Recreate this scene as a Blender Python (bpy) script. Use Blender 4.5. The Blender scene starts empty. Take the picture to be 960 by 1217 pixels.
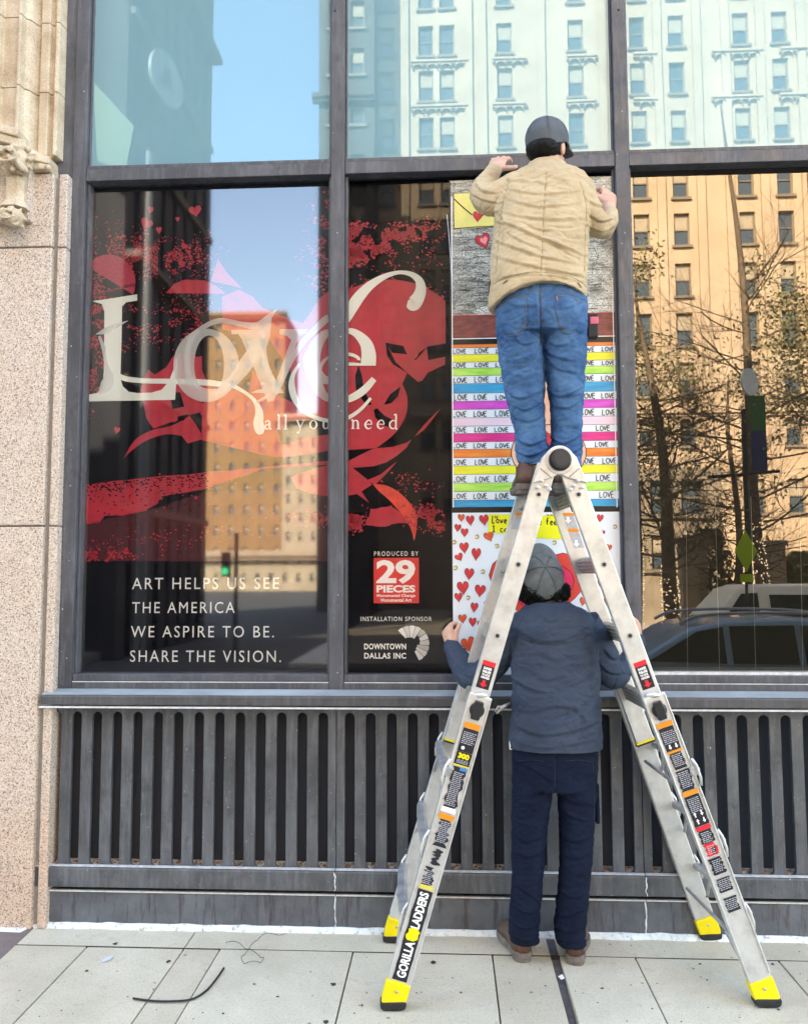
import bpy, bmesh, math, random
import numpy as np
from mathutils import Vector, Matrix, noise
random.seed(7)
S = bpy.context.scene
COL = S.collection
R_ = math.radians

# ------------------------------------------------------------------ camera
EYE = Vector((0.0, -3.875, 1.65)); FPX = 961.0
yaw, pitch, roll = R_(2.969), R_(4.4316), R_(-.189)
fw = Vector((-math.sin(yaw)*math.cos(pitch), math.cos(yaw)*math.cos(pitch), math.sin(pitch)))
rt0 = Vector((math.cos(yaw), math.sin(yaw), 0)); up0 = rt0.cross(fw)
rt = math.cos(roll)*rt0 + math.sin(roll)*up0
up = math.cos(roll)*up0 - math.sin(roll)*rt0
cam = bpy.data.objects.new('camera', bpy.data.cameras.new('camera'))
COL.objects.link(cam)
m = Matrix((rt, up, -fw)).transposed().to_4x4(); m.translation = EYE
cam.matrix_world = m
cam.data.sensor_fit = 'HORIZONTAL'; cam.data.sensor_width = 36; cam.data.lens = 36*FPX/960
cam.data.clip_start = .05; cam.data.clip_end = 3000
S.camera = cam

# ------------------------------------------------------------------ world, sun, exposure
SUN_EL, SUN_AZ = R_(38), R_(-28)      # azimuth measured from +y towards +x
w = bpy.data.worlds.new("World"); S.world = w; w.use_nodes = True
nt = w.node_tree; bg = nt.nodes['Background']
sky = nt.nodes.new('ShaderNodeTexSky'); sky.sky_type = 'NISHITA'; sky.sun_disc = False
sky.sun_elevation = SUN_EL; sky.sun_rotation = SUN_AZ
sky.air_density = 1.0; sky.dust_density = 1.2; sky.ozone_density = 1.0
nt.links.new(sky.outputs[0], bg.inputs[0]); bg.inputs[1].default_value = .15
sl = bpy.data.lights.new('sun', 'SUN'); sl.energy = 4.5; sl.angle = R_(.53); sl.color = (1, .93, .82)
sun = bpy.data.objects.new('sun', sl); COL.objects.link(sun)
sd = Vector((math.sin(SUN_AZ)*math.cos(SUN_EL), math.cos(SUN_AZ)*math.cos(SUN_EL), math.sin(SUN_EL)))
sun.rotation_euler = sd.to_track_quat('Z', 'Y').to_euler()
S.view_settings.view_transform = 'Standard'; S.view_settings.look = 'None'
S.view_settings.exposure = 3.47
S.view_settings.use_white_balance = True; S.view_settings.white_balance_temperature = 8300; S.view_settings.white_balance_tint = 8; S.view_settings.gamma = 1
S.cycles.max_bounces = 8; S.cycles.transparent_max_bounces = 16

# ------------------------------------------------------------------ geometry helpers
def ray(u, v): return fw*FPX + rt*(u-480) + up*(608.5-v)
def P(u, v, y=0.0):
    d = ray(u, v); return EYE + d*((y-EYE.y)/d.y)
def G(u, v, z=0.0):
    d = ray(u, v); return EYE + d*((z-EYE.z)/d.z)
def X(u, v=600, y=0.0): return P(u, v, y).x
def Z(v, u=480, y=0.0): return P(u, v, y).z
GL = .07                               # glass plane
def Q(u, v, D):                        # a place across the street whose mirror image stands in the glass
    p = P(u, v, D+2*GL); return Vector((p.x, -D, p.z))
WO = {}
def origin(p):
    return WO.get(p.name, Vector((0, 0, 0))) if p else Vector((0, 0, 0))
def tag(o, label=None, cat=None, group=None, kind=None):
    if label: o['label'] = label
    if cat: o['category'] = cat
    if group: o['group'] = group
    if kind: o['kind'] = kind
    return o
def thing(name, label, cat, loc=(0, 0, 0), group=None):
    o = bpy.data.objects.new(name, None); COL.objects.link(o); o.location = loc
    o.empty_display_size = .1
    WO[o.name] = Vector(loc); return tag(o, label, cat, group)
def link(name, me, parent=None, at=None):
    o = bpy.data.objects.new(name, me); COL.objects.link(o)
    if parent: o.parent = parent
    org = origin(parent)
    if at is not None: o.location = Vector(at)-org; WO[o.name] = Vector(at)
    else: WO[o.name] = org.copy()
    return o
class MB:
    def __init__(s): s.v = []; s.f = []
    def add(s, vs, fs):
        n = len(s.v); s.v += [tuple(a) for a in vs]; s.f += [tuple(i+n for i in f) for f in fs]; return s
    def box(s, x0, x1, y0, y1, z0, z1):
        vs = [(x, y, z) for z in (z0, z1) for y in (y0, y1) for x in (x0, x1)]
        return s.add(vs, [(0, 2, 3, 1), (4, 5, 7, 6), (0, 1, 5, 4), (2, 6, 7, 3), (0, 4, 6, 2), (1, 3, 7, 5)])
    def prism(s, pts, vec):            # polygon pts (3d) extruded by vec
        n = len(pts); vec = Vector(vec)
        vs = [Vector(p) for p in pts]+[Vector(p)+vec for p in pts]
        fs = [tuple(range(n)), tuple(reversed(range(n, 2*n)))]
        fs += [(i, i+n, (i+1) % n+n, (i+1) % n) for i in range(n)]
        return s.add(vs, fs)
    def poly(s, pts): return s.add(pts, [tuple(range(len(pts)))])
    def tube(s, pts, rad, n=8, cap=True):
        pts = [Vector(p) for p in pts]
        if not hasattr(rad, '__len__'): rad = [rad]*len(pts)
        rings = []; prev = None
        for i, p in enumerate(pts):
            t = (pts[min(i+1, len(pts)-1)]-pts[max(i-1, 0)]).normalized()
            if prev is None:
                a = Vector((0, 0, 1)) if abs(t.z) < .9 else Vector((1, 0, 0)); prev = t.cross(a).normalized()
            prev = (prev - t*prev.dot(t)).normalized(); b = t.cross(prev)
            rings.append([p+(prev*math.cos(k*2*math.pi/n)+b*math.sin(k*2*math.pi/n))*rad[i] for k in range(n)])
        vs = [q for r in rings for q in r]; fs = []
        for i in range(len(pts)-1):
            for k in range(n):
                fs.append((i*n+k, i*n+(k+1) % n, (i+1)*n+(k+1) % n, (i+1)*n+k))
        if cap: fs += [tuple(reversed(range(n))), tuple(range((len(pts)-1)*n, len(pts)*n))]
        return s.add(vs, fs)
    def loft(s, rings, cap=True):
        n = len(rings[0]); vs = [q for r in rings for q in r]; fs = []
        for i in range(len(rings)-1):
            for k in range(n): fs.append((i*n+k, i*n+(k+1) % n, (i+1)*n+(k+1) % n, (i+1)*n+k))
        if cap: fs += [tuple(reversed(range(n))), tuple(range((len(rings)-1)*n, len(rings)*n))]
        return s.add(vs, fs)
    def ball(s, c, r, rot=None, nu=12, nv=8):
        c = Vector(c); r = Vector(r) if hasattr(r, '__len__') else Vector((r, r, r)); vs = []
        for j in range(1, nv):
            th = math.pi*j/nv
            for i in range(nu):
                ph = 2*math.pi*i/nu
                p = Vector((math.sin(th)*math.cos(ph)*r.x, math.sin(th)*math.sin(ph)*r.y, math.cos(th)*r.z))
                vs.append(c+(rot @ p if rot else p))
        tp = Vector((0, 0, r.z)); vs += [c+(rot @ tp if rot else tp), c-(rot @ tp if rot else tp)]
        a, b = len(vs)-2, len(vs)-1; fs = []
        for j in range(nv-2):
            for i in range(nu): fs.append((j*nu+i, (j+1)*nu+i, (j+1)*nu+(i+1) % nu, j*nu+(i+1) % nu))
        for i in range(nu):
            fs.append((a, i, (i+1) % nu)); fs.append((b, (nv-2)*nu+(i+1) % nu, (nv-2)*nu+i))
        return s.add(vs, fs)
    def mesh(s, name, mat=None, org=Vector((0, 0, 0)), smooth=False, bevel=0, recalc=True):
        me = bpy.data.meshes.new(name)
        me.from_pydata([(a[0]-org[0], a[1]-org[1], a[2]-org[2]) for a in s.v], [], s.f)
        if bevel or recalc:
            bm = bmesh.new(); bm.from_mesh(me)
            if recalc: bmesh.ops.recalc_face_normals(bm, faces=bm.faces)
            if bevel:
                eds = [e for e in bm.edges if len(e.link_faces) == 2 and e.calc_face_angle(0) > .5]
                bmesh.ops.bevel(bm, geom=eds, offset=bevel, segments=2, affect='EDGES', profile=.5, clamp_overlap=True)
            bm.to_mesh(me); bm.free()
        if smooth: me.polygons.foreach_set('use_smooth', [True]*len(me.polygons))
        if mat: me.materials.append(mat)
        me.update(); return me
    def build(s, name, mat, parent=None, smooth=False, bevel=0, recalc=True):
        return link(name, s.mesh(name, mat, origin(parent), smooth, bevel, recalc), parent)
def cr(pts, n=8):                      # catmull-rom through tuples of any length
    out = []; k = len(pts)
    for i in range(k-1):
        p0, p1, p2, p3 = pts[max(i-1, 0)], pts[i], pts[i+1], pts[min(i+2, k-1)]
        for j in range(n):
            t = j/n
            out.append(tuple(.5*((2*b)+(-a+c)*t+(2*a-5*b+4*c-d)*t*t+(-a+3*b-3*c+d)*t**3) for a, b, c, d in zip(p0, p1, p2, p3)))
    out.append(tuple(pts[-1])); return out

# ------------------------------------------------------------------ material helpers
def mat(name, col, rough=.6, metal=0, spec=.5):
    m = bpy.data.materials.new(name); m.use_nodes = True
    b = m.node_tree.nodes['Principled BSDF']
    b.inputs['Base Color'].default_value = (*col, 1); b.inputs['Roughness'].default_value = rough
    b.inputs['Metallic'].default_value = metal; b.inputs['Specular IOR Level'].default_value = spec
    return m
def N(m, t, **kw):
    n = m.node_tree.nodes.new(t)
    for k, v in kw.items():
        if k in n.inputs: n.inputs[k].default_value = v
        else: setattr(n, k, v)
    return n
def L(m, a, b): m.node_tree.links.new(a, b)
def coords(m, scale=(1, 1, 1), kind='Object'):
    tc = N(m, 'ShaderNodeTexCoord'); mp = N(m, 'ShaderNodeMapping'); mp.inputs['Scale'].default_value = scale
    L(m, tc.outputs[kind], mp.inputs[0]); return mp.outputs[0]
def ramp(m, fac, stops):
    r = N(m, 'ShaderNodeValToRGB'); e = r.color_ramp.elements
    while len(e) < len(stops): e.new(.5)
    for el, (p, c) in zip(e, stops):
        el.position = p; el.color = (*c, 1) if len(c) == 3 else c
    L(m, fac, r.inputs[0]); return r.outputs[0]
def nz(m, vec, scale, detail=6, rough=.55, dist=0):
    n = N(m, 'ShaderNodeTexNoise'); n.inputs['Scale'].default_value = scale; n.inputs['Detail'].default_value = detail
    n.inputs['Roughness'].default_value = rough; n.inputs['Distortion'].default_value = dist
    L(m, vec, n.inputs['Vector']); return n.outputs[0]
def mix(m, fac, a, b, mode='MIX'):
    n = N(m, 'ShaderNodeMix', data_type='RGBA', blend_type=mode)
    for val, s_ in ((fac, 0), (a, 6), (b, 7)):
        if hasattr(val, 'is_linked') or hasattr(val, 'links'): L(m, val, n.inputs[s_])
        elif hasattr(val, '__len__'): n.inputs[s_].default_value = (*val[:3], 1)
        else: n.inputs[s_].default_value = val
    return n.outputs[2]
def setc(m, out, inp='Base Color'): L(m, out, m.node_tree.nodes['Principled BSDF'].inputs[inp])
def bump(m, h, strength=.3, dist=.01):
    b = N(m, 'ShaderNodeBump'); b.inputs['Strength'].default_value = strength; b.inputs['Distance'].default_value = dist
    L(m, h, b.inputs['Height']); setc(m, b.outputs[0], 'Normal')
def mottled(name, c0, c1, scale=8, rough=.7, bs=.2, bd=.004, metal=0, detail=8, stretch=(1, 1, 1), spec=.5):
    m = mat(name, c0, rough, metal, spec); co = coords(m, stretch)
    n1 = nz(m, co, scale, detail, .6); setc(m, ramp(m, n1, [(.32, c0), (.68, c1)]))
    n2 = nz(m, co, scale*7, 4); bump(m, n2, bs, bd); return m

# granite
M_gran = mat('granite', (.5, .4, .34), .55)
co = coords(M_gran)
v1 = N(M_gran, 'ShaderNodeTexVoronoi'); v1.inputs['Scale'].default_value = 190; L(M_gran, co, v1.inputs['Vector'])
sp = ramp(M_gran, v1.outputs['Color'], [(.14, (.20, .165, .15)), (.26, (.46, .38, .335)), (.55, (.58, .50, .45)), (.85, (.70, .64, .59))])
big = ramp(M_gran, nz(M_gran, co, 2.2, 5), [(.35, (1, .98, .97)), (.62, (.98, .90, .83)), (.8, (.88, .70, .58))])
sep = N(M_gran, 'ShaderNodeSeparateXYZ'); L(M_gran, co, sep.inputs[0])
zr = ramp(M_gran, sep.outputs[2], [(.0, (.97, .86, .78)), (.7, (1, .95, .91)), (1, (1, 1, 1))])
setc(M_gran, mix(M_gran, 1.0, mix(M_gran, 1.0, sp, big, 'MULTIPLY'), zr, 'MULTIPLY'))
bump(M_gran, v1.outputs['Distance'], .25, .002)
M_joint = mottled('mortar', (.22, .2, .19), (.32, .29, .27), 30)
# terracotta / limestone
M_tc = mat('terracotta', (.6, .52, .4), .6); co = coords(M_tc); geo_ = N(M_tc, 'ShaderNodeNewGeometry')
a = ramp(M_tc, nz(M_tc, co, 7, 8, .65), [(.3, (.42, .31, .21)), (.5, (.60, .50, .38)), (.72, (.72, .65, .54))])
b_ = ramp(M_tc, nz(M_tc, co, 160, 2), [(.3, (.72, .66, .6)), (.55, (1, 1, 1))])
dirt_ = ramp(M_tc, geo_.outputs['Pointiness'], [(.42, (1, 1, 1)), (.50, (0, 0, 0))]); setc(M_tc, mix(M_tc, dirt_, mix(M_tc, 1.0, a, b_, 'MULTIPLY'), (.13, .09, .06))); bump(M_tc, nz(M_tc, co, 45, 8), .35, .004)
# painted dark metal
def metalpaint(name, c, wear=.5, lo=.9):
    m = mat(name, c, .45, 0, .5); co0 = coords(m)
    oi = N(m, 'ShaderNodeObjectInfo'); ad = N(m, 'ShaderNodeVectorMath', operation='MULTIPLY_ADD')        # every bar gets wear of its own
    cb = N(m, 'ShaderNodeCombineXYZ'); [L(m, oi.outputs['Random'], cb.inputs[i]) for i in range(3)]
    L(m, cb.outputs[0], ad.inputs[0]); ad.inputs[1].default_value = (37, 11, 23); L(m, co0, ad.inputs[2]); co = ad.outputs[0]
    a = ramp(m, nz(m, co, 3.5, 9, .65), [(.3, tuple(x*lo*.72 for x in c)), (.55, c), (.8, tuple(x*1.45 for x in c))])
    mp = N(m, 'ShaderNodeMapping'); mp.inputs['Scale'].default_value = (16, 16, 2.2); L(m, co, mp.inputs[0])
    stk = ramp(m, nz(m, mp.outputs[0], 2.2, 6, .7), [(.48, (0, 0, 0)), (.70, (.5, .5, .5))]); a = mix(m, stk, a, tuple(min(1, x*1.9+.02) for x in c))
    grm = ramp(m, nz(m, co, 9, 8, .75), [(.56, (0, 0, 0)), (.68, (.6, .6, .6))]); a = mix(m, grm, a, tuple(x*.35 for x in c))
    chips = ramp(m, nz(m, co, 60, 3, .7), [(.70+.1*(1-wear), (0, 0, 0)), (.76+.1*(1-wear), (1, 1, 1))])
    setc(m, mix(m, chips, a, (.34, .35, .36)))
    setc(m, ramp(m, nz(m, co, 12, 6), [(.3, (.30,)*3), (.7, (.62,)*3)]), 'Roughness')
    bump(m, nz(m, co, 60, 6), .25, .003); return m
M_frame = metalpaint('frame_paint', (.078, .082, .100))
M_sill = metalpaint('sill_paint', (.070, .070, .076))
M_grille = metalpaint('grille_paint', (.088, .093, .106), 1.3, .75)
M_plinth = mat('plinth_paint', (.09, .1, .12), .5); co = coords(M_plinth)
a = ramp(M_plinth, nz(M_plinth, co, 4, 10, .7), [(.28, (.055, .055, .07)), (.5, (.10, .11, .13)), (.75, (.15, .165, .19))])
co2 = coords(M_plinth, (14, 1, 1.5)); st = ramp(M_plinth, nz(M_plinth, co2, 2.2, 6, .7), [(.52, (0, 0, 0)), (.62, (.8, .8, .8))])
setc(M_plinth, mix(M_plinth, st, a, (.05, .04, .045))); bump(M_plinth, nz(M_plinth, co, 40, 8), .3, .004)
M_white_line = mottled('chip_and_highlight', (.45, .46, .48), (.7, .7, .72), 40)  # shared by paint chips, pale edge lines and the painted ledge highlight
M_black = mat('void', (.030, .034, .048), .9)
M_caulk = mat('caulk', (.7, .76, .78), .7); co = coords(M_caulk)
setc(M_caulk, ramp(M_caulk, nz(M_caulk, co, 35, 6, .7), [(.33, (.25, .25, .24)), (.45, (.66, .70, .71)), (.7, (.78, .84, .87))])); bump(M_caulk, nz(M_caulk, co, 60, 5), .5, .005)
# pavement
def concrete(name, c0, c1, speck=True):
    m = mat(name, c0, .85); co = coords(m, (1, 1, 1))
    a = ramp(m, nz(m, co, 1.7, 9, .62), [(.3, c0), (.52, tuple((x+y)/2 for x, y in zip(c0, c1))), (.72, c1)])
    f = ramp(m, nz(m, co, 110, 3, .7), [(.3, (.74, .71, .66)), (.5, (1, 1, 1)), (.72, (1.0, 1.0, .98))])
    o = mix(m, 1.0, a, f, 'MULTIPLY')
    v = N(m, 'ShaderNodeTexVoronoi'); v.inputs['Scale'].default_value = 9; L(m, co, v.inputs['Vector'])
    d = ramp(m, v.outputs['Distance'], [(.05, (.7, .7, .7)), (.085, (0, 0, 0))])
    gate = ramp(m, nz(m, co, 4.3, 2), [(.5, (0, 0, 0)), (.56, (1, 1, 1))])
    dd = mix(m, 1.0, d, gate, 'MULTIPLY'); o = mix(m, dd, o, (.10, .085, .08))
    st = ramp(m, nz(m, co, .9, 4), [(.5, (0, 0, 0)), (.75, (.30, .30, .30))]); o = mix(m, st, o, (.30, .22, .16))
    st = ramp(m, nz(m, co, 14, 8, .75), [(.56, (0, 0, 0)), (.72, (.45, .45, .45))]); o = mix(m, st, o, (.26, .23, .19))
    oi = N(m, 'ShaderNodeObjectInfo'); o = mix(m, 1.0, o, ramp(m, oi.outputs['Random'], [(0, (.90, .88, .86)), (.5, (1, .99, .97)), (1, (1.0, 1.0, 1.0))]), 'MULTIPLY')
    setc(m, o); bump(m, nz(m, co, 150, 6, .7), .35, .003); return m
M_slab = concrete('pavement', (.50, .455, .36), (.74, .685, .57))
M_slab2 = concrete('pavement_red', (.15, .12, .12), (.22, .18, .17))
M_asph = mottled('asphalt', (.02, .021, .025), (.038, .038, .042), 12, .85, .6, .006)
M_patch = mottled('joint_filler', (.10, .09, .10), (.17, .155, .165), 40, .8, .5, .004)
M_dirt = mottled('joint_dirt', (.025, .022, .02), (.06, .05, .04), 60, .95)
def simple(name, c, rough=.6, var=.15, scale=20, metal=0, bs=.1):
    return mottled(name, tuple(x*(1-var) for x in c), tuple(min(1, x*(1+var)) for x in c), scale, rough, bs, .002, metal)
M_white = simple('white_print', (.92, .92, .92), .5, .02)
M_red = mottled('red_print', (.40, .009, .030), (.56, .014, .044), 12, .45, .1, .002)
M_redbright = simple('bright_red_print', (.75, .03, .03), .45, .05)
M_vinyl = mat('black_vinyl', (.006, .006, .012), .5, 0, .08)
co = coords(M_vinyl); setc(M_vinyl, ramp(M_vinyl, nz(M_vinyl, co, 2.5, 6), [(.4, (.001, .001, .003)), (.75, (.005, .004, .007))]))
M_ink = mat('black_ink', (.012, .012, .014), .5)
def film(name, c, a, rough=.5):
    m = mat(name, c, rough); m.node_tree.nodes['Principled BSDF'].inputs['Alpha'].default_value = a; return m
M_letter = film('white_film', (.84, .88, .84), .90)
M_letter2 = film('white_film_thin', (.84, .87, .88), .50)
M_maroon = film('maroon_smear', (.12, .01, .02), .6)
# glass; only the outer coated face mirrors the street
GLY_ = .07
def glass(name, refl, tint, gcol, wav=0, wscale=1.2, body=None, bodyfac=0, face_y=GLY_, rgh=.012):
    m = bpy.data.materials.new(name); m.use_nodes = True; t = m.node_tree; t.nodes.clear()
    out = N(m, 'ShaderNodeOutputMaterial'); tr = N(m, 'ShaderNodeBsdfTransparent'); tr.inputs[0].default_value = (*tint, 1)
    g = N(m, 'ShaderNodeBsdfGlossy'); g.inputs['Color'].default_value = (*gcol, 1); g.inputs['Roughness'].default_value = rgh
    base = tr.outputs[0]
    if body:
        df = N(m, 'ShaderNodeBsdfDiffuse'); df.inputs[0].default_value = (*body, 1)
        mx0 = N(m, 'ShaderNodeMixShader'); mx0.inputs[0].default_value = bodyfac
        L(m, base, mx0.inputs[1]); L(m, df.outputs[0], mx0.inputs[2]); base = mx0.outputs[0]
    co = coords(m)
    if wav:
        bp = N(m, 'ShaderNodeBump'); bp.inputs['Strength'].default_value = 1; bp.inputs['Distance'].default_value = wav
        L(m, nz(m, co, wscale, 2, .4), bp.inputs['Height']); L(m, bp.outputs[0], g.inputs['Normal'])
    lw = N(m, 'ShaderNodeFresnel'); lw.inputs[0].default_value = 1.25
    mm = N(m, 'ShaderNodeMath', operation='MAXIMUM'); L(m, lw.outputs[0], mm.inputs[0]); mm.inputs[1].default_value = refl
    ge = N(m, 'ShaderNodeNewGeometry'); sn = N(m, 'ShaderNodeSeparateXYZ'); L(m, ge.outputs['True Normal'], sn.inputs[0])
    ab = N(m, 'ShaderNodeMath', operation='ABSOLUTE'); L(m, sn.outputs[1], ab.inputs[0])
    oc = N(m, 'ShaderNodeTexCoord'); so_ = N(m, 'ShaderNodeSeparateXYZ'); L(m, oc.outputs['Object'], so_.inputs[0])
    lt = N(m, 'ShaderNodeMath', operation='LESS_THAN'); L(m, so_.outputs[1], lt.inputs[0]); lt.inputs[1].default_value = face_y+.003
    m2 = N(m, 'ShaderNodeMath', operation='MULTIPLY'); L(m, mm.outputs[0], m2.inputs[0]); L(m, lt.outputs[0], m2.inputs[1]); mm = m2
    mx = N(m, 'ShaderNodeMixShader'); L(m, mm.outputs[0], mx.inputs[0]); L(m, base, mx.inputs[1]); L(m, g.outputs[0], mx.inputs[2])
    L(m, mx.outputs[0], out.inputs[0]); return m
M_gl_top = glass('pale_coated_glass', .115, (.3, .36, .38), (.74, .95, 1.15), .0007, .8, (.21, .40, .48), .78, face_y=GLY_-.03)
M_gl_left = glass('shop_glass', .15, (.98, .99, 1), (.97, 1, 1.06), 0, 1.6, rgh=.03)
M_gl_mid = glass('shop_glass_filmed', .03, (.98, .99, 1), (1, 1, 1), 0, 1.6, rgh=.02)
M_gl_right = glass('shop_glass_clear', .16, (.7, .72, .7), (1, .94, .88), .0002, 1.1, (.30, .26, .20), .02, rgh=.009)

# flat print helpers working on a vertical plane at depth y
def sheet(u0, u1, v0, v1, y):          # a rectangle given by its photo corners, squared up on the wall
    um, vm = (u0+u1)/2, (v0+v1)/2
    return X(u0, vm, y), X(u1, vm, y), Z(v1, um, y), Z(v0, um, y)
def flat(mb, pts, y): mb.poly([P(u, v, y) for u, v in pts]); return mb
def stroke(mb, pts, y, n=8, closed=False):
    c = cr(pts, n); k = len(c); Lr, Rr = [], []
    for i in range(k):
        a, b = c[max(i-1, 0)], c[min(i+1, k-1)]
        dx, dy = b[0]-a[0], b[1]-a[1]; l = math.hypot(dx, dy) or 1
        h = max(c[i][2], .3)/2; nx, ny = -dy/l*h, dx/l*h
        Lr.append(P(c[i][0]+nx, c[i][1]+ny, y)); Rr.append(P(c[i][0]-nx, c[i][1]-ny, y))
    n0 = len(mb.v)
    mb.add(Lr+Rr, [(i, i+1, k+i+1, k+i) for i in range(k-1)])
    return mb
def ell(cx, cy, rx, ry, n=48, a0=0, a1=360):
    return [(cx+rx*math.cos(R_(a0+(a1-a0)*i/n)), cy-ry*math.sin(R_(a0+(a1-a0)*i/n))) for i in range(n+1)]
def ring2(mb, o, i_, y):
    n = len(o); mb.add([P(u, v, y) for u, v in o]+[P(u, v, y) for u, v in i_], [(k, k+1, n+k+1, n+k) for k in range(n-1)])
def heart(cx, cy, w_, h_, rot=0):
    out = []
    for i in range(28):
        t = 2*math.pi*i/28
        x = 16*math.sin(t)**3/32; y = -(13*math.cos(t)-5*math.cos(2*t)-2*math.cos(3*t)-math.cos(4*t))/29
        x *= w_; y *= h_; c, s_ = math.cos(rot), math.sin(rot)
        out.append((cx+x*c-y*s_, cy+x*s_+y*c))
    return out
def text_mesh(s, bold=0, spacing=1.0):
    cu = bpy.data.curves.new('t', 'FONT'); cu.body = s; cu.resolution_u = 3; cu.offset = bold; cu.space_character = spacing
    o = bpy.data.objects.new('t', cu); COL.objects.link(o)
    dg = bpy.context.evaluated_depsgraph_get(); me = bpy.data.meshes.new_from_object(o.evaluated_get(dg))
    vs = [tuple(v.co) for v in me.vertices]; fs = [tuple(p.vertices) for p in me.polygons]
    bpy.data.objects.remove(o); bpy.data.meshes.remove(me); return vs, fs
def text_on(name, s, O, ax, ay, w_, h_, mt, parent, bold=0, spacing=1.0):
    """lettering whose box starts at O and spans w_ along ax, h_ along ay"""
    vs, fs = text_mesh(s, bold, spacing); xs = [v[0] for v in vs]; ys = [v[1] for v in vs]
    x0, x1, y0, y1 = min(xs), max(xs), min(ys), max(ys)
    W = [Vector(O)+Vector(ax)*((v[0]-x0)/(x1-x0)*w_)+Vector(ay)*((v[1]-y0)/(y1-y0)*h_) for v in vs]
    iv = sorted((min(vs[i][0] for i in f), max(vs[i][0] for i in f)) for f in fs); cuts = []; e = iv[0][1]
    for a, b in iv:
        if a-e > (.24+.22*(spacing-1))*(y1-y0): cuts.append((a+e)/2)
        e = max(e, b)
    cuts = cuts if ' ' in s else []
    for k in range(len(cuts)+1):
        lo = cuts[k-1] if k else -1e9; hi = cuts[k] if k < len(cuts) else 1e9
        ff = [f for f in fs if lo <= vs[f[0]][0] < hi]; us = sorted({i for f in ff for i in f}); ix = {i: n for n, i in enumerate(us)}
        mb = MB(); mb.add([W[i] for i in us], [tuple(ix[i] for i in f) for f in ff]); o = mb.build(name, mt, parent, recalc=False)
    return o
def text_px(s, u0, u1, v0, v1, y, mt, parent, bold=0, spacing=1.0, name='lettering'):
    x0, x1, z0, z1 = sheet(u0, u1, v0, v1, y)
    return text_on(name, s, (x0, y, z0), (1, 0, 0), (0, 0, 1), x1-x0, z1-z0, mt, parent, bold, spacing)

# =================================================================== THE GROUND
g = MB(); g.box(-400, 400, -600, 400, -1.4, -.80); tag(g.build('ground', M_asph), kind='structure')
sw = tag(MB().box(-30, 30, -5.3, .35, -.3, -.022).build('sidewalk', M_dirt), kind='structure')
jx = [-2.29, -1.62, -1.175, -1.01, -.416, .178, .452, .80, 1.404, 2.0, 2.6]
jx = [G(17, 1215).x-.70, G(100, 1129).x, G(230, 1111).x, G(260, 1131).x, G(419, 1133).x, G(588, 1160).x, G(666, 1160).x, G(770, 1170).x, G(940, 1160).x]
jx = [jx[0]-1.3]+jx+[jx[-1]+.62, jx[-1]+1.24]
yj = G(420, 1131.5).y; strip = 7          # index in jx of the filled joint
ys = [-.012, yj, yj-.66, yj-1.9, yj-3.1, yj-4.3]
random.seed(3)
for r in range(5):
    row = jx if r else [jx[0], jx[1], jx[3], jx[7], jx[10], jx[12-1]]
    if r == 0: row = [jx[0], jx[3], jx[7], jx[11]]
    if r > 1: row = [jx[0], jx[2], jx[5], jx[7], jx[9], jx[11]]
    for i in range(len(row)-1):
        x0, x1 = row[i], row[i+1]
        g0 = .003 if x0 != jx[strip] else .019; g1 = .003 if x1 != jx[strip] else .019
        mb = MB().box(x0+g0, x1-g1, ys[r+1]+.0042, ys[r]-.0042, -.06, 0)
        o = mb.build('paving_slab', M_slab, sw, bevel=.003)
        o.location.z += random.uniform(-.0015, .0015)
MB().box(-3, 3.2, yj-.0045, yj+.0045, -.03, -.0006).build('joint_grit', M_dirt, sw)
# strip of dark filler between two slabs
MB().box(jx[strip]-.017, jx[strip]+.017, -4, -.02, -.03, -.004).build('filled_joint', M_patch, sw)
# older reddish pavement at the pier
p0, p1 = G(33, 1107), G(0, 1141)
mb = MB(); mb.prism([(p0.x+.01, -.012, -.03), (-3.3, -.012, -.03), (-3.3, -4.5, -.03), (p1.x-1.35, -2.0, -.03), (p1.x, p1.y, -.03)], (0, 0, .034))
mb.build('side_pavement', M_slab2, sw, bevel=.002)
# kerb, road and the far pavement
MB().box(-60, 60, -5.45, -5.3, -.9, 0).build('kerb', mottled('kerb_stone', (.25, .24, .22), (.4, .38, .35), 10))
tag(bpy.data.objects['kerb'], kind='structure')
# the pavement falls gently towards the kerb behind the photographer
for o in [sw, bpy.data.objects['kerb']]+list(sw.children):
    org = origin(o)
    if o.data.vertices and not o.data.get('sloped'):
        o.data['sloped'] = 1
        for v_ in o.data.vertices: v_.co.z -= .10*max(0, -(v_.co.y+o.location.y)-2.0)
tag(MB().prism([(-60, -5.45, -.46), (-60, -16.5, -.70), (-60, -16.5, -.95), (-60, -5.45, -.95)], (120, 0, 0)).build('road', mottled('road_asphalt', (.020, .021, .026), (.038, .038, .040), 6, .8, .5, .006)), kind='structure')
tag(MB().box(-9, -4, -300, -16.5, -.9, -.696).build('cross_street', M_asph), kind='structure')
tag(MB().box(-4, 60, -22.5, -16.5, -.9, -.58).build('far_sidewalk', mottled('far_concrete', (.3, .28, .25), (.45, .42, .37), 3)), kind='structure')
tag(MB().box(-60, -10, -22.5, -16.5, -.9, -.579).build('corner_sidewalk', mottled('corner_concrete', (.08, .08, .08), (.13, .12, .12), 3)), kind='structure')
tag(MB().box(-4, 60, -49, -22.5, -.9, -.59).build('plaza', mottled('plaza_stone', (.28, .25, .2), (.4, .36, .3), 3)), kind='structure')

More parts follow.
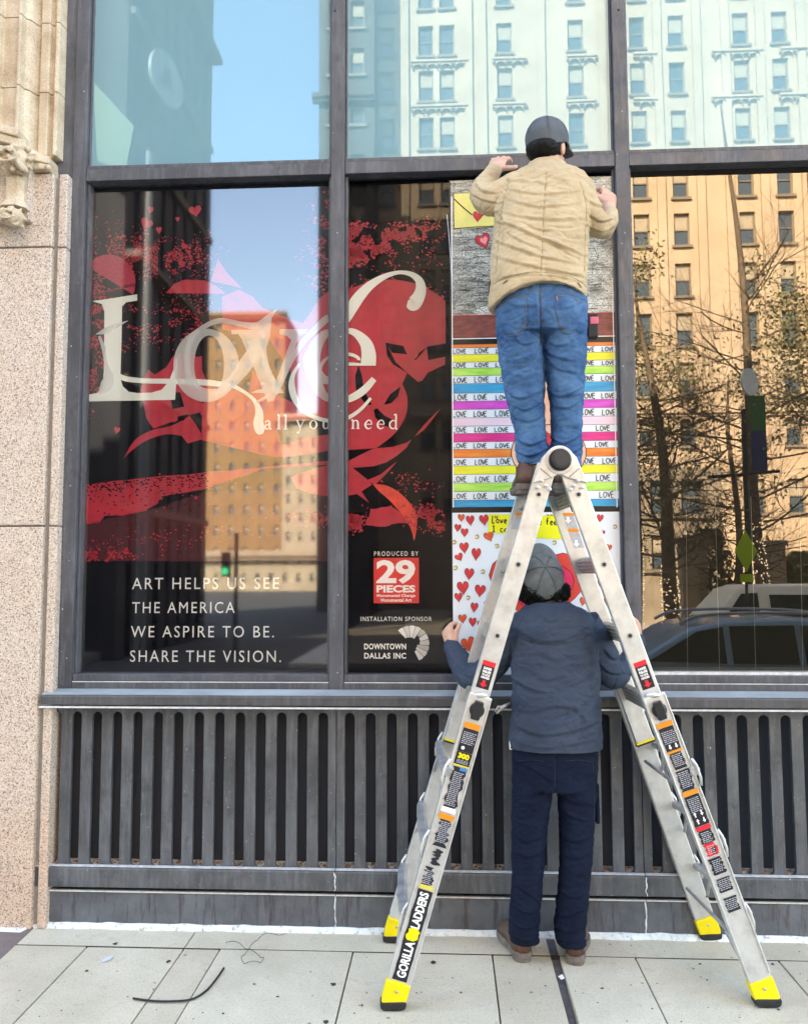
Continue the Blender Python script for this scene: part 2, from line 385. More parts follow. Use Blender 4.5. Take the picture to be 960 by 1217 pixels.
# =================================================================== STONE PIER
pier = thing('stone_pier', 'pink speckled granite pier with carved cream stonework above, left of the shop window', 'pier', (X(30, 1000), -.05, 0))
PY = -.06
xe, xg = X(46.5, 800, PY), X(50, 800, PY)       # edge of the face, groove
xr = X(61.5, 800, PY)
zt = Z(205, 60, PY)
lv = [1104, 625, 293, 205]
for i in range(3):
    z0, z1 = max(Z(lv[i], 40, PY), 0), Z(lv[i+1], 40, PY)
    if i == 0: z0 = .0
    x0 = xe-1.1
    MB().box(x0, xe-.004, PY, .3, z0+.003, z1-.004).build('granite_block', M_gran, pier, bevel=.006)
    MB().box(xg+.004, xr, PY+.012, .3, z0+.003, z1-.004).build('granite_strip', M_gran, pier, bevel=.006)
MB().box(xe-1.1, xr-.004, PY+.03, .28, 0, zt-.02).build('mortar_core', M_joint, pier)
# terracotta pilaster: stepped vertical mouldings, blocks jointed
def profile_block(z0, z1, prof):
    mb = MB(); mb.prism([(x, y, z0) for x, y in prof], (0, 0, z1-z0)); return mb
def ux(u): return X(u, 100, -.06)
prof = [(ux(-260), .3), (ux(-260), -.11), (ux(-6), -.11), (ux(-4), -.075), (ux(3), -.07), (ux(4.5), -.12), (ux(7), -.125), (ux(8), -.10), (ux(26), -.10), (ux(28), -.125), (ux(31), -.125), (ux(32.5), -.085),
        (ux(37), -.07), (ux(40), -.035), (ux(44), -.02), (ux(46), -.05), (ux(56), -.05), (ux(58), -.025), (ux(62), -.03), (ux(64), -.055), (ux(68), -.05), (ux(69.5), .0), (ux(69.5), .3)]
zz = [Z(182, 30, -.08), Z(106, 30, -.08), Z(23, 30, -.08), Z(-60, 30, -.08), Z(-150, 30, -.08), 6.6]
for i in range(5):
    profile_block(zz[i]+.0015, zz[i+1]-.0015, prof).build('pilaster_block', M_tc, pier, bevel=.004)
# projecting ledge of the pilaster (two tiers with beads) and the little carved bracket under it
def ledge(z0, z1, xr_, yf, name, cut=.10):
    mb = MB(); xl = ux(-200)
    mb.prism([(xl, .25, z0), (xl, yf, z0), (xr_-cut, yf, z0), (xr_, yf+cut*.8, z0), (xr_, .25, z0)], (0, 0, z1-z0))
    return mb.build(name, M_tc, pier, bevel=.006)
ledge(Z(157, 40, -.2), Z(150, 40, -.2)+.012, ux(26)+.05, -.25, 'ledge_tier')
ledge(Z(168, 40, -.19), Z(158, 40, -.19), ux(31)+.05, -.215, 'ledge_tier')
ledge(Z(179, 40, -.16), Z(170, 40, -.16), ux(40)+.05, -.17, 'ledge_tier')
ledge(Z(190, 40, -.12), Z(181, 40, -.12), ux(57)+.03, -.12, 'ledge_tier', .05)
ledge(Z(199, 40, -.11), Z(191, 40, -.11), ux(60)+.02, -.10, 'ledge_tier', .04)
for (u, v) in ((4, 165), (33, 177), (57, 199)):
    MB().ball(P(u, v, -.17 if u < 50 else -.1), .016).build('bead', M_tc, pier, smooth=True)
MB().box(ux(-30), ux(45), -.11, .0, Z(262, 20, -.1), Z(186, 20, -.1)).build('bracket_back', M_gran, pier, bevel=.004)
br = MB()
pr_ = [(-.065, 0), (-.065, -.05), (-.035, -.085), (.035, -.085), (.065, -.05), (.065, 0)]
cb = P(17, 222, -.14)
def oct_(z0, z1, s0, s1):
    m_ = MB(); m_.loft([[(cb.x+x*s0, -.10+y*s0, z0) for x, y in pr_], [(cb.x+x*s1, -.10+y*s1, z1) for x, y in pr_]]); return m_
oct_(Z(238, 17, -.15), Z(206, 17, -.15), .72, .72).build('bracket_shaft', M_tc, pier, bevel=.004)
oct_(Z(246, 17, -.16), Z(237, 17, -.16), 1.05, .8).build('bracket_foot', M_tc, pier, bevel=.004)
def carved(cx, cy, yy, rx, rz, seed, n=26):
    random.seed(seed); c = P(cx, cy, yy); mb = MB(); mb.ball(c, (rx*.9, rx*.8, rz*.9), None, 16, 12)
    for k in range(n):
        a, b = random.uniform(-2.2, 2.2)-math.pi/2, random.uniform(-1.1, 1.2)
        d = Vector((math.cos(a)*math.cos(b)*rx, math.sin(a)*math.cos(b)*rx*.85, math.sin(b)*rz))
        s_ = random.uniform(.15, .32)*rx
        q = Matrix.Rotation(random.uniform(0, 6), 3, 'Y') @ Matrix.Rotation(random.uniform(0, 6), 3, 'Z')
        mb.ball(c+d*.92, (s_*1.6, s_*.8, s_*.7), q, 10, 6)
    # lobed swirls
    for sx in (-1, 1):
        pts = [c+Vector((sx*rx*(.25+.75*t)*math.cos(t*7), -rx*.95, rz*(.1+.75*t)*math.sin(t*7))) for t in [i/14 for i in range(15)]]
        mb.tube(pts, [rx*.13*(1-i/18) for i in range(15)], 6)
    return mb
o = carved(17, 190, -.17, .082, .072, 5).build('carved_head', M_tc, pier, smooth=True)
o.modifiers.new('r', 'REMESH').mode = 'VOXEL'; o.modifiers['r'].voxel_size = .005; o.modifiers['r'].use_smooth_shade = True
o = carved(15, 258, -.16, .062, .05, 9, 18).build('carved_boss', M_tc, pier, smooth=True)
o.modifiers.new('r', 'REMESH').mode = 'VOXEL'; o.modifiers['r'].voxel_size = .005; o.modifiers['r'].use_smooth_shade = True

# =================================================================== SHOP WINDOW
win = thing('shop_window', 'tall dark grey metal framed shop window with pale upper panes and sloping sill', 'window', (X(400, 800), 0, 0))
x_m1a, x_m1b = X(392, 500), X(408.6, 500)
x_m2a, x_m2b = X(737.5, 450), X(754, 450)
x_l0, x_l1 = X(77.5, 500), X(93.2, 500)                   # left jamb
mod = x_m2a-x_m1a
x_m3a = x_m2a+mod*1.35; x_m3b = x_m3a+.07
ztr0, ztr1 = Z(205.6, 400), Z(195, 400, 0)               # transom
ztr1 = ztr0+.062
zs_t = Z(820, 400)                                       # top of sill at the frame
TOP = 6.4
def bar(name, *b, mt=M_frame, bev=.003, par=win): return MB().box(*b).build(name, mt, par, bevel=bev)
bar('jamb', x_l0, x_l1, 0, .14, zs_t, TOP)
bar('jamb_panel', X(70, 100), x_l0-.002, .012, .14, ztr0-.02, TOP)
bar('mullion', x_m1a, x_m1b, 0, .14, zs_t, TOP)
bar('mullion', x_m2a, x_m2b, 0, .14, zs_t, TOP)
bar('mullion', x_m3a, x_m3b, 0, .14, zs_t, TOP)
bays = [(x_l1, x_m1a), (x_m1b, x_m2a), (x_m2b, x_m3a)]
for i, (a, b) in enumerate(bays):
    a += .001; b -= .001
    bar('transom', a, b, .006, .14, ztr0, ztr1)
    bar('transom_lip', a, b, .010, .05, ztr1+.001, ztr1+.02, bev=.002)
    bar('bottom_rail', a, b, .006, .14, zs_t, Z(811, 300), bev=.002)
    bar('bottom_bead', a, b, .012, .14, Z(811, 300)+.001, Z(802, 300), bev=.003)
    bar('glazing_bead', a, a+.012, .03, .14, Z(802, 300)+.001, ztr0-.001, bev=.002)
    bar('glazing_bead', b-.012, b, .03, .14, Z(802, 300)+.001, ztr0-.001, bev=.002)
    bar('glazing_bead', a, a+.010, .03, .14, ztr1+.021, TOP, bev=.002)
    bar('glazing_bead', b-.010, b, .03, .14, ztr1+.021, TOP, bev=.002)
    bar('pale_line', a+.002, b-.002, .004, .008, Z(811, 300)-.003, Z(811, 300)+.001, mt=M_white_line, bev=0)  # thin pale strip along the top of the rail
    mt = (M_gl_left, M_gl_mid, M_gl_right)[i]
    bar('glass_pane', a+.012, b-.012, GL, GL+.006, Z(802, 300)+.001, ztr0-.001, mt=mt, bev=0)
    bar('glass_pane', a+.010, b-.010, GL-.03, GL-.024, ztr1+.021, TOP, mt=M_gl_top, bev=0)
# screw heads and paint chips on the bars
random.seed(5)
for k in range(34):
    xx = random.choice([x_l0+.03, (x_m1a+x_m1b)/2, (x_m2a+x_m2b)/2])+random.uniform(-.024, .024)
    r_ = random.uniform(.0012, .0035)
    c = Vector((xx, -.0005, random.uniform(1.15, 4.2)))
    pts = [(c.x+r_*math.cos(a)*random.uniform(.6, 1.3), c.y-.0004, c.z+r_*math.sin(a)*random.uniform(.6, 1.5)) for a in [i*math.pi/3 for i in range(6)]]
    MB().poly(pts).build('paint_chip', M_white_line, win)
for (u, v) in ((735, 11), (398, 12)):
    MB().ball(P(u, v, -.001), (.006, .003, .006)).build('bolt', M_black, win, smooth=True)
# sill
zf = Z(828.5, 400, -.075); xsl = X(48, 835, -.075)
mb = MB(); prof_s = [(-.003, zs_t-.002), (-.072, zf+.002), (-.078, zf-.004), (-.078, Z(839.5, 400, -.078)), (-.003, Z(839.5, 400, -.078))]
mb.prism([(xsl, y, z) for y, z in prof_s], (x_m3b+.4-xsl, 0, 0)); mb.build('sill', M_sill, win, bevel=.002)
M_silltop = mottled('pale_sill_top', (.20, .23, .26), (.36, .41, .45), 7, .5, .2, .003, stretch=(.4, 1, 1))  # top sheet paler and bluer than the sill face
MB().prism([(xsl+.002, -.006, zs_t), (xsl+.002, -.071, zf+.004)]+[(x_m3b+.398, -.071, zf+.004), (x_m3b+.398, -.006, zs_t)], (0, 0, .002)).build('sill_top', M_silltop, win)
zb = Z(843.5, 400, -.08)
bar('sill_drip', xsl-.006, x_m3b+.4, -.083, -.002, zb, zb+.008, mt=M_white_line, bev=.002)
# interior behind the right pane and the light-blocking room
MB().box(-2.2, 3.2, .15, .153, zs_t, TOP).build('room_black', M_black, win) if False else None
room = MB(); room.box(x_m2b+.0, 3.4, 3.0, 3.05, 0, 7); room.box(x_m2b-.05, x_m2b-.02, .15, 3, 0, 7)
M_room = simple('dim_room', (.010, .009, .008), .9)
tag(room.build('interior_wall', M_room), 'dark interior wall deep behind the right hand pane', 'wall')
M_wood = mottled('weathered_wood', (.30, .20, .10), (.55, .43, .28), 14, .8, .4, .004, stretch=(.3, 1, 3))
bar('inner_sill', x_m2b+.01, x_m3a-.01, GL+.010, .30, Z(808, 850, .09), Z(799, 850, .09), mt=M_wood, bev=.002)
bar('lower_channel', x_m2b+.002, x_m3a-.002, .02, .066, Z(802, 300)+.001, Z(802, 300)+.014, mt=M_white_line, bev=.002)
for (ua, va, ub, vb) in ((849, 575, 855, 798), (892, 590, 898, 798), (815, 590, 817, 798), (950, 580, 954, 798)):
    MB().tube([P(ua, va, .10), P(ub, vb, .10)], .0009, 5).build('hanging_thread', M_white, win)

# black vinyl prints: two printed sheets, one thing each
VY = .086
gl = thing('window_print', 'black and red printed window graphic in left pane, white Love script above four slogan lines', 'window graphic', (X(240, 800), VY, zs_t))
gm = thing('window_print', 'black and red printed window graphic in middle pane, with red square logo and sponsor names', 'window graphic', (X(470, 800), VY, zs_t))
MB().box(x_l1+.004, x_m1a-.004, VY, VY+.002, Z(802, 300)+.001, ztr0-.001).build('vinyl_sheet', M_vinyl, gl)
MB().box(x_m1b+.004, x_m2a-.004, VY, VY+.002, Z(802, 300)+.001, ztr0-.001).build('vinyl_sheet', M_vinyl, gm)
Y1, Y1b, Y2, Y3, Y4 = VY-.0012, VY-.0018, VY-.0024, VY-.0036, VY-.0048
def shp(par, mt, y, *polys, name='printed_shape'):
    mb = MB()
    for p in polys: flat(mb, p, y)
    return mb.build(name, mt, par, recalc=False)
def jag(pts, amp, n=6, seed=1):
    random.seed(seed); out = []
    for i in range(len(pts)):
        a, b = pts[i], pts[(i+1) % len(pts)]
        for k in range(n):
            t = k/n; out.append((a[0]+(b[0]-a[0])*t+random.uniform(-amp, amp), a[1]+(b[1]-a[1])*t+random.uniform(-amp, amp)*.6))
    return out
UR = 392.2
# left pane shapes
shp(gl, M_red, Y1, [(170, 478), (167, 463), (172, 449), (176, 439), (184, 445), (198, 436), (205, 424), (212, 420), (235, 424), (262, 418), (262, 470), (240, 477), (238, 490), (221, 494), (210, 500), (200, 505), (182, 509), (174, 497)])
shp(gl, M_red, Y1, cr([(147, 545), (157, 527), (168, 517), (184, 510), (200, 507), (214, 501), (225, 494)], 4)+[(232, 503), (239, 515), (240, 522), (223, 527)]+cr([(216, 518), (198, 516), (175, 523), (157, 535), (147, 545)], 4)[:-1])
shp(gl, M_red, Y1b, [(264, 395), (264, 352), (284, 344), (300, 352), (312, 366), (335, 375), (360, 384), (372, 366), (380, 354), (UR, 344), (UR, 535), (382, 537), (344, 543), (324, 543), (280, 533), (240, 523), (238, 480), (264, 470)])
shp(gl, M_red, Y1, [(250, 334), (259, 307), (268, 322), (288, 343), (270, 338)])
shp(gl, M_red, Y1, [(197, 348), (207, 337), (220, 332), (243, 333), (258, 340), (268, 349)])
shp(gl, M_red, Y1, [(345, 567), (362, 560), (UR, 552), (UR, 590), (372, 588), (352, 580)])
shp(gl, M_vinyl, Y2, [(203, 475), (208, 466), (214, 466), (219, 483), (205, 486)], [(183, 509), (205, 501), (209, 503), (190, 507)], [(211, 495), (224, 492), (218, 500), (211, 499)])
shp(gl, M_vinyl, Y2, [(240, 398), (262, 390), (285, 398), (318, 400), (345, 440), (352, 480), (330, 470), (300, 440), (296, 466), (270, 455), (250, 462), (240, 440)], [(228, 496), (240, 493), (240, 510), (232, 503)], [(330, 512), (345, 500), (UR, 498), (UR, 516), (360, 520), (335, 530)])
circ = [p for p in ell(129, 336, 32, 34, 60) if p[0] > 101.5]
circ.append((101.8, 355)); circ.insert(0, circ[0]); 
shp(gl, simple('dark_red_print', (.42, .012, .05), .45, .35, 60), Y1, [p for p in circ if p[1] < 352]+[(101.8, 352)])
shp(gl, M_red, Y1, jag([(92.7, 577), (150, 570), (250, 561), (330, 553), (391.8, 547), (391.8, 552), (315, 557), (240, 582), (192, 590), (188, 597), (172, 608), (150, 612), (125, 613), (118, 622), (93, 624)], .9, 7, 2))
shp(gl, M_maroon, Y1b, jag([(92, 627), (130, 616), (178, 606), (240, 586), (330, 580), (391, 590), (391, 667), (240, 667), (92, 667)], .5, 4, 3), name='smear')
for (cx, cy, w_, r) in ((174, 265, 15, .5), (189, 273, 7, 0), (179, 249, 7, .2), (211, 260, 5, 0), (232, 250, 15, -.2), (219, 292, 9, .6), (216, 313, 9, .2), (139, 511, 7, .3)):
    shp(gl, M_red, Y1, heart(cx, cy, w_, w_*.9 if w_ > 8 else w_*1.3, r), name='petal')
# middle pane shapes
UL = 409.6
arc = [p for p in ell(463, 431, 99, 99, 120) if UL < p[0] < 529.5 and p[1] < 431]
arc.sort(key=lambda p: p[0])
shp(gm, M_red, Y1, [(UL, 407)]+arc+[(529.5, 408), (508, 411.5), (498, 419), (495, 425), (490, 427.5), (483, 420), (479.5, 411), (458, 407)])
shp(gm, M_red, Y1b, [(UL, 405), (458, 407), (460, 423), (467, 433), (484, 443)]+cr([(478, 456), (484, 473), (482, 494), (469, 515), (447, 532.5)], 5)+[(UL, 535)])
shp(gm, M_red, Y1b, [(461, 412), (466, 419), (484, 421), (494, 428), (507, 413), (509, 428), (528.8, 424), (528.8, 433), (508, 443), (502, 452), (497, 454), (484, 443), (470, 430)])
shp(gm, M_red, Y1, [(UL, 550), (427, 541), (444, 533), (466.5, 531), (483, 526), (489, 522), (483, 532), (471, 542), (459, 549.5), (444, 554), (419, 556), (435.5, 569), (442, 576), (429.5, 584), (438.5, 597.5), (424, 587), (UL, 590)],
    [(523.5, 485), (514, 498), (503.5, 511), (492.5, 519), (503.5, 505)], [(472, 548), (459, 563), (446, 576), (435.5, 571), (452, 564)])
shp(gm, simple('orange_red_print', (.72, .05, .03), .45, .25, 20), Y1, cr([(443, 575), (459, 577), (474, 585), (487, 598), (495, 613), (494.5, 631), (492, 643)], 5)+cr([(492, 643), (488, 628), (478, 612), (462, 594), (450, 583.5), (443, 575)], 5)[1:-1])
shp(gm, M_red, Y1, jag([(434, 624), (441, 605), (464, 601), (480, 613), (488, 622), (470, 622), (459, 626)], 1.2, 6, 4))
shp(gm, M_vinyl, Y2, [(426, 434), (422, 446), (423, 465), (435, 481), (442, 481), (433, 465), (430, 446)], [(444, 487), (446, 496), (457, 506), (465, 508), (465, 498), (457, 494), (448, 485)], [(456, 481), (463, 469), (476, 459), (473, 471), (465, 479)],
    [(467, 412), (480, 414), (484, 421), (470, 417)])
# speckles of red paint, thousands of tiny flakes
def speckle(par, spots, y, seed, u0, u1, mt=M_red):
    random.seed(seed); mb = MB()
    for (cx, cy, sx, sy, rot, n, sz) in spots:
        for k in range(n):
            a, b = random.gauss(0, sx), random.gauss(0, sy)
            u, v = cx+a*math.cos(rot)-b*math.sin(rot), cy+a*math.sin(rot)+b*math.cos(rot)
            if not (u0 < u < u1 and 226 < v < 667): continue
            if noise.noise(Vector((u*.07, v*.07, seed))) < -.12: continue
            r_ = abs(random.gauss(0, sz))+.25; t = random.uniform(0, 6)
            mb.poly([P(u+r_*math.cos(t+q)*random.uniform(.6, 1.4), v+r_*math.sin(t+q)*random.uniform(.5, 1.2), y) for q in (0, 1.6, 3.1, 4.6)])
    tag(mb.build('paint_speckles', mt, par, recalc=False), kind='stuff')
speckle(gl, [(165, 300, 22, 11, .35, 1300, .65), (210, 305, 24, 10, -.2, 800, .6), (230, 330, 16, 16, 0, 300, .5), (108, 360, 10, 40, 0, 1600, .8), (102, 420, 7, 30, 0, 700, .7), (160, 385, 32, 16, -.3, 700, .6), (220, 380, 20, 14, -.4, 400, .7), (108, 450, 9, 22, .2, 300, .6),
             (200, 640, 60, 7, -.1, 250, .6), (115, 660, 22, 4, 0, 500, .9), (378, 615, 18, 5, 0, 350, 1), (385, 260, 8, 30, 0, 400, .9), (375, 320, 10, 18, 0, 250, .8), (165, 590, 60, 10, -.15, 250, .9)], Y2, 11, 102 if False else 94, UR)
speckle(gm, [(428, 275, 10, 5, .3, 500, 1.0), (445, 295, 22, 6, -.35, 900, .8), (480, 277, 22, 5, -.1, 900, .8), (420, 300, 9, 8, 0, 600, .9), (470, 300, 15, 12, .6, 350, .7), (515, 280, 9, 16, 0, 200, .6), (430, 350, 20, 8, -.2, 300, 1.0), (490, 350, 30, 10, .2, 300, .8),
             (420, 617, 7, 7, 0, 450, 1.1), (510, 615, 13, 8, .3, 650, 1.0), (483, 575, 12, 6, 0, 110, .7), (512, 582, 9, 6, 0, 40, .6)], Y2, 12, UL, 529)
random.seed(8)
mb = MB()
for k in range(420):
    u = random.uniform(95, 250); v = 577-(u-92)*.1+abs(random.gauss(0, 1))*random.choice([5, 12, 26]); r_ = random.uniform(.3, 1.3)
    if v < 624: mb.poly([P(u+r_*1.7*math.cos(q), v+r_*.8*math.sin(q), Y2) for q in (0, 1.5, 3, 4.5)])
tag(mb.build('worn_flecks', M_vinyl, gl, recalc=False), kind='stuff')

# the word Love: translucent white film in overlapping outlines
def letter(par, *fns, mt=M_letter, y=Y3, name='script_letter'):
    mb = MB()
    for f in fns: f(mb)
    return mb.build(name, mt, par, recalc=False)
Lp = [(110, 357.5), (128, 355), (163, 349.5), (163, 357), (150, 359), (145, 364), (144.5, 400), (143, 450), (146, 459), (153, 465.5), (163, 467), (180, 466.5), (192, 463), (200, 454), (206, 440), (209, 426), (211.5, 426), (208, 475), (103, 477), (103, 469), (115, 467), (122, 462), (123.5, 440), (124, 370), (121, 361), (112, 358.5)]
letter(gl, lambda mb: flat(mb, Lp, Y3))
y = Y3-.0006
letter(gl, lambda mb: stroke(mb, [(114, 397, 1), (126, 393, 7), (138, 387, 5), (152, 381, .6)], y), lambda mb: stroke(mb, [(118, 399, 3), (125, 420, 6), (129, 445, 10), (126, 458, 14), (118, 468, 4)], y), mt=M_letter2, y=y)
y = Y3-.0012
letter(gl, lambda mb: stroke(mb, [(138, 386, 1), (128, 405, 3), (130, 430, 5), (142, 447, 6), (165, 452, 6), (200, 453, 6), (235, 454, 7), (259, 456, 7), (277, 459, 5), (292, 467, 4), (303, 477, 5), (308, 490, 9), (307, 503, 12), (309, 512, 11), (310, 516, 5)], y, 12), mt=M_letter)
y = Y3-.0018
letter(gl, lambda mb: ring2(mb, ell(245, 434, 39, 43.5), ell(248.5, 433.5, 17.7, 35), y), mt=M_letter2)
y = Y3-.0024
letter(gl, lambda mb: stroke(mb, [(329, 367, .6), (319, 377, 7), (306, 387, 9), (287, 385, 6), (262, 381, 6), (243, 388, 6), (228, 402, 7), (222, 425, 6), (226, 448, 6), (240, 463, 6), (260, 465, 8), (277, 452, 14), (294, 430, 17), (306, 410, 13), (313, 390, 8)], y, 12), mt=M_letter2)
y = Y3-.0030
letter(gl, lambda mb: flat(mb, [(275, 392), (313, 391.5), (313, 398), (305, 399), (322, 440), (328, 452), (346, 404), (341, 399), (332, 397), (332, 391), (366, 391), (364, 396), (356, 399), (325, 477), (318, 477), (287, 402), (283, 397), (275, 397)], y), mt=M_letter2)
y = Y3-.0036
letter(gl, lambda mb: stroke(mb, [(319, 377, 8), (316, 398, 10), (312, 415, 9), (318, 440, 6), (326, 458, 5), (318, 470, 4), (305, 478, 3)], y, 10), lambda mb: flat(mb, [(298, 467), (306, 463), (333, 460), (338, 467)], y), mt=M_letter2)
SW = [(484, 360, 8), (491, 361, 17), (498, 351, 14.5), (500, 341, 12), (497, 332, 9), (488, 325.5, 6), (474, 323.5, 4.5), (458, 328, 6.5), (441, 338, 10), (428, 351, 13), (419, 364, 14), (410, 380, 11), (402, 384, 11), (392, 377, 9), (378, 388, 8), (362, 404, 7), (347, 426, 7), (336, 448, 7), (327, 468, 6)]
def clipl(pts, k, left=True):
    c = cr(pts, 10); return [p for p in c if (p[0] < k if left else p[0] > k)]
y = Y3-.0042
letter(gm, lambda mb: stroke(mb, clipl(SW, 409.5, False), y, 1), mt=M_letter)
letter(gl, lambda mb: stroke(mb, clipl(SW, 391.5), y, 1), mt=M_letter2)
E1 = [(405, 393, 3), (412, 392.5, 6), (423, 396, 9), (434, 407, 14), (438, 420, 17), (437.5, 434, 18)]
letter(gm, lambda mb: stroke(mb, clipl(E1, 409.4, False), y-.0003, 1), lambda mb: flat(mb, [(UL, 430), (446, 433), (446, 434.5), (428, 434.5), (UL, 434.5)], y-.0004), mt=M_letter)
E2 = [(444.5, 450, 7), (434, 462, 9), (423, 470, 9), (411, 475, 8), (398, 476, 7), (385, 470, 10), (376, 456, 15), (371, 436, 18), (374, 415, 16), (384, 399, 11), (395, 392, 5)]
letter(gm, lambda mb: stroke(mb, clipl(E2, 409.5, False), y-.0006, 1), mt=M_letter)
letter(gl, lambda mb: stroke(mb, clipl(E2, 391.5), y-.0006, 1), mt=M_letter2)
E3 = [(440.5, 473, 3.5), (430, 485, 4), (418, 494, 4.5), (404, 500, 4.5), (390, 500, 4.5), (370, 494, 5), (354, 480, 7), (347, 462, 8), (348, 446, 5), (356, 432, 3)]
letter(gm, lambda mb: stroke(mb, clipl(E3, 409.5, False), y-.0008, 1), mt=M_letter)
letter(gl, lambda mb: stroke(mb, clipl(E3, 391.5), y-.0008, 1), mt=M_letter)
E4 = [(424, 432, 5), (426, 426, 4), (418, 421.5, 4), (405, 420.5, 4), (392, 423, 3), (384, 430, 4), (392, 434, 5), (412, 434, 6), (424, 431, 5)]
letter(gm, lambda mb: stroke(mb, [p for p in cr(E4, 10) if p[0] > 409.5 and p[1] < 428], y-.0010, 1), mt=M_letter)
letter(gl, lambda mb: stroke(mb, clipl([(392, 423, 3), (384, 430, 4), (380, 440, 5), (386, 449, 6), (392, 450, 6)], 391.9), y-.0010, 4), lambda mb: stroke(mb, [(391.5, 455, 4), (380, 452, 5), (366, 440, 5), (362, 425, 4), (370, 412, 3)], y-.0012), mt=M_letter2)
# small serif line
def serif(par, mt, s, u, base, xh, y):
    """serif letters drawn with strokes; u = left, base = baseline v, xh = x-height in px"""
    k = xh; asc = base-k*1.62
    for ch in s:
        mb = MB(); t, h = k*.22, k*.10
        def st(*p): stroke(mb, [(u+a*k, base-b*k, max(c*k, .7)) for a, b, c in p], y, 8)
        w_ = 1.0
        if ch == 'a':
            st((.12, .78, .16), (.25, .95, .12), (.48, .93, .16), (.62, .72, .2), (.62, .2, .2), (.7, .03, .14), (.84, .06, .08)); st((.62, .58, .1), (.3, .5, .14), (.08, .28, .18), (.2, .03, .14), (.45, .06, .1), (.62, .25, .08)); w_ = .95
        elif ch == 'l': st((.1, 1.56, .1), (.3, 1.6, .2), (.3, .8, .2), (.3, .02, .2)); st((.05, .02, .09), (.55, .02, .09)); w_ = .36
        elif ch == 'y': st((.15, .98, .2), (.5, .1, .2)); st((.92, .98, .09), (.6, .3, .1), (.35, -.4, .12), (.12, -.42, .2)); st((0, .97, .08), (.36, .97, .08)); st((.72, .97, .08), (1.05, .97, .08)); w_ = 1.08
        elif ch == 'o': ring2(mb, ell(u+.5*k, base-.48*k, .48*k, .5*k, 28), ell(u+.5*k, base-.48*k, .27*k, .42*k, 28), y); w_ = 1.02
        elif ch == 'u': st((0, .96, .08), (.22, .95, .18), (.22, .3, .2), (.38, .03, .14), (.6, .06, .1), (.78, .3, .1)); st((.6, .95, .08), (.82, .95, .2), (.82, .02, .2), (1.02, .02, .09)); w_ = 1.12
        elif ch == 'n': st((0, .95, .08), (.22, .95, .18), (.22, .02, .2)); st((.22, .7, .09), (.45, .95, .12), (.72, .88, .18), (.8, .6, .2), (.8, .02, .2)); st((.02, .02, .08), (.42, .02, .08)); st((.6, .02, .08), (1.0, .02, .08)); w_ = 1.12
        elif ch == 'e': st((.12, .52, .08), (.85, .52, .09)); st((.85, .52, .1), (.72, .9, .14), (.42, .97, .12), (.12, .6, .2), (.16, .22, .2), (.45, .0, .14), (.8, .18, .08)); w_ = .98
        elif ch == 'd': st((.55, 1.56, .1), (.8, 1.6, .2), (.8, .8, .2), (.8, .02, .2), (1.0, .02, .08)); st((.8, .75, .1), (.5, .96, .12), (.14, .7, .2), (.12, .28, .2), (.42, .01, .14), (.8, .2, .1)); w_ = 1.05
        if ch != ' ': mb.build('serif_letter', mt, par, recalc=False)
        u += (w_+.42)*k if ch != ' ' else k*1.0
serif(gl, M_white, 'all', 314, 510, 10.4, Y4); serif(gl, M_white, 'you', 351.5, 509.5, 10.4, Y4); serif(gm, M_white, 'need', 417, 509.5, 10.4, Y4)
# slogan
for s, u0, u1, v0, v1 in (('ART HELPS US SEE', 157, 331.5, 686.5, 700.3), ('THE AMERICA', 157, 279, 715.5, 728.8), ('WE ASPIRE TO BE.', 155.5, 325.5, 744, 757.7), ('SHARE THE VISION.', 154.5, 334, 773.2, 787)):
    text_px(s, u0, u1, v0, v1, Y4, M_white, gl, .0, 1.25, 'slogan_line')
text_px('PRODUCED BY', 444.5, 497, 655.3, 660.7, Y4, M_white, gm, 0, 1.35)
x0, x1, z0, z1 = sheet(444, 497.8, 663, 717, Y2)
lg = MB().box(x0, x1, Y2, Y2+.0004, z0, z1).build('logo_square', M_redbright, gm)
text_px('29', 447, 493.5, 665.5, 694, Y4, M_white, lg, .035, .95)
text_px('PIECES', 447.3, 493.5, 695.5, 704.3, Y4, M_white, lg, .04, 1.0)
text_px('Monumental Change', 447.6, 493.5, 706.2, 710.5, Y4, M_white, lg, .03)
text_px('Monumental Art', 452.5, 489, 711.3, 715.3, Y4, M_white, lg, .03)
text_px('INSTALLATION SPONSOR', 428.5, 513, 733, 738.3, Y4, M_white, gm, .005, 1.25)
text_px('DOWNTOWN', 432.7, 482.5, 765, 772, Y4, M_white, gm, .03, 1.1)
text_px('DALLAS INC', 432.7, 482.5, 776, 783, Y4, M_white, gm, .03, 1.1)
for k in range(10):
    a0 = 133-k*19.8; a1 = a0-18
    ri = (9, 8, 8, 7.5, 13, 12, 11, 8, 8, 10)[k]
    cc = [(488+r*math.cos(R_(a)), 765.5-r*math.sin(R_(a))) for r, a in ((ri, a0), (21.8, a0), (22.3, (a0+a1)/2), (21.8, a1), (ri, a1))]
    mb = MB(); flat(mb, cc, Y4); c = (.78, .6, .8, .7, .45, .8, .62, .5, .66, .74)[k]
    mb.build('logo_segment', mat('logo_grey', (c, c, c*1.02), .5), gm, recalc=False)

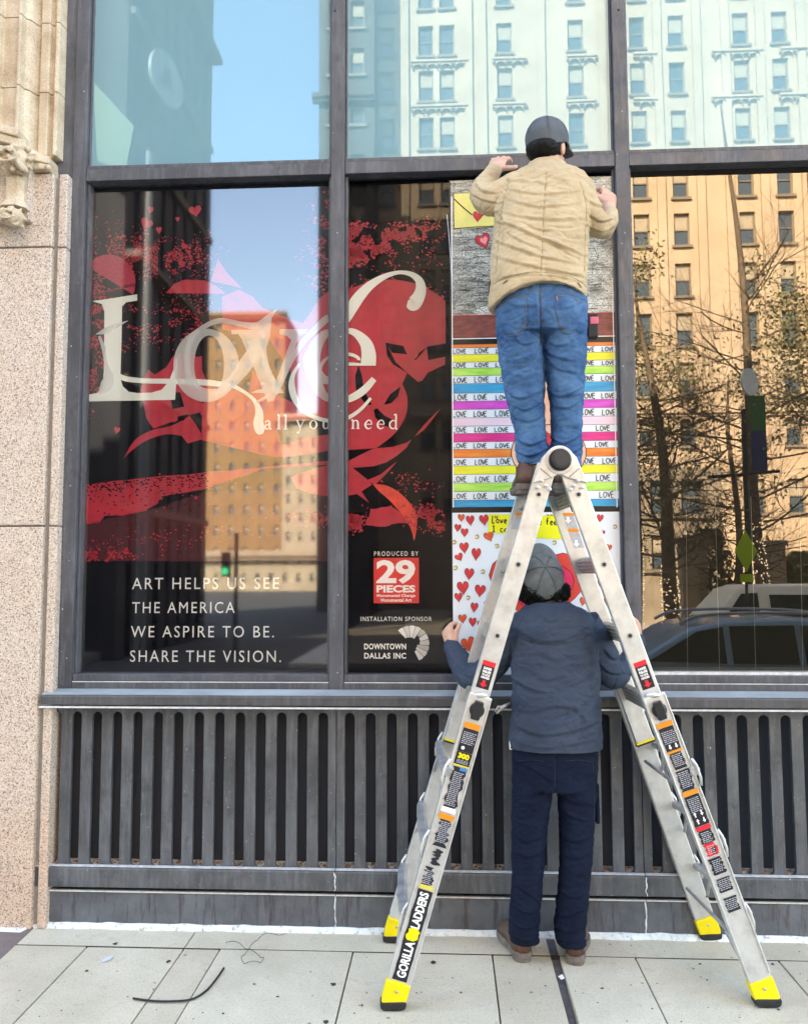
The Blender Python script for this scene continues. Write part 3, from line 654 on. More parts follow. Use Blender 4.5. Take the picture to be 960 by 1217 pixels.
# =================================================================== VENTILATION GRILLE AND PLINTH
grl = thing('ventilation_grille', 'dark grey slotted metal grille and base below the shop window, chipped and stained', 'grille', (X(400, 1000), 0, 0))
sx0 = X(67.7, 848, 0); pitch = (X(384, 848, 0)-sx0)/13
zg1, zg0 = zb-.001, Z(1035, 400, 0)
zst, zsb = Z(847.5, 400, 0), Z(1033.5, 400, 0)
sr = pitch*11.4/24.3/2
def slat_mesh(wl=None, wr=None):
    """web between two slots, flaring at both ends into half round arches"""
    h = pitch/2; pts = []
    def side(sgn, half, arch=True):
        q = []
        if arch:
            for i in range(9):
                a = R_(90*i/8); q.append((sgn*(half-sr*math.sin(a)), zst-sr+sr*math.cos(a)))
            for i in range(9):
                a = R_(90-90*i/8); q.append((sgn*(half-sr*math.sin(a)), zsb+sr-sr*math.cos(a)))
        return q
    hr = wr if wr else h; hl = wl if wl else h
    right = side(1, h) if not wr else []
    left = side(-1, h) if not wl else []
    pts = [(-hl, zg1), (hr, zg1)]+right+[(hr, zg0), (-hl, zg0)]+list(reversed(left))
    mb = MB(); mb.prism([(x, 0, z) for x, z in pts], (0, .022, 0))
    me = mb.mesh('slat', M_grille, (0, 0, 0), False, .0022); return me
me_s = slat_mesh(); 
random.seed(4)
seam = X(396.5, 848, 0)-sx0
k0 = []
xs = [sx0+i*pitch for i in range(14)]
gap = X(415.6, 848, 0)-xs[-1]
pw = 13*pitch+gap
panels = [[sx0+p*pw+i*pitch for i in range(14)] for p in range(3)]
for p, xs in enumerate(panels):
    for i in range(13):
        link('slat', me_s, grl, at=(xs[i]+pitch/2, random.uniform(-.001, .001), 0))
    e0 = (gap-.003)/2; 
    if p == 0:
        link('slat', slat_mesh(wl=None, wr=None), grl, at=(xs[0]-pitch/2, 0, 0))
    # half slats left and right of the seam between panels
    h = pitch/2
    link('end_slat', slat_mesh(wr=gap/2-.0015-(0)), grl, at=(xs[-1]+h, 0, 0)) if False else None
for p in range(3):
    xl, xr2 = panels[p][0], panels[p][-1]
    for sgn, xc in ((1, xr2), (-1, xl)):
        if p == 0 and sgn == -1: continue
        # from slot centre to the seam
        wd = gap/2-.0015; pts = [(0, zg1), (wd, zg1), (wd, zg0), (0, zg0)]
        q = []
        for i in range(9):
            a = R_(90*i/8); q.append((sr*math.sin(a), zst-sr+sr*math.cos(a)))
        for i in range(9):
            a = R_(90-90*i/8); q.append((sr*math.sin(a), zsb+sr-sr*math.cos(a)))
        pts = pts+list(reversed(q)); mb = MB()
        mb.prism([(sgn*x, 0, z) for x, z in pts], (0, .022, 0))
        link('end_slat', mb.mesh('end_slat', M_grille, (0, 0, 0), False, .0022), grl, at=(xc, 0, 0))
xpl = X(42, 1080, 0)
bar('back_plate', xpl+.02, x_m3b+.4, .13, .14, .2, zg1, mt=M_black, bev=0, par=grl)
bar('slot_liner', xpl+.02, x_m3b+.4, .071, .08, .2, zg1, mt=M_black, bev=0, par=grl)
M_deb = mat('grit', (.3, .28, .24), .9); co = coords(M_deb)
setc(M_deb, ramp(M_deb, nz(M_deb, co, 32, 4, .6), [(.26, (.07, .04, .025)), (.34, (.26, .12, .06)), (.42, (.38, .35, .30)), (.6, (.62, .62, .57))])); bump(M_deb, nz(M_deb, co, 120, 4), .8, .006)
mb = MB(); mb.prism([(xpl+.02, .0225, zsb-.03), (xpl+.02, .0225, zsb-.004), (xpl+.02, .070, zsb+.010), (xpl+.02, .070, zsb-.03)], (x_m3b+.3-xpl, 0, 0))
mb.build('inner_ledge', M_deb, grl)
random.seed(22); mb = MB()
for xs in panels:
    for x in xs:
        for k in range(7):
            c = Vector((x+random.uniform(-.018, .018), .028+random.uniform(0, .035), zsb+.002+random.uniform(0, .008))); r_ = random.uniform(.002, .006)
            mb.ball(c, (r_*1.6, r_, r_*.6), Matrix.Rotation(random.uniform(0, 3), 3, 'Z'), 5, 4)
tag(mb.build('litter', simple('rusty_leaves', (.30, .12, .05), .9, .6, 60), grl), kind='stuff')
bar('rusty_strut', panels[0][0]-.018, panels[0][0]-.008, .04, .06, zsb+.03, zst, mt=mottled('rust', (.12, .04, .02), (.28, .10, .05), 20), bev=0, par=grl)
zl1, zl0, zp1 = Z(1036, 400, -.03), Z(1059.5, 400, -.03), Z(1063, 400, -.012)
seams = [xpl, panels[0][-1]+gap/2, panels[1][-1]+gap/2, x_m3b+.4]
for i in range(3):
    a, b = seams[i]+.002, seams[i+1]-.002
    mb = MB(); pr = [(-.001, zg0-.002), (-.028, zl1+.001), (-.034, zl1-.006), (-.034, zl0), (.0, zl0), (.06, zl0), (.06, zg0-.002)]
    mb.prism([(a, y, z) for y, z in pr], (b-a, 0, 0)); mb.build('ledge_rail', M_grille, grl, bevel=.002)
    bar('ledge_highlight', a, b, -.0305, -.006, zl1+.0035, zl1+.0065, mt=M_white_line, bev=0, par=grl)  # highlight of the top edge, put in as a thin pale strip
    mb = MB(); pr = [(-.022, zp1-.007), (-.022, zp1), (.05, zp1), (.05, -.005), (-.014, -.005), (-.014, zp1-.012)]
    mb.prism([(a, y, z) for y, z in pr], (b-a, 0, 0)); mb.build('base_panel', M_plinth, grl, bevel=.0015)
    bar('base_edge', a, b, -.0235, -.010, zp1-.005, zp1+.0005, mt=M_white_line, bev=0, par=grl)
for i in (1, 2):
    random.seed(i); x = seams[i]
    for (za, zb_, yy) in ((zl0+.002, zl1-.004, -.0345), (.01, zp1-.008, -.0145)):
        pts = [(x+random.uniform(-.0035, .0035), yy, za+(zb_-za)*t/9) for t in range(10)]
        MB().tube(pts, [random.uniform(.0015, .0045) for _ in pts], 6).build('seam_sealant', M_caulk, grl, smooth=True)
# caulk bead along the pavement
random.seed(14); mb = MB(); n = 260
ring = []
for i in range(n+1):
    x = xe-.6+(x_m3b+.9-xe)*i/n; f = -.030-.010*noise.noise(Vector((x*7, 0, 1)))-.004*noise.noise(Vector((x*40, 0, 2)))
    zt_ = .022+.006*noise.noise(Vector((x*11, 3, 1)))
    if x < xpl: zt_ *= .5; f -= .06; 
    ring.append([(x, .05, -.02), (x, .05, zt_+.004), (x, f+.012 if x > xpl else f+.01, zt_), (x, f, zt_*.55), (x, f-.006, .001), (x, f-.004, -.02)])
mb.loft(ring); mb.build('sealant_bead', M_caulk, grl, smooth=False)

# =================================================================== BUILDING ABOVE (it shades the street)
M_body = mottled('upper_stone', (.45, .38, .3), (.58, .5, .4), 2)
hb = thing('corner_building', 'tall stone building rising above the shop window', 'building', (0, 5, 0))
MB().box(-60, 60, .35, 22, TOP, 23).build('upper_wall', M_body, hb)
MB().box(-60, xe-1.1, .05, 22, -.3, TOP-.002).build('side_wall', M_body, hb)
MB().box(x_m3b+.4, 60, .05, 22, -.3, TOP-.002).build('side_wall', M_body, hb)
MB().box(xe-1.1, x_m3b+.4, 3.2, 22, -.3, TOP-.002).build('shop_core', M_body, hb)
MB().box(xe-1.1, x_m2b-.06, .141, 3.18, .0, TOP-.002).build('shop_partition', M_black, hb)
MB().box(x_m2b-.05, x_m3b+.4, .35, 3.1, TOP-.03, TOP-.002).build('shop_ceiling', M_black, hb)

# =================================================================== THE HANGING BANNER (three drawings printed on one long sheet)
PYp = .045
ban = thing('art_banner', 'tall narrow banner of three childlike drawings held against the window by the two men', 'banner', (X(640, 790, PYp), PYp, Z(802, 640, PYp)))
bx0, bx1 = X(537, 500, PYp), X(734.5, 500, PYp)
zB, zT = Z(803, 640, PYp), Z(214, 535, PYp)
M_bback = mat('banner_black', (.006, .006, .007), .35)
MB().box(bx0-.006, bx1+.030, PYp, PYp+.008, zB, zT).build('backing_sheet', M_bback, ban, bevel=.001)
YA, YB, YC, YD = PYp-.0012, PYp-.002, PYp-.0028, PYp-.0036
def zu(v): return Z(v, 540, PYp)
def rect(par, x0, x1, z0, z1, y, mt, name):
    return MB().box(x0, x1, y, y+.0006, z0, z1).build(name, mt, par)
M_paper = simple('bluish_paper', (.74, .80, .88), .35, .02, 5)
# pencil sketch
M_sk = mat('pencil_sketch', (.6, .6, .55), .5); co = coords(M_sk, (1, 1, 1))
wv = N(M_sk, 'ShaderNodeTexWave', wave_type='BANDS', bands_direction='Z'); wv.inputs['Scale'].default_value = 26; wv.inputs['Distortion'].default_value = 14; wv.inputs['Detail'].default_value = 4; wv.inputs['Detail Scale'].default_value = 3
L(M_sk, co, wv.inputs['Vector'])
s1 = ramp(M_sk, wv.outputs['Fac'], [(.0, (.22, .22, .20)), (.3, (.60, .60, .56)), (.55, (.80, .80, .76))])
s2 = ramp(M_sk, nz(M_sk, coords(M_sk, (1, 1, 1.8)), 5, 9, .7, 1.2), [(.34, (.12, .12, .12)), (.47, (.55, .55, .53)), (.58, (1, 1, 1))])
s3 = ramp(M_sk, nz(M_sk, coords(M_sk, (1, 1, 14)), 16, 8, .8), [(.36, (.2, .2, .2)), (.5, (1, 1, 1))])
setc(M_sk, mix(M_sk, .85, mix(M_sk, .8, s1, s2, 'MULTIPLY'), s3, 'MULTIPLY'))
pk = rect(ban, bx0+.002, X(729, 300, PYp), zu(375), zT-.003, YA, M_sk, 'pencil_drawing')
# loose pencil strokes
random.seed(31); mb = MB()
xa, xb = bx0+.004, X(728, 300, PYp)
for k in range(900):
    x = random.uniform(xa, xb-.07); z = random.uniform(zu(374), zT-.006); l = random.uniform(.02, .09); sl_ = random.uniform(-.05, .05) if random.random() < .7 else random.uniform(-.8, .8)
    if random.random() < .25: l *= .5; sl_ = random.choice([5, -4, 8])
    dx = l/math.hypot(1, sl_); dz = dx*sl_; t = random.uniform(.0005, .0012)
    if x+dx > xb or not zu(374) < z+dz < zT-.004: continue
    nx, nz_ = -dz/l*t, dx/l*t
    mb.add([(x+nx, YB, z+nz_), (x-nx, YB, z-nz_), (x+dx-nx, YB, z+dz-nz_), (x+dx+nx, YB, z+dz+nz_)], [(0, 1, 2, 3)])
tag(mb.build('pencil_strokes', mat('graphite', (.05, .05, .055), .4), pk, recalc=False), kind='stuff')
M_env = simple('yellow_marker', (.78, .70, .22), .5, .06, 15)
shp(pk, M_env, YB-.0002, [(539, 230), (600, 228), (601, 268), (539, 272)], name='envelope')
def ink(par, pts, y=YC, w_=1.1, n=6, mt=M_ink, name='ink_line'):
    mb = MB(); stroke(mb, [(p[0], p[1], w_ if len(p) < 3 else p[2]) for p in pts], y, n); return mb.build(name, mt, par, recalc=False)
ink(pk, [(539, 229), (539, 250), (539.5, 272)], w_=.9); ink(pk, [(539, 271.5), (570, 269), (601, 268)], w_=.9)
ink(pk, [(539.5, 236), (550, 246), (561, 255)], w_=1.4); ink(pk, [(570, 259), (579, 250), (598, 232)], w_=1.4)
M_hred = simple('heart_red', (.62, .03, .04), .45, .2, 40); M_hor = simple('heart_orange', (.72, .09, .035), .45, .2, 40)
def inkheart(par, cx, cy, w_, h_, rot=0, mt=M_hred, o=1.0, y=YC):
    a = MB(); flat(a, heart(cx, cy, w_+o*1.6, h_+o*1.6, rot), y); b = a.build('heart', M_ink, par, recalc=False)
    shp(b, mt, y-.0004, heart(cx, cy, w_, h_, rot), name='heart_fill'); return b
inkheart(pk, 567.5, 256.5, 11, 13, .05, o=.5)
inkheart(pk, 574, 285.5, 17, 18, -.35, simple('crimson_marker', (.55, .02, .05), .5, .2, 30)); shp(pk, simple('pink_marker', (.85, .30, .30), .5, .1, 30), YC-.0008, heart(575, 285.5, 9, 10, -.35), name='heart_fill')
M_brick = mottled('brick_marker', (.10, .035, .03), (.34, .07, .06), 18, .5, .1, .002, stretch=(1, 1, 3))
bp_ = rect(ban, bx0+.002, X(731, 390, PYp), zu(402), zu(375.8), YA, M_brick, 'brick_drawing')
rect(bp_, bx0+.004, X(730, 390, PYp), zu(375.8), zu(374.6), YC, simple('crayon_red', (.5, .05, .05), .5), 'crayon_line')
rect(bp_, bx0+.002, X(731, 390, PYp), zu(403.2), zu(402.2), YB, M_white, 'paper_edge')
# striped drawing with rows of LOVE
xs1 = X(734, 500, PYp)
st_ = rect(ban, bx0+.001, xs1, zu(603.2), zu(409.3), YA, M_paper, 'striped_drawing')
def marker(name, c, c2):
    return mottled(name, c, c2, 9, .45, .08, .001, detail=9, stretch=(.7, 1, 5))
SC = {'o': marker('marker_orange', (.80, .13, .02), (.85, .30, .05)), 'y': marker('marker_yellow', (.72, .66, .02), (.86, .80, .06)), 'g': marker('marker_green', (.22, .62, .05), (.62, .85, .18)),
      'b': marker('marker_blue', (.01, .22, .50), (.02, .42, .68)), 'm': marker('marker_magenta', (.55, .03, .45), (.74, .10, .60)), 'p': marker('marker_pale_pink', (.78, .55, .68), (.82, .63, .74)), 'c': marker('marker_crimson', (.66, .01, .18), (.78, .05, .30))}
stripes = [('o', 409.5, 413.6), ('y', 421.6, 430.6), ('g', 437.8, 446.7), ('b', 456.2, 467.5), ('m', 477, 486.8), ('p', 496.8, 506.6), ('c', 515.3, 525.5), ('o', 534.2, 544), ('y', 554, 563.9), ('g', 574.3, 584.3), ('b', 594.5, 603)]
random.seed(12)
for c, a, b in stripes:
    rect(st_, bx0+.001, xs1, zu(b), zu(a), YB, SC[c], 'stripe')
    for e in (a, b): rect(st_, bx0+.001, xs1, zu(e)-.0008, zu(e)+.0008, YB-.0004, M_ink, 'ink_line')
GLY = {'L': [[(0, 1), (.03, .45), (0, 0), (.65, .04)]], 'O': [[(.35, 1), (.02, .72), (.1, .15), (.5, 0), (.8, .4), (.62, .9), (.3, .98)]], 'V': [[(0, .95), (.38, .02)], [(.38, .02), (.8, 1)]],
       'E': [[(.62, .98), (.05, .95), (.02, .05), (.68, .02)], [(.05, .5), (.5, .55)]]}
GLY2 = {'L': [[(0, 1.3), (0, 0), (.5, .05)]], 'o': [[(.3, .75), (0, .4), (.3, 0), (.55, .35), (.32, .75)]], 'v': [[(0, .7), (.25, 0)], [(.25, 0), (.55, .75)]], 'e': [[(.05, .38), (.5, .42), (.3, .75), (0, .35), (.25, 0), (.55, .1)]],
        'M': [[(0, 0), (.1, 1.2), (.4, .5), (.7, 1.2), (.8, 0)]], 'm': [[(0, 0), (0, .7)], [(0, .6), (.25, .75), (.3, 0)], [(.3, .6), (.55, .75), (.6, 0)]], 'f': [[(.5, 1.25), (.25, 1.2), (.22, 0)], [(0, .65), (.5, .7)]], 'l': [[(.1, 1.3), (.1, 0)]],
        'I': [[(.25, 1.2), (.25, 0)], [(0, 1.2), (.5, 1.2)], [(0, 0), (.5, 0)]], 'c': [[(.5, .65), (.2, .7), (0, .3), (.25, 0), (.5, .1)]], 'a': [[(.5, .65), (.15, .7), (0, .3), (.25, 0), (.5, .3)], [(.5, .7), (.55, 0)]], 'n': [[(0, 0), (0, .7)], [(0, .5), (.3, .75), (.5, .4), (.5, 0)]],
        'k': [[(0, 1.25), (0, 0)], [(.5, .75), (0, .35)], [(.1, .4), (.5, 0)]], 's': [[(.5, .65), (.15, .7), (.1, .45), (.45, .3), (.4, .03), (0, .08)]], 'i': [[(.1, .7), (.1, 0)], [(.1, 1.05), (.11, 1.0)]]}
def hand_write(par, s, u, v, w_, h_, y, lw=1.0, G_=GLY, adv=1.0, jit=.06, name='handwriting', skew=0):
    mb = MB(); x = u
    for ch in s:
        for stp in G_.get(ch, []):
            pts = [(x+(a+random.uniform(-jit, jit))*w_, v+skew*(x-u)-(b+random.uniform(-jit, jit))*h_, lw) for a, b in stp]
            stroke(mb, pts, y, 5)
        x += w_*adv if ch != ' ' else w_*.8
        if ch == ' ' and mb.v: mb.build(name, M_ink, par, recalc=False); mb = MB()
    if mb.v: mb.build(name, M_ink, par, recalc=False)
rows = [(413.6, 421.6), (430.6, 437.8), (446.7, 456.2), (467.5, 477), (486.8, 496.8), (506.6, 515.3), (525.5, 534.2), (544, 554), (563.9, 574.3), (584.3, 594.5)]
slope = (P(730, 500, PYp).x, )
def wallslope(v, u):       # photo v of the height that sits at v above u=540
    z = zu(v); p = Vector((X(u, v, PYp), PYp, z)); d = p-EYE; return 608.5-FPX*d.dot(up)/d.dot(fw)
for i, (a, b) in enumerate(rows):
    for k in range(8):
        u = 538.5+k*25.2+random.uniform(-1.2, 1.2)
        if i in (5, 6, 8, 9) and k == 7: continue
        if i in (5, 6, 8, 9) and k == 6: u = 710+random.uniform(-3, 4)
        va = wallslope(b, u)-1.4-random.uniform(0, .5); h_ = (b-a)*random.uniform(.56, .66)
        hand_write(st_, 'LOVE', u, va, 4.5*random.uniform(.92, 1.05), h_, YC, .95, GLY, .98, name='love_word', skew=-.012)
M_skin_m = mottled('peach_marker', (.80, .36, .24), (.85, .55, .42), 30, .5, .1, .001)
def ringshape(par, cx, cy, rx, ry, th, mt):
    mb = MB(); ring2(mb, ell(cx, cy, rx+1, ry+1), ell(cx, cy, rx-th-1, ry-th-1), YC-.0002); mb.build('ink_line', M_ink, par, recalc=False)
    mb = MB(); ring2(mb, ell(cx, cy, rx, ry), ell(cx, cy, rx-th, ry-th), YC-.0006); mb.build('drawn_arm', mt, par, recalc=False)
shp(st_, M_paper, YC, ell(652, 538, 43, 31), name='drawn_shape'); ringshape(st_, 652, 538, 44, 33, 10, M_skin_m)
shp(st_, M_skin_m, YC-.0001, [(646, 455), (656, 455), (657, 475), (651, 480), (646, 478)], [(645, 478), (655, 478), (656, 510), (650, 512)], name='drawn_shape')
inkheart(st_, 653, 522, 26, 24, 0, M_hred, 1, YC-.0010)
# drawing of hearts
xh0, xh1 = X(538, 700, PYp), X(742, 700, PYp)
hp = rect(ban, xh0, xh1, zB+.004, zu(609.5), YA, M_paper, 'hearts_drawing')
M_gold = simple('gold_marker', (.45, .33, .08), .4, .3, 60)
for (cx, cy, w_, h_, r, o) in ((548, 615, 7, 9, 0, 0), (558.7, 618, 9, 12, -.1, 1), (575, 617.5, 10, 13, -.15, 1), (543.8, 627, 7, 9, .1, 1), (552, 632.5, 8, 10, 0, 1), (581, 637, 11, 12, -.4, 0), (551.5, 650.5, 10, 13, -.1, 1), (565.7, 658, 10, 15, .05, 1),
                           (545.5, 662, 9, 9, -.5, 1), (557.5, 681.5, 10.5, 14, .05, 1), (550, 698, 13, 16, -.1, 1), (570.5, 701.5, 12, 14.5, .1, 1), (544.7, 709.5, 8.5, 11, -.1, 1), (563.5, 721.5, 8, 12, .1, 1), (549.5, 735, 9, 10.5, -.1, 0), (561.5, 739, 8, 11, 0, 1), (571, 742, 7, 9, 0, 1),
                           (557, 766, 16, 20, -.3, 0), (578, 718, 5, 7, 0, 1), (713, 615.5, 7, 9, .1, 1), (716, 633, 4.5, 6, .1, 1), (723, 651, 6.5, 9, .2, 0), (692.7, 714.5, 7, 10, .1, 0), (714, 693, 6, 12, -.1, 0), (721, 714, 6, 10, 0, 0), (699, 708, 5, 9, -.3, 1), (653, 614, 7, 5, 0, 1), (664, 614.5, 6, 5, 0, 1),
                           (590, 615, 5, 5, 0, 1), (603, 752, 11, 13, .1, 1), (592, 775, 9, 11, 0, 0), (625, 768, 12, 14, 0, 1), (668, 760, 12, 14, .1, 1), (700, 745, 11, 13, 0, 0), (722, 740, 9, 11, .1, 1), (712, 770, 12, 14, -.1, 1), (730, 765, 7, 9, 0, 1), (685, 785, 10, 12, 0, 1), (640, 790, 9, 11, 0, 1)):
    inkheart(hp, cx, cy, w_, h_, r, M_hor if o == 0 else M_hred, .75)
for (cx, cy) in ((539.5, 644.5), (566.5, 638), (590.5, 649), (541, 675), (573.5, 679.5), (556, 710.5), (567.5, 756), (658.5, 645), (730.5, 626), (565, 795), (735, 700)):
    mb = MB(); random.seed(int(cx)); stroke(mb, [(cx-2+random.uniform(-.5, .5), cy-1, 1.5), (cx+1, cy-2, 1.8), (cx+2, cy+.5, 1.5), (cx, cy+2, 1.6), (cx-2, cy+1.2, 1.2)], YC); mb.build('gold_squiggle', M_gold, hp, recalc=False)
bigh = inkheart(hp, 640, 697, 117, 96, 0, simple('big_heart', (.70, .05, .035), .45, .12, 14), 1, YB)
b2 = inkheart(hp, 640, 700, 84, 68, 0, simple('inner_heart', (.70, .02, .10), .45, .12, 14), 1, YB-.0010)
note = shp(hp, simple('yellow_note', (.86, .82, .02), .5, .03, 20), YC-.0004, [(581, 611), (676, 613.5), (675.5, 641.5), (640, 639.5), (580, 632)], name='note_strip')
random.seed(6)
hand_write(note, 'Love Makes me feel', 585, 621.5, 5.4, 6.4, YD, 1.35, GLY2, .86, .04, skew=.035)
hand_write(note, 'I can', 585, 632, 5.6, 5.6, YD, 1.35, GLY2, .88, .04, skew=.02)
# glints on the clear sleeve edges, put in as white and bluish strips
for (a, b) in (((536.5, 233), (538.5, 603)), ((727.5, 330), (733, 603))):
    mb = MB(); stroke(mb, [(a[0], a[1], 1.0), (b[0], b[1], 1.2)], YD-.001, 4); mb.build('sleeve_glint', M_white, ban, recalc=False)
MB().tube([P(531, 255, .03), P(533, 275, .03), P(535.5, 310, .03), P(537.5, 360, .03)], .0016, 6).build('sleeve_glint', simple('film_edge_glint', (.6, .65, .8), .2), ban)
M_cork = simple('banner_edge', (.35, .20, .08), .6, .3, 60)
bar('side_edge', X(741.5, 720, PYp)-.006, X(741.5, 720, PYp)+.006, PYp-.001, PYp+.006, zB, Z(600, 740, PYp), mt=M_cork, bev=0, par=ban)

# =================================================================== ACROSS THE STREET (seen as reflections)
def facade(par, x0, x1, y, z0, z1, ax, dirn, cols, rowz, ww, wh, M_wall, M_win, M_fr, face='y', deep=.25):
    pass
M_lime = mat('sunlit_stone', (.5, .42, .33), .8); co = coords(M_lime)
setc(M_lime, ramp(M_lime, nz(M_lime, co, .35, 8, .6), [(.3, (.33, .25, .175)), (.6, (.41, .32, .235)), (.8, (.47, .39, .30))])); bump(M_lime, nz(M_lime, co, 6, 6), .3, .03)
M_brown = mottled('shaded_masonry', (.035, .03, .03), (.06, .052, .048), .8, .8)  # shade is put into this brown tone
M_darkst = mottled('dark_masonry', (.006, .008, .015), (.016, .017, .022), .7, .8)
M_orange = mottled('orange_brick', (.15, .085, .035), (.21, .125, .055), .2, .8)
M_pale = mottled('pale_stone', (.22, .18, .125), (.30, .25, .19), .3, .8)
M_wing = mat('window_glass_far', (.05, .07, .09), .12)
M_blind = simple('window_blind', (.30, .26, .20), .8, .1, 2)
M_wframe = simple('window_frame_far', (.16, .13, .10), .7)
def win_wall(par, x0, x1, yf, z0, z1, xs, zs, ww, wh, mw, deep=.3, sash=True):
    """wall facing +y with real openings: piers between window columns and spandrels between rows"""
    xs = sorted(xs); cuts = [x0]
    pm = MB()
    edges = [x0]+[e for x in xs for e in (x-ww/2, x+ww/2)]+[x1]
    for i in range(0, len(edges), 2): pm.box(edges[i], edges[i+1], yf-deep, yf, z0-.8, z1)
    pm.build('pier_wall', mw, par)
    sm = MB()
    for x in xs:
        ze = [z0-.8]+[e for z in zs for e in (z-wh/2, z+wh/2)]+[z1]
        for i in range(0, len(ze), 2):
            if ze[i+1] > ze[i]: sm.box(x-ww/2+.002, x+ww/2-.002, yf-deep, yf-.02, ze[i], ze[i+1])
    sm.build('spandrel', mw, par)
    MB().box(x0, x1, yf-14, yf-deep-.3, z0-.8, z1).build('core', M_darkst, par)
    fm = MB(); fm.box(-ww/2, ww/2, -.02, 0, -wh/2, wh/2)
    me = fm.mesh('pane', M_wing)
    fr = MB(); t = .09
    fr.box(-ww/2, ww/2, 0, .06, -.04, .04); fr.box(-ww/2, -ww/2+t, 0, .06, -wh/2, wh/2); fr.box(ww/2-t, ww/2, 0, .06, -wh/2, wh/2)
    fr.box(-ww/2, ww/2, 0, .061, wh/2-t, wh/2); fr.box(-ww/2-.15, ww/2+.15, 0, .42, -wh/2-.18, -wh/2)
    fme = fr.mesh('frame', M_wframe)
    bl = MB().box(-ww/2+t, ww/2-t, .01, .03, 0, wh/2-t).mesh('blind', M_blind)
    for x in xs:
        for z in zs:
            link('window_frame', fme, par, at=(x, yf-deep+.02, z))
            o = link('window_pane', me, par, at=(x, yf-deep+.01, z))
            if random.random() < .75: link('window_blind', bl, par, at=(x, yf-deep+.01, z))
random.seed(9)
D1 = 50.0
xB0, xB1 = Q(447, 500, D1).x, Q(1250, 500, D1).x
hotel = thing('stone_hotel', 'long sunlit beige stone hotel with arched cornices across the street', 'building', (xB0, -D1, 0))
cols = [Q(u, 400, D1).x for u in (460, 508, 534, 604, 690, 766, 814, 893, 940, 1010, 1060, 1130, 1180)]
rz_ = [Q(815, v, D1).z for v in (590, 510, 450, 391, 332, 272, 215, 149, 92, 37, -20, -78)]
win_wall(hotel, xB0, xB1, -D1, 0, Q(700, -110, D1).z, cols, rz_, 1.05, 2.25, M_lime)
def cornice(par, x0, x1, y, z, mw, arch=True, s=1.0):
    mb = MB(); mb.box(x0, x1, y+.01, y+.45*s, z, z+.22*s); mb.box(x0, x1, y+.01, y+.3*s, z-.2*s, z-.005); mb.build('cornice', mw, par)
    if arch:
        mb = MB(); n = int((x1-x0)/.95)
        for i in range(n):
            cx = x0+(i+.5)*(x1-x0)/n; r = .38
            pts = [(cx+r*math.cos(math.pi*k/8), z-.62*s+r*.8*math.sin(math.pi*k/8)) for k in range(9)]
            for k in range(8):
                (xa, za), (xb, zb_) = pts[k], pts[k+1]
                mb.add([(xa, y+.01, za), (xb, y+.01, zb_), (xb*1.0, y+.22, zb_), (xa, y+.22, za), (xa, y+.01, za+.12), (xb, y+.01, zb_+.12), (xb, y+.22, zb_+.12), (xa, y+.22, za+.12)], [(3, 2, 6, 7), (0, 1, 2, 3), (4, 5, 6, 7)])
        mb.build('arch_band', mw, par)
for v, u0, u1 in ((187, 447, 1250), (492, 447, 1250)): cornice(hotel, Q(u0, v, D1).x, Q(u1, v, D1).x, -D1, Q(800, v, D1).z, M_lime)
for v in (120, 66):
    for (a, b) in ((488, 556), (585, 625), (672, 708), (752, 780), (845, 905), (925, 960)): cornice(hotel, Q(a, v, D1).x, Q(b, v, D1).x, -D1, Q(800, v, D1).z, M_lime, True, .7)
for u in (482, 560, 577, 648, 722, 742, 790, 838, 873, 915, 965):
    x = Q(u, 400, D1).x; MB().box(x-.28, x+.28, -D1+.003, -D1+.22, 0, Q(700, -110, D1).z-.02).build('wall_rib', M_lime, hotel)
# added tower beside it: shade on this stretch is put into its brown tone
D2 = 47.0
tow = thing('shade_toned_tower', 'narrow tower added between the hotel and the cross street, shade put into its brown tone', 'building', (Q(410, 600, D2).x, -D2, 0))
xt0, xt1 = Q(377, 500, D2).x, Q(445, 500, D2).x
win_wall(tow, xt0, xt1, -D2, 0, Q(700, -150, D2).z, [xt0+(xt1-xt0)*f for f in (.3, .7)], rz_, .9, 1.9, M_brown)
cornice(tow, xt0-.4, xt1, -D2, Q(400, 120, D2).z, M_brown, False, 1.2)
# near corner building seen at a slant
Dn, Df = 21.0, 34.0
qn, qf = Q(96, 400, Dn), Q(245, 400, Df)
xc = -9.6
dnear = 19.5; 
dfar = None
a_ = ray(245, 400); tt = (xc-EYE.x)/a_.x; yfar = EYE.y+a_.y*tt; dfar = yfar-2*GL
cbld = thing('corner_tower', 'dark masonry building on the far left corner with slanting ledges', 'building', (xc, -dnear, 0))
HC = 46.0
MB().box(xc-18, xc-.5, -dfar, -dnear-.3, -.8, HC).build('core', M_darkst, cbld)
# +x face: piers with windows between, running away from us
ny = 7; py_ = (dfar-dnear)/ny; mb = MB(); sp_ = MB(); lg_ = MB(); M_winb = mat('dark_window', (.02, .035, .04), .1)
for i in range(ny+1):
    y = -dnear-py_*i; mb.box(xc-.5, xc, y-.35, y+.35, -.8, HC)
mb.build('wall_pier', M_darkst, cbld)
wn = MB(); 
nfl = 12; fh = HC/nfl
for k in range(nfl):
    z = fh*(k+1)
    sp_.box(xc-.5, xc-.12, -dfar, -dnear, z-1.2, z)
    if k % 1 == 0: lg_.box(xc-.5, xc+(.5 if k % 3 == 2 else .18), -dfar-.1, -dnear+.3, z-.25, z-.02)
sp_.build('spandrel', M_darkst, cbld); lg_.build('ledge', mottled('tan_ledge', (.035, .032, .028), (.075, .065, .05), 1), cbld)
MB().box(xc-.49, xc-.4, -dfar, -dnear, -.8, HC).build('window_glazing', M_winb, cbld)
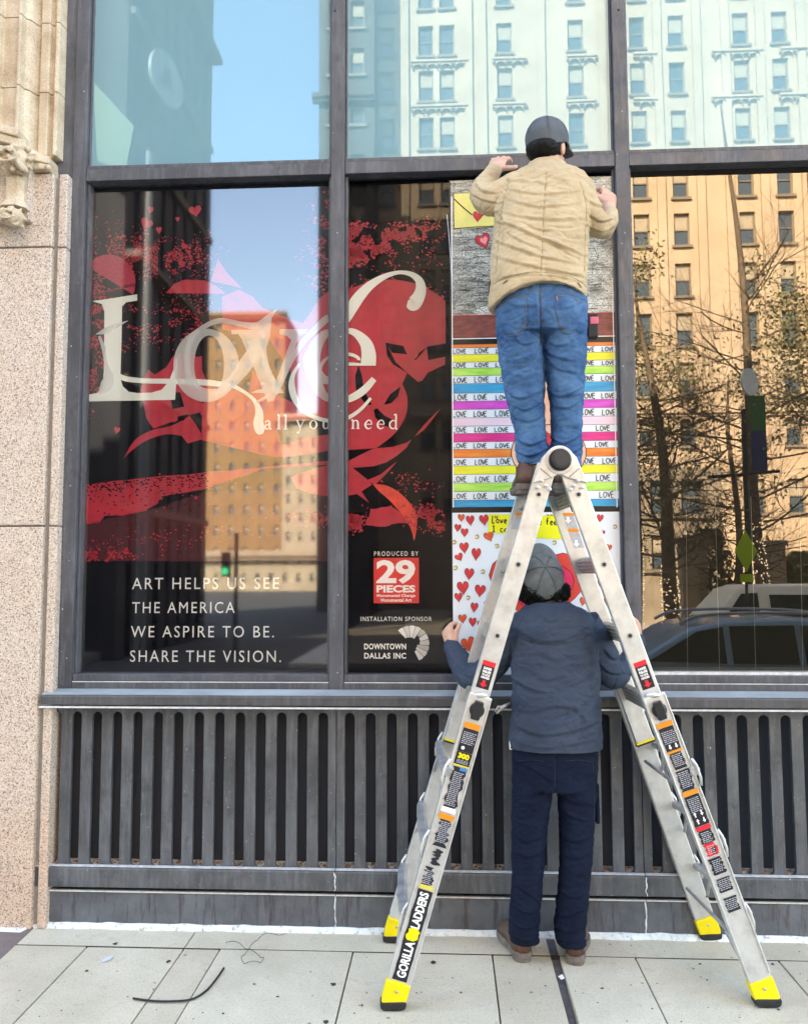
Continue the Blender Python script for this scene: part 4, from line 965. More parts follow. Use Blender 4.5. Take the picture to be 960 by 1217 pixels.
MB().box(xc-18, xc-.01, -dnear-.3, -dnear, -.8, HC-.01).build('front_wall', mottled('sun_muted_masonry', (.002, .004, .010), (.005, .007, .014), .7, .8), cbld)  # sun-facing wall coloured near black to cancel the sunlight on it
# round sign on that wall
zc_ = EYE.z+ (722-95)/FPX*28*.98
def disc(c, ax, r, th, n=40):
    mb = MB(); ax = Vector(ax).normalized(); a = ax.cross(Vector((0, 0, 1))).normalized(); b = Vector((0, 0, 1))
    mb.prism([c+(a*math.cos(2*math.pi*k/n)+b*math.sin(2*math.pi*k/n))*r for k in range(n)], ax*th); return mb
a_ = ray(196, 96); tt = (xc+.7-EYE.x)/a_.x; cs = Vector((xc+.7, -(EYE.y+a_.y*tt-2*GL), EYE.z+a_.z*tt))
sgn = thing('round_sign', 'white oval wall sign with dark winged emblem on the dark corner building', 'sign', cs)
disc(cs, (1, .25, 0), .88, .12).build('sign_face', simple('sign_white', (.16, .18, .20), .4, .03), sgn)
MB().tube([cs+Vector((-.7, 0, .6)), cs+Vector((.0, 0, .6))], .06).build('bracket', M_ink, sgn)
em = MB(); q0 = cs+Vector((.16, .04, 0))
em.prism([q0+Vector((0, .0, .55)), q0+Vector((0, -.35, -.4)), q0+Vector((0, -.05, -.15)), q0+Vector((0, .3, -.35))], (.03, 0, 0)); em.build('emblem', M_ink, sgn)
# far end of the cross street
def tower(name, label, u0, u1, vt, D, mw, colsn, rown, wcol):
    x0, x1 = Q(u0, 500, D).x, Q(u1, 500, D).x; zt_ = Q((u0+u1)/2, vt, D).z
    t = thing(name, label, 'building', ((x0+x1)/2, -D, 0))
    dx = (x1-x0)/colsn; dz = zt_/rown
    win_wall(t, x0, x1, -D, 0, zt_, [x0+dx*(i+.5) for i in range(colsn)], [dz*(k+.5) for k in range(rown)], dx*.32, dz*.42, mw, .4)
    cornice(t, x0-.5, x1+.5, -D, zt_-.8, mw, False, 3)
    return t
tower('orange_tower', 'sunlit orange brick tower closing the far end of the cross street', 232, 338, 372, 150, M_orange, 6, 13, M_wing)
tower('pale_tower', 'bright pale stone tower right of the orange brick tower', 336, 380, 492, 148, M_pale, 3, 9, M_wing)
tower('low_block', 'low sunlit commercial block in front of the orange tower', 236, 380, 655, 120, M_pale, 9, 2, M_wing)
# ---- trees
M_bark = mottled('bark', (.07, .052, .038), (.16, .12, .085), 9, .9, .6, .02)
M_leafA = mottled('leaf_dark', (.10, .115, .045), (.19, .18, .085), 4, .6)
M_leafB = mottled('leaf_dry', (.16, .13, .05), (.22, .18, .08), 4, .7)
M_bulb = bpy.data.materials.new('string_light'); M_bulb.use_nodes = True
b_ = M_bulb.node_tree.nodes['Principled BSDF']; b_.inputs['Emission Color'].default_value = (1, .82, .55, 1); b_.inputs['Emission Strength'].default_value = .45
def grow(mb, tw, p, d, ln, r, depth, leaves, lf, up_=.12):
    n = 4; pts = [p]; rr = [r]; dd = d.normalized()
    for i in range(n):
        dd = (dd+Vector((random.uniform(-.16, .16), random.uniform(-.16, .16), random.uniform(-.05, .16)*up_*6))).normalized()
        pts.append(pts[-1]+dd*ln/n); rr.append(r*(1-.35*(i+1)/n))
    (mb if depth > 1 else tw).tube(pts, rr, 7 if depth > 2 else (5 if depth > 1 else 3), cap=False)
    if depth <= 0:
        if lf and random.random() < lf*.8:
            for k in range(16):
                c = random.choice(pts)+Vector([random.gauss(0, .22) for _ in range(3)]); a = Vector([random.gauss(0, 1) for _ in range(3)]).normalized(); b = a.orthogonal().normalized(); s_ = random.uniform(.035, .08)
                leaves.add([c-a*s_, c+b*s_*.45, c+a*s_, c-b*s_*.45], [(0, 1, 2, 3)])
        return
    nb = 6 if depth >= 3 else (6 if depth == 2 else 5)
    for k in range(nb):
        j = random.randint(1, n); ax = Vector([random.gauss(0, 1) for _ in range(3)]).normalized()
        nd = (dd+ax.cross(dd).normalized()*random.uniform(.7, 1.3)+Vector((0, 0, .1))).normalized()
        grow(mb, tw, pts[j], nd, ln*random.uniform(.5, .72), rr[j]*.5, depth-1, leaves, lf, up_)
def tree(name, label, u, vb, D, H, r, lean, lf, seed, lights=True, leaf=M_leafA, spread=.30, first=.22):
    random.seed(seed); base = Q(u, 700, D); base.z = 0
    t = thing(name, label, 'tree', base, 'street trees across the road')
    tr_ = MB(); pts = []; rr = []
    for i in range(11):
        f = i/10; pts.append(base+Vector((lean*H*f+.12*math.sin(f*7+seed), .1*math.sin(f*5), H*f))); rr.append(r*(1-f)**.8+.02)
    tr_.tube(pts, rr, 10, cap=False); tr_.build('trunk', M_bark, t, smooth=True)
    mb, tw, lv_ = MB(), MB(), MB()
    for k in range(26):
        f = first+(1-first)*k/44; i = min(int(f*10), 9); p = pts[i].lerp(pts[i+1], f*10-i)
        a = random.uniform(0, 6.28); d = Vector((math.cos(a), math.sin(a), random.uniform(.0, .45)))
        grow(mb, tw, p, d, H*spread*(1.15-f)*random.uniform(.7, 1.2), max(rr[i]*.20, .014), 2, lv_, lf)
    mb.build('limbs', M_bark, t, recalc=False); tag(tw.build('twigs', M_bark, t, recalc=False), kind='stuff')
    if lv_.v: tag(lv_.build('leaves', leaf, t, recalc=False), kind='stuff')
    if lights:
        b = MB()
        for k in range(230):
            z = random.uniform(.3, H*.24); a = random.uniform(0, 6.28); f = z/H; i = int(f*10); p = pts[i].lerp(pts[i+1], f*10-i)
            b.ball(p+Vector((math.cos(a), math.sin(a), 0))*(rr[i]+.03), .019, None, 4, 3)
        tag(b.build('string_lights', M_bulb, t, recalc=False), kind='stuff')
    t.location.z -= .6
    return t
tree('bare_tree', 'tall bare tree with string lights on its trunk, in front of the sunlit hotel', 912, 700, 17.5, 15, .15, -.045, .0, 3)
tree('bare_tree', 'leaning street tree left of the yellow crossing sign, lights round its base', 806, 700, 18.2, 10.5, .20, -.08, .25, 4, leaf=M_leafB)
tree('bare_tree', 'slim bare tree between the two larger trees', 872, 700, 20, 8, .12, .02, .05, 5, spread=.26)
tree('leafy_tree', 'leafy dark green oak beyond the left side of the right hand pane', 752, 700, 19, 14.2, .2, -.01, .6, 6, spread=.16, first=.38)
tree('leafy_tree', 'leafy tree at the right end of the row', 985, 700, 19, 14.5, .2, -.01, .6, 8, spread=.17, first=.4)
tree('leafy_tree', 'leafy tree in front of the shade-toned tower', 640, 700, 20, 9.5, .2, .02, .8, 10, spread=.25, first=.3)
# clipped evergreen shrubs and stone posts
def shrub(label, u, D, w_, h_, seed):
    random.seed(seed); c = Q(u, 700, D); c.z = 0; t = thing('evergreen_shrub', label, 'shrub', c); mb = MB()
    for k in range(2600):
        f = random.random()**.7; a = random.uniform(0, 6.28); r = w_*(1-f*.75)*random.uniform(.6, 1)*(1+.2*math.sin(a*5+f*9)); p = c+Vector((r*math.cos(a), r*math.sin(a), h_*f+.05)); q = Vector([random.gauss(0, 1) for _ in range(3)]).normalized(); b = q.orthogonal(); s_ = random.uniform(.05, .1)
        mb.add([p-q*s_, p+b*s_*.4, p+q*s_, p-b*s_*.4], [(0, 1, 2, 3)])
    tag(mb.build('foliage', M_leafA, t, recalc=False), kind='stuff'); MB().tube([c, c+Vector((0, 0, h_*.7))], .05).build('stem', M_bark, t); t.location.z -= .6
shrub('dark conical evergreen between the two stone posts and the yellow sign', 845, 22, 1.3, 3.6, 1); shrub('small dark evergreen right of the lit trunk', 936, 22, .9, 2.6, 2); shrub('dark evergreen near the right edge of the pane', 952, 23, 1.1, 2.9, 3)
for (u, D, h_, lab) in ((818, 21, 3.2, 'left'), (830, 21.5, 3.3, 'right'), (922, 21, 3.1, 'far right')):
    c = Q(u, 700, D); t = thing('stone_post', 'square tan stone post, %s one behind the parked cars' % lab, 'post', (c.x, c.y, 0))
    MB().box(c.x-.24, c.x+.24, c.y-.24, c.y+.24, 0, h_).build('shaft', M_lime, t, bevel=.02); MB().box(c.x-.3, c.x+.3, c.y-.3, c.y+.3, h_, h_+.14).build('cap_stone', M_lime, t, bevel=.02); t.location.z -= .6
# low grey building behind the trees
lb = thing('low_stone_building', 'low grey stone building with louvred windows behind the trees', 'building', (Q(790, 700, 32).x, -32, 0))
x0, x1 = Q(735, 600, 32).x, Q(858, 600, 32).x
win_wall(lb, x0, x1, -32, 0, Q(800, 556, 32).z, [x0+(x1-x0)*f for f in (.14, .42, .72)], [2.6, 5.0], 1.0, 1.5, mottled('grey_stone', (.16, .13, .10), (.26, .22, .17), 1))
# lamp post with banner and round clock sign
c = Q(891, 700, 15.6); c.z = 0
lp = thing('lamp_post', 'dark street lamp post with a green and blue banner and round sign', 'lamp post', c)
MB().tube([c-Vector((0, 0, .7)), c+Vector((0, 0, .6)), c+Vector((0, 0, 5.6))], [.13, .075, .06], 12).build('pole', M_ink, lp)
MB().tube([c+Vector((-.9, 0, 3.95)), c+Vector((.8, 0, 4.08))], .04).build('arm', M_ink, lp)
zb0 = Q(900, 560, 15.6).z; zb1 = Q(900, 470, 15.6).z; zbm = Q(900, 512, 15.6).z
MB().box(c.x+.16, c.x+.52, -15.62, -15.60, zbm, zb1).build('banner_upper', mat('banner_green', (.02, .12, .04), .6), lp)
MB().box(c.x+.16, c.x+.52, -15.62, -15.60, zb0, zbm).build('banner_lower', mat('banner_blue', (.01, .03, .13), .6), lp)
q0 = Vector((c.x+.10, -15.5, Q(893, 455, 15.6).z)); disc(q0, (.75, 1, 0), .33, .05).build('round_sign', simple('sign_pale', (.6, .62, .6), .4), lp)
c2 = Vector((xc+2.2, -18.4, 0)); lp2 = thing('lamp_post', 'grey street lamp post with hanging green banner at the left corner', 'lamp post', c2)
a_ = ray(176, 300); tt = (18.4+2*GL-EYE.y)/a_.y; c2 = Vector((EYE.x+a_.x*tt, -18.4, 0))
MB().tube([c2-Vector((0, 0, .7)), c2+Vector((0, 0, 14))], [.16, .10], 12).build('pole', simple('pole_grey', (.10, .11, .12), .5), lp2)
fq = [Q(u, v, 18.4) for u, v in ((112, 98), (160, 150), (150, 206), (116, 192))]
MB().prism([(p.x, -18.4, p.z) for p in fq], (0, -.03, 0)).build('banner', mat('flag_green', (.02, .065, .022), .6), lp2)
# pedestrian warning sign
c = Q(887, 700, 12.5); c.z = 0; zc = Q(887, 655, 12.5).z
ps = thing('crossing_sign', 'fluorescent yellow green diamond warning sign on a post', 'sign', (c.x, c.y, 0))
MB().tube([c-Vector((0, 0, .7)), Vector((c.x, c.y, zc+.3))], .03).build('post', M_ink, ps)
M_fluo = mat('fluorescent', (.45, .72, .02), .5)
MB().prism([(c.x-.22, c.y+.04, zc), (c.x, c.y+.04, zc-.42), (c.x+.22, c.y+.04, zc), (c.x, c.y+.04, zc+.42)], (0, -.01, 0)).build('diamond_plate', M_fluo, ps)
MB().box(c.x-.13, c.x+.13, c.y+.03, c.y+.04, zc-.62, zc-.46).build('lower_plate', M_fluo, ps)
# traffic light
c = Q(268, 700, 19); zc = Q(266, 679, 19).z
tl = thing('traffic_light', 'traffic light showing green at the cross street', 'traffic light', (c.x, c.y, 0))
MB().tube([(c.x+.3, c.y, -.7), (c.x+.3, c.y, zc+1.1)], .06).build('post', M_ink, tl)
for dx in (0,):
    MB().box(c.x+dx-.12, c.x+dx+.12, c.y-.1, c.y+.1, zc-.15-dx*.5, zc+.55-dx*.5).build('housing', M_ink, tl, bevel=.02)
    mg = bpy.data.materials.new('green_lamp'); mg.use_nodes = True; b_ = mg.node_tree.nodes['Principled BSDF']; b_.inputs['Base Color'].default_value = (0, .3, .15, 1); b_.inputs['Emission Color'].default_value = (.02, 1, .45, 1); b_.inputs['Emission Strength'].default_value = .45
    disc(Vector((c.x+dx, c.y+.1, zc-dx*.5)), (0, 1, 0), .10, .03, 16).build('green_lamp', mg, tl)
# ---- vehicles
M_tire = mat('tyre', (.012, .012, .012), .8); M_rim = mat('rim', (.4, .4, .42), .3, .9); M_autoglass = mat('vehicle_glass', (.006, .016, .014), .06)
def vehicle(name, label, cat, x0, yf, Ln, Wd, prof, glassp, paint, wheels, wr=.34, rails=True, drop=.3):
    t = thing(name, label, cat, (x0+Ln/2, yf-Wd/2, 0), 'vehicles parked or passing on the street')
    # body: side outline lofted across the width with tumblehome
    def sec(yo, k):
        return [Vector((x0+x, yf-yo, -.14+(z if z < 1.0 else 1.0+(z-1.0)*1.0))) for x, z in prof]
    rings = []
    for yo, sc, dz in ((.0, .985, 0), (.05, 1, 0), (Wd-.05, 1, 0), (Wd, .985, 0)):
        r = []
        for x, z in prof:
            yy = yo; tz = max(0, z-.95)
            yy = yo+(tz*.32 if yo < Wd/2 else -tz*.32)
            r.append(Vector((x0+Ln/2+(x-Ln/2)*sc, yf-yy, -.14+z*sc if z > .5 else -.14+z)))
        rings.append(r)
    MB().loft(rings).build('body', paint, t, smooth=False, bevel=.03)
    for side in (0, 1):
        for k, poly in enumerate(glassp[1]):
            pts = []
            for x, z in poly:
                yy = .0+max(0, z-.95)*.32-.012
                pts.append((x0+x, yf-yy if side == 0 else yf-Wd+yy, -.14+z))
            MB().prism(pts, (0, -.012 if side == 0 else .012, 0)).build('side_window', M_autoglass, t)
    for wx in wheels:
        for yy in (yf-.10, yf-Wd+.10):
            o = disc(Vector((x0+wx, yy-.11, wr-.14)), (0, 1, 0), wr, .22, 28).build('wheel', M_tire, t, bevel=.02)
            disc(Vector((x0+wx, yy+.11 if yy > yf-Wd/2 else yy-.115, wr-.14)), (0, 1, 0), wr*.62, .006, 24).build('rim', M_rim, o)
    if rails:
        for yy in (yf-.33, yf-Wd+.33):
            mx = [p for p in prof if p[1] > max(q[1] for q in prof)-.14]
            xa, xb = min(p[0] for p in mx), max(p[0] for p in mx); zt_ = max(q[1] for q in prof)-.14
            MB().tube(cr([(x0+xa-.1, yy, zt_-.07), (x0+xa+.2, yy, zt_+.035), (x0+(xa+xb)/2, yy, zt_+.06), (x0+xb-.2, yy, zt_+.03), (x0+xb+.1, yy, zt_-.07)], 6), .02, 8).build('roof_rail', mat('rail_metal', (.35, .38, .42), .3, .6), t, smooth=True)
    for xx, nm, mm in ((.02, 'headlight', M_rim), (Ln-.04, 'tail_light', mat('tail_red', (.35, .01, .01), .3))):
        for yy in (yf-.3, yf-Wd+.3): MB().box(x0+xx-.04, x0+xx+.06, yy-.16, yy+.16, .5, .66).build(nm, mm, t, bevel=.02)
    t.location.z -= drop
    return t
suvp = [(0, .35), (0, .75), (.12, .95), (1.0, 1.10), (1.25, 1.17), (1.95, 1.55), (2.4, 1.64), (3.2, 1.66), (4.0, 1.60), (4.45, 1.22), (4.7, 1.05), (4.78, .6), (4.7, .33)]
suvg = (0, [[(1.42, 1.17), (2.02, 1.51), (2.32, 1.56), (2.32, 1.14)], [(2.40, 1.14), (2.40, 1.57), (3.16, 1.58), (3.16, 1.13)], [(3.24, 1.13), (3.24, 1.58), (3.85, 1.54), (4.22, 1.22), (4.2, 1.15)]])
M_paintb = mat('steel_blue_paint', (.22, .36, .52), .2, .1); M_paintb.node_tree.nodes['Principled BSDF'].inputs['Coat Weight'].default_value = .6
xs_ = Q(752, 760, 5.9).x-1.25
vehicle('parked_suv', 'steel blue sport utility vehicle with roof rails parked at the near kerb', 'car', xs_, -5.75, 4.78, 1.85, suvp, suvg, M_paintb, (.9, 3.75), drop=.33+.08)
vanp = [(0, .4), (0, .9), (.15, 1.1), (.9, 1.25), (1.05, 1.3), (1.6, 1.95), (1.9, 2.05), (4.9, 2.08), (5.2, 1.95), (5.3, 1.2), (5.3, .4)]
vang = (0, [[(1.35, 1.35), (1.75, 1.86), (2.1, 1.88), (2.1, 1.32)], [(2.35, 1.36), (2.35, 1.84), (4.9, 1.84), (4.9, 1.36)]])
M_paintw = mat('white_paint', (.80, .78, .70), .3); 
xv = Q(836, 730, 14.2).x
vehicle('white_van', 'white passenger van passing on the far side of the road', 'van', xv-.9, -14.0, 5.3, 2.0, vanp, vang, M_paintw, (1.0, 4.3), .37, False, drop=.52)

# =================================================================== LADDER
M_alu = mat('aluminium', (.62, .62, .60), .38, .55); co = coords(M_alu, (1, 1, 1))
setc(M_alu, ramp(M_alu, nz(M_alu, co, 9, 8, .7), [(.25, (.42, .425, .43)), (.5, (.62, .625, .625)), (.75, (.74, .745, .745))]))
setc(M_alu, ramp(M_alu, nz(M_alu, coords(M_alu, (6, 6, .8)), 18, 5), [(.3, (.28,)*3), (.7, (.5,)*3)]), 'Roughness'); bump(M_alu, nz(M_alu, co, 70, 5), .08, .002)
M_alud = mottled('dull_aluminium', (.26, .27, .29), (.50, .51, .53), 14, .4, .15, .002, metal=.4)
M_rungm = mottled('worn_rung', (.16, .14, .11), (.42, .40, .36), 16, .5, .2, .002, stretch=(1, 3, 1))
M_yel = simple('yellow_plastic', (.78, .62, .01), .4, .08, 12); M_rub = simple('black_rubber', (.015, .015, .018), .75, .3, 60)
M_knob = simple('black_plastic', (.014, .015, .02), .35, .2, 60)
ex, en, ez = Vector((.9981, .061, 0)), Vector((-.061, .9981, 0)), Vector((0, 0, 1))
g0 = G(470, 1199); O_ = Vector((g0.x, g0.y, 0))            # near left foot
lad = thing('folding_ladder', 'white aluminium folding ladder opened as an A frame, yellow feet, safety stickers down its rails', 'ladder', O_+ex*.7)
def lx(u, v, n):                      # local coordinates of the photo point on the plane en = n
    q = O_+en*n; d = ray(u, v); t = (q-EYE).dot(en)/d.dot(en); p = EYE+d*t-O_; return p.dot(ex), p.z
def axis(side, n):
    NI = .075
    top = lx(650 if side < 0 else 673.5, 552, NI); bot = lx(470 if side < 0 else 908, 1180, 0)
    # line through both, extended to the ground
    k = (bot[0]-top[0])/(bot[1]-top[1]); x0 = top[0]+k*(0-top[1])
    return Vector((x0, 0)), Vector(top)
AX = {s: axis(s, 0) for s in (-1, 1)}
LEN = {s: (AX[s][1]-AX[s][0]).length for s in AX}
DIR = {s: (AX[s][1]-AX[s][0]).normalized() for s in AX}
def RP(side, s, q, n):                # point: s along the rail, q across it, n depth
    a, d = AX[side][0], DIR[side]; p = a+d*s+Vector((d[1], -d[0]))*q
    return O_+ex*p[0]+ez*p[1]+en*n
def beam(side, s0, s1, n0, n1, wd, th, q=0.0, bev=.004):
    """rail from s0 (depth n0) to s1 (depth n1)"""
    mb = MB(); rings = []
    for s, n in ((s0, n0), (s1, n1)):
        rings.append([RP(side, s, q-wd/2, n-th/2), RP(side, s, q+wd/2, n-th/2), RP(side, s, q+wd/2, n+th/2), RP(side, s, q-wd/2, n+th/2)])
    mb.loft(rings); return mb
def s_at(side, v):                    # distance along the near rail where it crosses photo row v
    a, b = 0, LEN[side]
    for _ in range(40):
        m_ = (a+b)/2; p = RP(side, m_, 0, nn(m_))-EYE; vv = 608.5-FPX*p.dot(up)/p.dot(fw)
        if vv > v: a = m_
        else: b = m_
    return m_
S_LOCK = 1.10
def nn(s): return .0+(.055)*min(s/S_LOCK, 1)+(.02 if s > S_LOCK else 0)
FARB, FARI = .565, .47
for side in (-1, 1):
    S_LOCK = 1.10; S_LOCK = s_at(side, 826); sl2 = s_at(side, 893)
    for far in (0, 1):
        nb, nt_ = (0, .052) if not far else (FARB, FARB-.06)
        ni = .078 if not far else FARI
        o = beam(side, .07, S_LOCK, nb, nt_, .088, .030).build('outer_rail', M_alu, lad, bevel=.004)
        beam(side, sl2-.05, LEN[side]-.005, ni, ni, .080, .026).build('inner_rail', M_alu, lad, bevel=.003)
        # raised flanges on both edges of the rail
        for qq in (-.043, .043): beam(side, .12, S_LOCK-.002, nb-(.0 if not far else 0)-.004*(1 if not far else -1), nt_-.004*(1 if not far else -1), .006, .034, qq).build('rail_flange', M_alu, o, bevel=.0015)
        if far: beam(side, sl2-.052, sl2-.044, ni, ni, .086, .034).build('end_cap', M_yel, lad); beam(side, sl2-.060, sl2-.0525, ni, ni, .086, .034).build('end_cap', M_rub, lad)
        # yellow foot
        mb = MB(); rr = []
        for s, wd, th, dq in ((.020, .088, .050, 0), (.035, .094, .050, 0), (.098, .096, .044, 0), (.106, .092, .042, 0)):
            n = nb+(nt_-nb)*s/S_LOCK; rr.append([RP(side, s, -wd/2, n-th/2), RP(side, s, wd/2, n-th/2), RP(side, s, wd/2, n+th/2), RP(side, s, -wd/2, n+th/2)])
        mb.loft(rr); ft = mb.build('foot', M_yel, lad, bevel=.005)
        mb = MB(); rr = []
        c = RP(side, .03, 0, nb)
        for z, wd, th in ((.001, .060, .044), (.008, .094, .052), (.026, .100, .054), (.034, .096, .053)):
            rr.append([Vector((c.x, c.y, z))+ex*a*wd/2+en*b*th/2 for a, b in ((-1, -1), (0, -1.08), (1, -1), (1, 1), (-1, 1))])
        mb.loft(rr); mb.build('foot_pad', M_rub, ft, bevel=.006)
        MB().ball(RP(side, .075, 0, nb-.026), (.006, .003, .006)).build('rivet', M_alud, ft, smooth=True)
    # inner rungs
    for v in (588, 671, 755.5, 840):
        s = s_at(side, v); c = AX[side][0]+DIR[side]*s
        prof_ = [(-.013, .034), (.013, .034), (.018, .026), (.018, -.026), (.013, -.034), (-.013, -.034), (-.018, -.026), (-.018, .026)]; dv_ = DIR[side]; pv_ = Vector((dv_[1], -dv_[0]))
        mb = MB(); mb.loft([[RP(side, s+b, a, n) for a, b in prof_] for n in (.09, FARI-.012)])
        rg = mb.build('rung', M_rungm, lad, bevel=.002)
        for k in range(4):
            a = -.024+k*.016
            mb = MB(); mb.loft([[RP(side, s+a+da, -side*(.0178+db), n) for da, db in ((-.003, 0), (-.002, .0022), (.002, .0022), (.003, 0))] for n in (.092, FARI-.014)]); mb.build('tread_rib', M_alud, rg)
        disc(RP(side, s, 0, .078-.0135), -en, .0125, .0025, 20).build('rung_plug', M_alud, lad, bevel=.0008)
        disc(RP(side, s, 0, .078-.0162), -en, .008, .001, 16).build('plug_bore', M_ink, lad)
    # outer rungs, bowed outwards, with diagonal braces
    for v in (919, 1004, 1092):
        s = s_at(side, v); rr = []
        for n in [.012+(FARB-.03)*k/10 for k in range(11)]:
            bow = math.sin(math.pi*min(1, max(0, (n-.01)/(FARB-.03))))**.35*.012
            q = side*(.044+bow); c = RP(side, s, q, n)
            rr.append([c+(ex*a*.020+ez*b) for a, b in ((-1, .010), (-.5, .016), (.5, .016), (1, .010), (1, -.006), (.3, -.020), (-.3, -.020), (-1, -.006))])
        mb = MB(); mb.loft(rr); mb.build('outer_rung', M_alud, lad, smooth=False, bevel=.003)
        for n, far in ((.010, 0), (FARB-.02, 1)):
            mb = MB(); mb.tube([RP(side, s+.05, side*.050, n), RP(side, s+.02, side*.058, n), RP(side, s-.03, side*.058, n), RP(side, s-.06, side*.049, n)], .006, 6); mb.build('rung_bracket', M_alu, lad, smooth=True)
        for k in (0, 1):
            n0_, n1_ = (.03, .15) if k == 0 else (FARB-.05, FARB-.17)
            MB().tube([RP(side, s-.12, side*.040, n0_), RP(side, s-.01, side*.046, n1_)], .007, 6).build('diagonal_brace', M_alud, lad)
    # lock knob
    s = s_at(side, 843)
    for far in (0,):
        kn = disc(RP(side, s, 0, .052-.012), -en, .030, .018, 28); kn.build('lock_knob', M_knob, lad, bevel=.004)
        k2 = MB()
        k2.loft([[RP(side, s+b, a*.85, n) for a, b in ((-.02, -.038), (.02, -.038), (.026, 0), (.02, .038), (-.02, .038), (-.026, 0))] for n in (.028, .012)]); k2.build('knob_grip', M_knob, lad, bevel=.005)
        beam(side, s_at(side, 862), S_LOCK+.004, .037, .04, .094, .012).build('lock_plate', M_alu, lad, bevel=.004)
        MB().ball(RP(side, S_LOCK+.004, 0, .04), (.03, .012, .012)).build('lock_lip', M_alu, lad, smooth=True)
# long cross braces on the right hand side
farp = lambda u, v, y_: P(u, v, y_)
y_f, y_n = O_.y+FARB-.05, O_.y+.05
for (a, b, ya, yb, r_) in (((816, 1056), (872, 1114), O_.y+.55, O_.y+.10, .007), ((862, 1107), (893, 1166), O_.y+.17, O_.y+.11, .006), ((767, 905), (799, 929), O_.y+.53, O_.y+.12, .008)):
    MB().tube([P(*a, ya), P(*b, yb)], r_, 8).build('cross_brace', M_alud, lad)
# hinges
hcn = lx(664.5, 547, .062)
for n0_, n1_ in ((.050, .098), (FARI-.022, FARI+.022)):
    c = O_+ex*hcn[0]+ez*hcn[1]+en*n0_
    disc(c, en, .060, n1_-n0_, 48).build('hinge_plate', M_alu, lad, bevel=.004)
    for side in (-1, 1):
        mb = MB(); mb.loft([[O_+ex*hcn[0]+ez*hcn[1]+en*n+ex*(side*a)+ez*b for a, b in ((-.002, .050), (.040, .044), (.070, .012), (.112, -.095), (.030, -.072), (.0, -.055))] for n in (n0_+.004, n1_-.004)])
        mb.build('hinge_arm', M_alu, lad, bevel=.003)
    if n0_ < .2:
        kn = disc(c-en*.001, -en, .046, .012, 40).build('hinge_ring', M_knob, lad, bevel=.003)
        disc(c-en*.013, -en, .041, .016, 14).build('hinge_button', M_knob, lad, bevel=.004)
        disc(c-en*.0285, -en, .030, .003, 32).build('button_face', simple('button_top', (.022, .022, .026), .5), lad, bevel=.001)
        for side in (-1, 1):
            for (a, b) in ((.062, -.085), (.078, -.112), (.045, -.105), (.030, -.12)):
                MB().ball(O_+ex*(hcn[0]+side*(a+.012))+ez*(hcn[1]+b)+en*(n0_+.004), (.008, .004, .008), None, 10, 6).build('rivet', M_alu, lad, smooth=True)
            mb = MB(); a0 = O_+ex*(hcn[0]+side*.036)+ez*(hcn[1]-.072)+en*(n0_+.001); a1 = O_+ex*(hcn[0]+side*.080)+ez*(hcn[1]-.034)+en*(n0_+.001)
            mb.tube([a0, a1], .0011, 5).build('hinge_seam', M_ink, lad)
# stickers
M_or = simple('orange_sticker', (.85, .25, .01), .4, .04); M_gr = simple('grey_sticker', (.42, .42, .48), .4, .08, 50); M_bk = simple('black_sticker', (.012, .012, .022), .35, .2); M_rs = simple('red_sticker', (.70, .015, .03), .4, .05)
M_ys = simple('yellow_sticker', (.85, .72, .01), .4, .03); M_tx = mat('sticker_text', (.42, .44, .50), .5)
def sticker(side, v0, v1, mt, wd=.064, ragged=0, lift=.0006, q0=0.0, n_=None, par=None, name='sticker', seed=0):
    s0, s1 = s_at(side, v1), s_at(side, v0); random.seed(seed+int(v0)); k = 12 if ragged else 1
    l, r = [], []
    for i in range(k+1):
        s = s0+(s1-s0)*i/k; n = (n_ if n_ is not None else nf(side, s))-lift
        l.append(RP(side, s, q0-wd/2+(random.uniform(0, ragged) if ragged else 0), n)); r.append(RP(side, s, q0+wd/2-(random.uniform(0, ragged) if ragged else 0), n))
    mb = MB(); mb.add(l+r, [(i, i+1, k+1+i+1, k+1+i) for i in range(k)]); return mb.build(name, mt, par or lad, recalc=False)
def nf(side, s):                      # depth of the outward face of the near rail
    sl_ = s_at(side, 826)
    if s <= sl_: return .052*s/sl_-.0152-.004
    return .078-.0132
def textlines(side, v0, v1, par, wd=.052, step=2.1, seed=0, q0=0, n_=None):
    random.seed(seed+int(v0)); mb = MB(); v = v0
    while v < v1:
        s0, s1 = s_at(side, v+step*.42), s_at(side, v); a = -wd/2
        while a < wd/2-.004:
            b = min(a+random.uniform(.004, .014), wd/2); n = (n_ if n_ is not None else nf(side, s0))-.0012
            mb.add([RP(side, s0, q0+a, n), RP(side, s0, q0+b, n), RP(side, s1, q0+b, n), RP(side, s1, q0+a, n)], [(0, 1, 2, 3)]); a = b+.0025
        v += step
    tag(mb.build('fine_print', M_tx, par, recalc=False), kind='stuff')
def arrow(side, v0, v1, par, mt, q0=0, wd=.03, n_=None, upw=False, lift=.0014):
    s0, s1 = s_at(side, v1), s_at(side, v0); n = (n_ if n_ is not None else nf(side, s0))-lift
    if upw: s0, s1 = s1, s0
    h = s1-s0; pts = [(0, s0), (wd/2, s0+h*.45), (wd/5, s0+h*.45), (wd/5, s1), (-wd/5, s1), (-wd/5, s0+h*.45), (-wd/2, s0+h*.45)]
    MB().poly([RP(side, s, q0+a, n) for a, s in pts]).build('printed_arrow', mt, par, recalc=False)
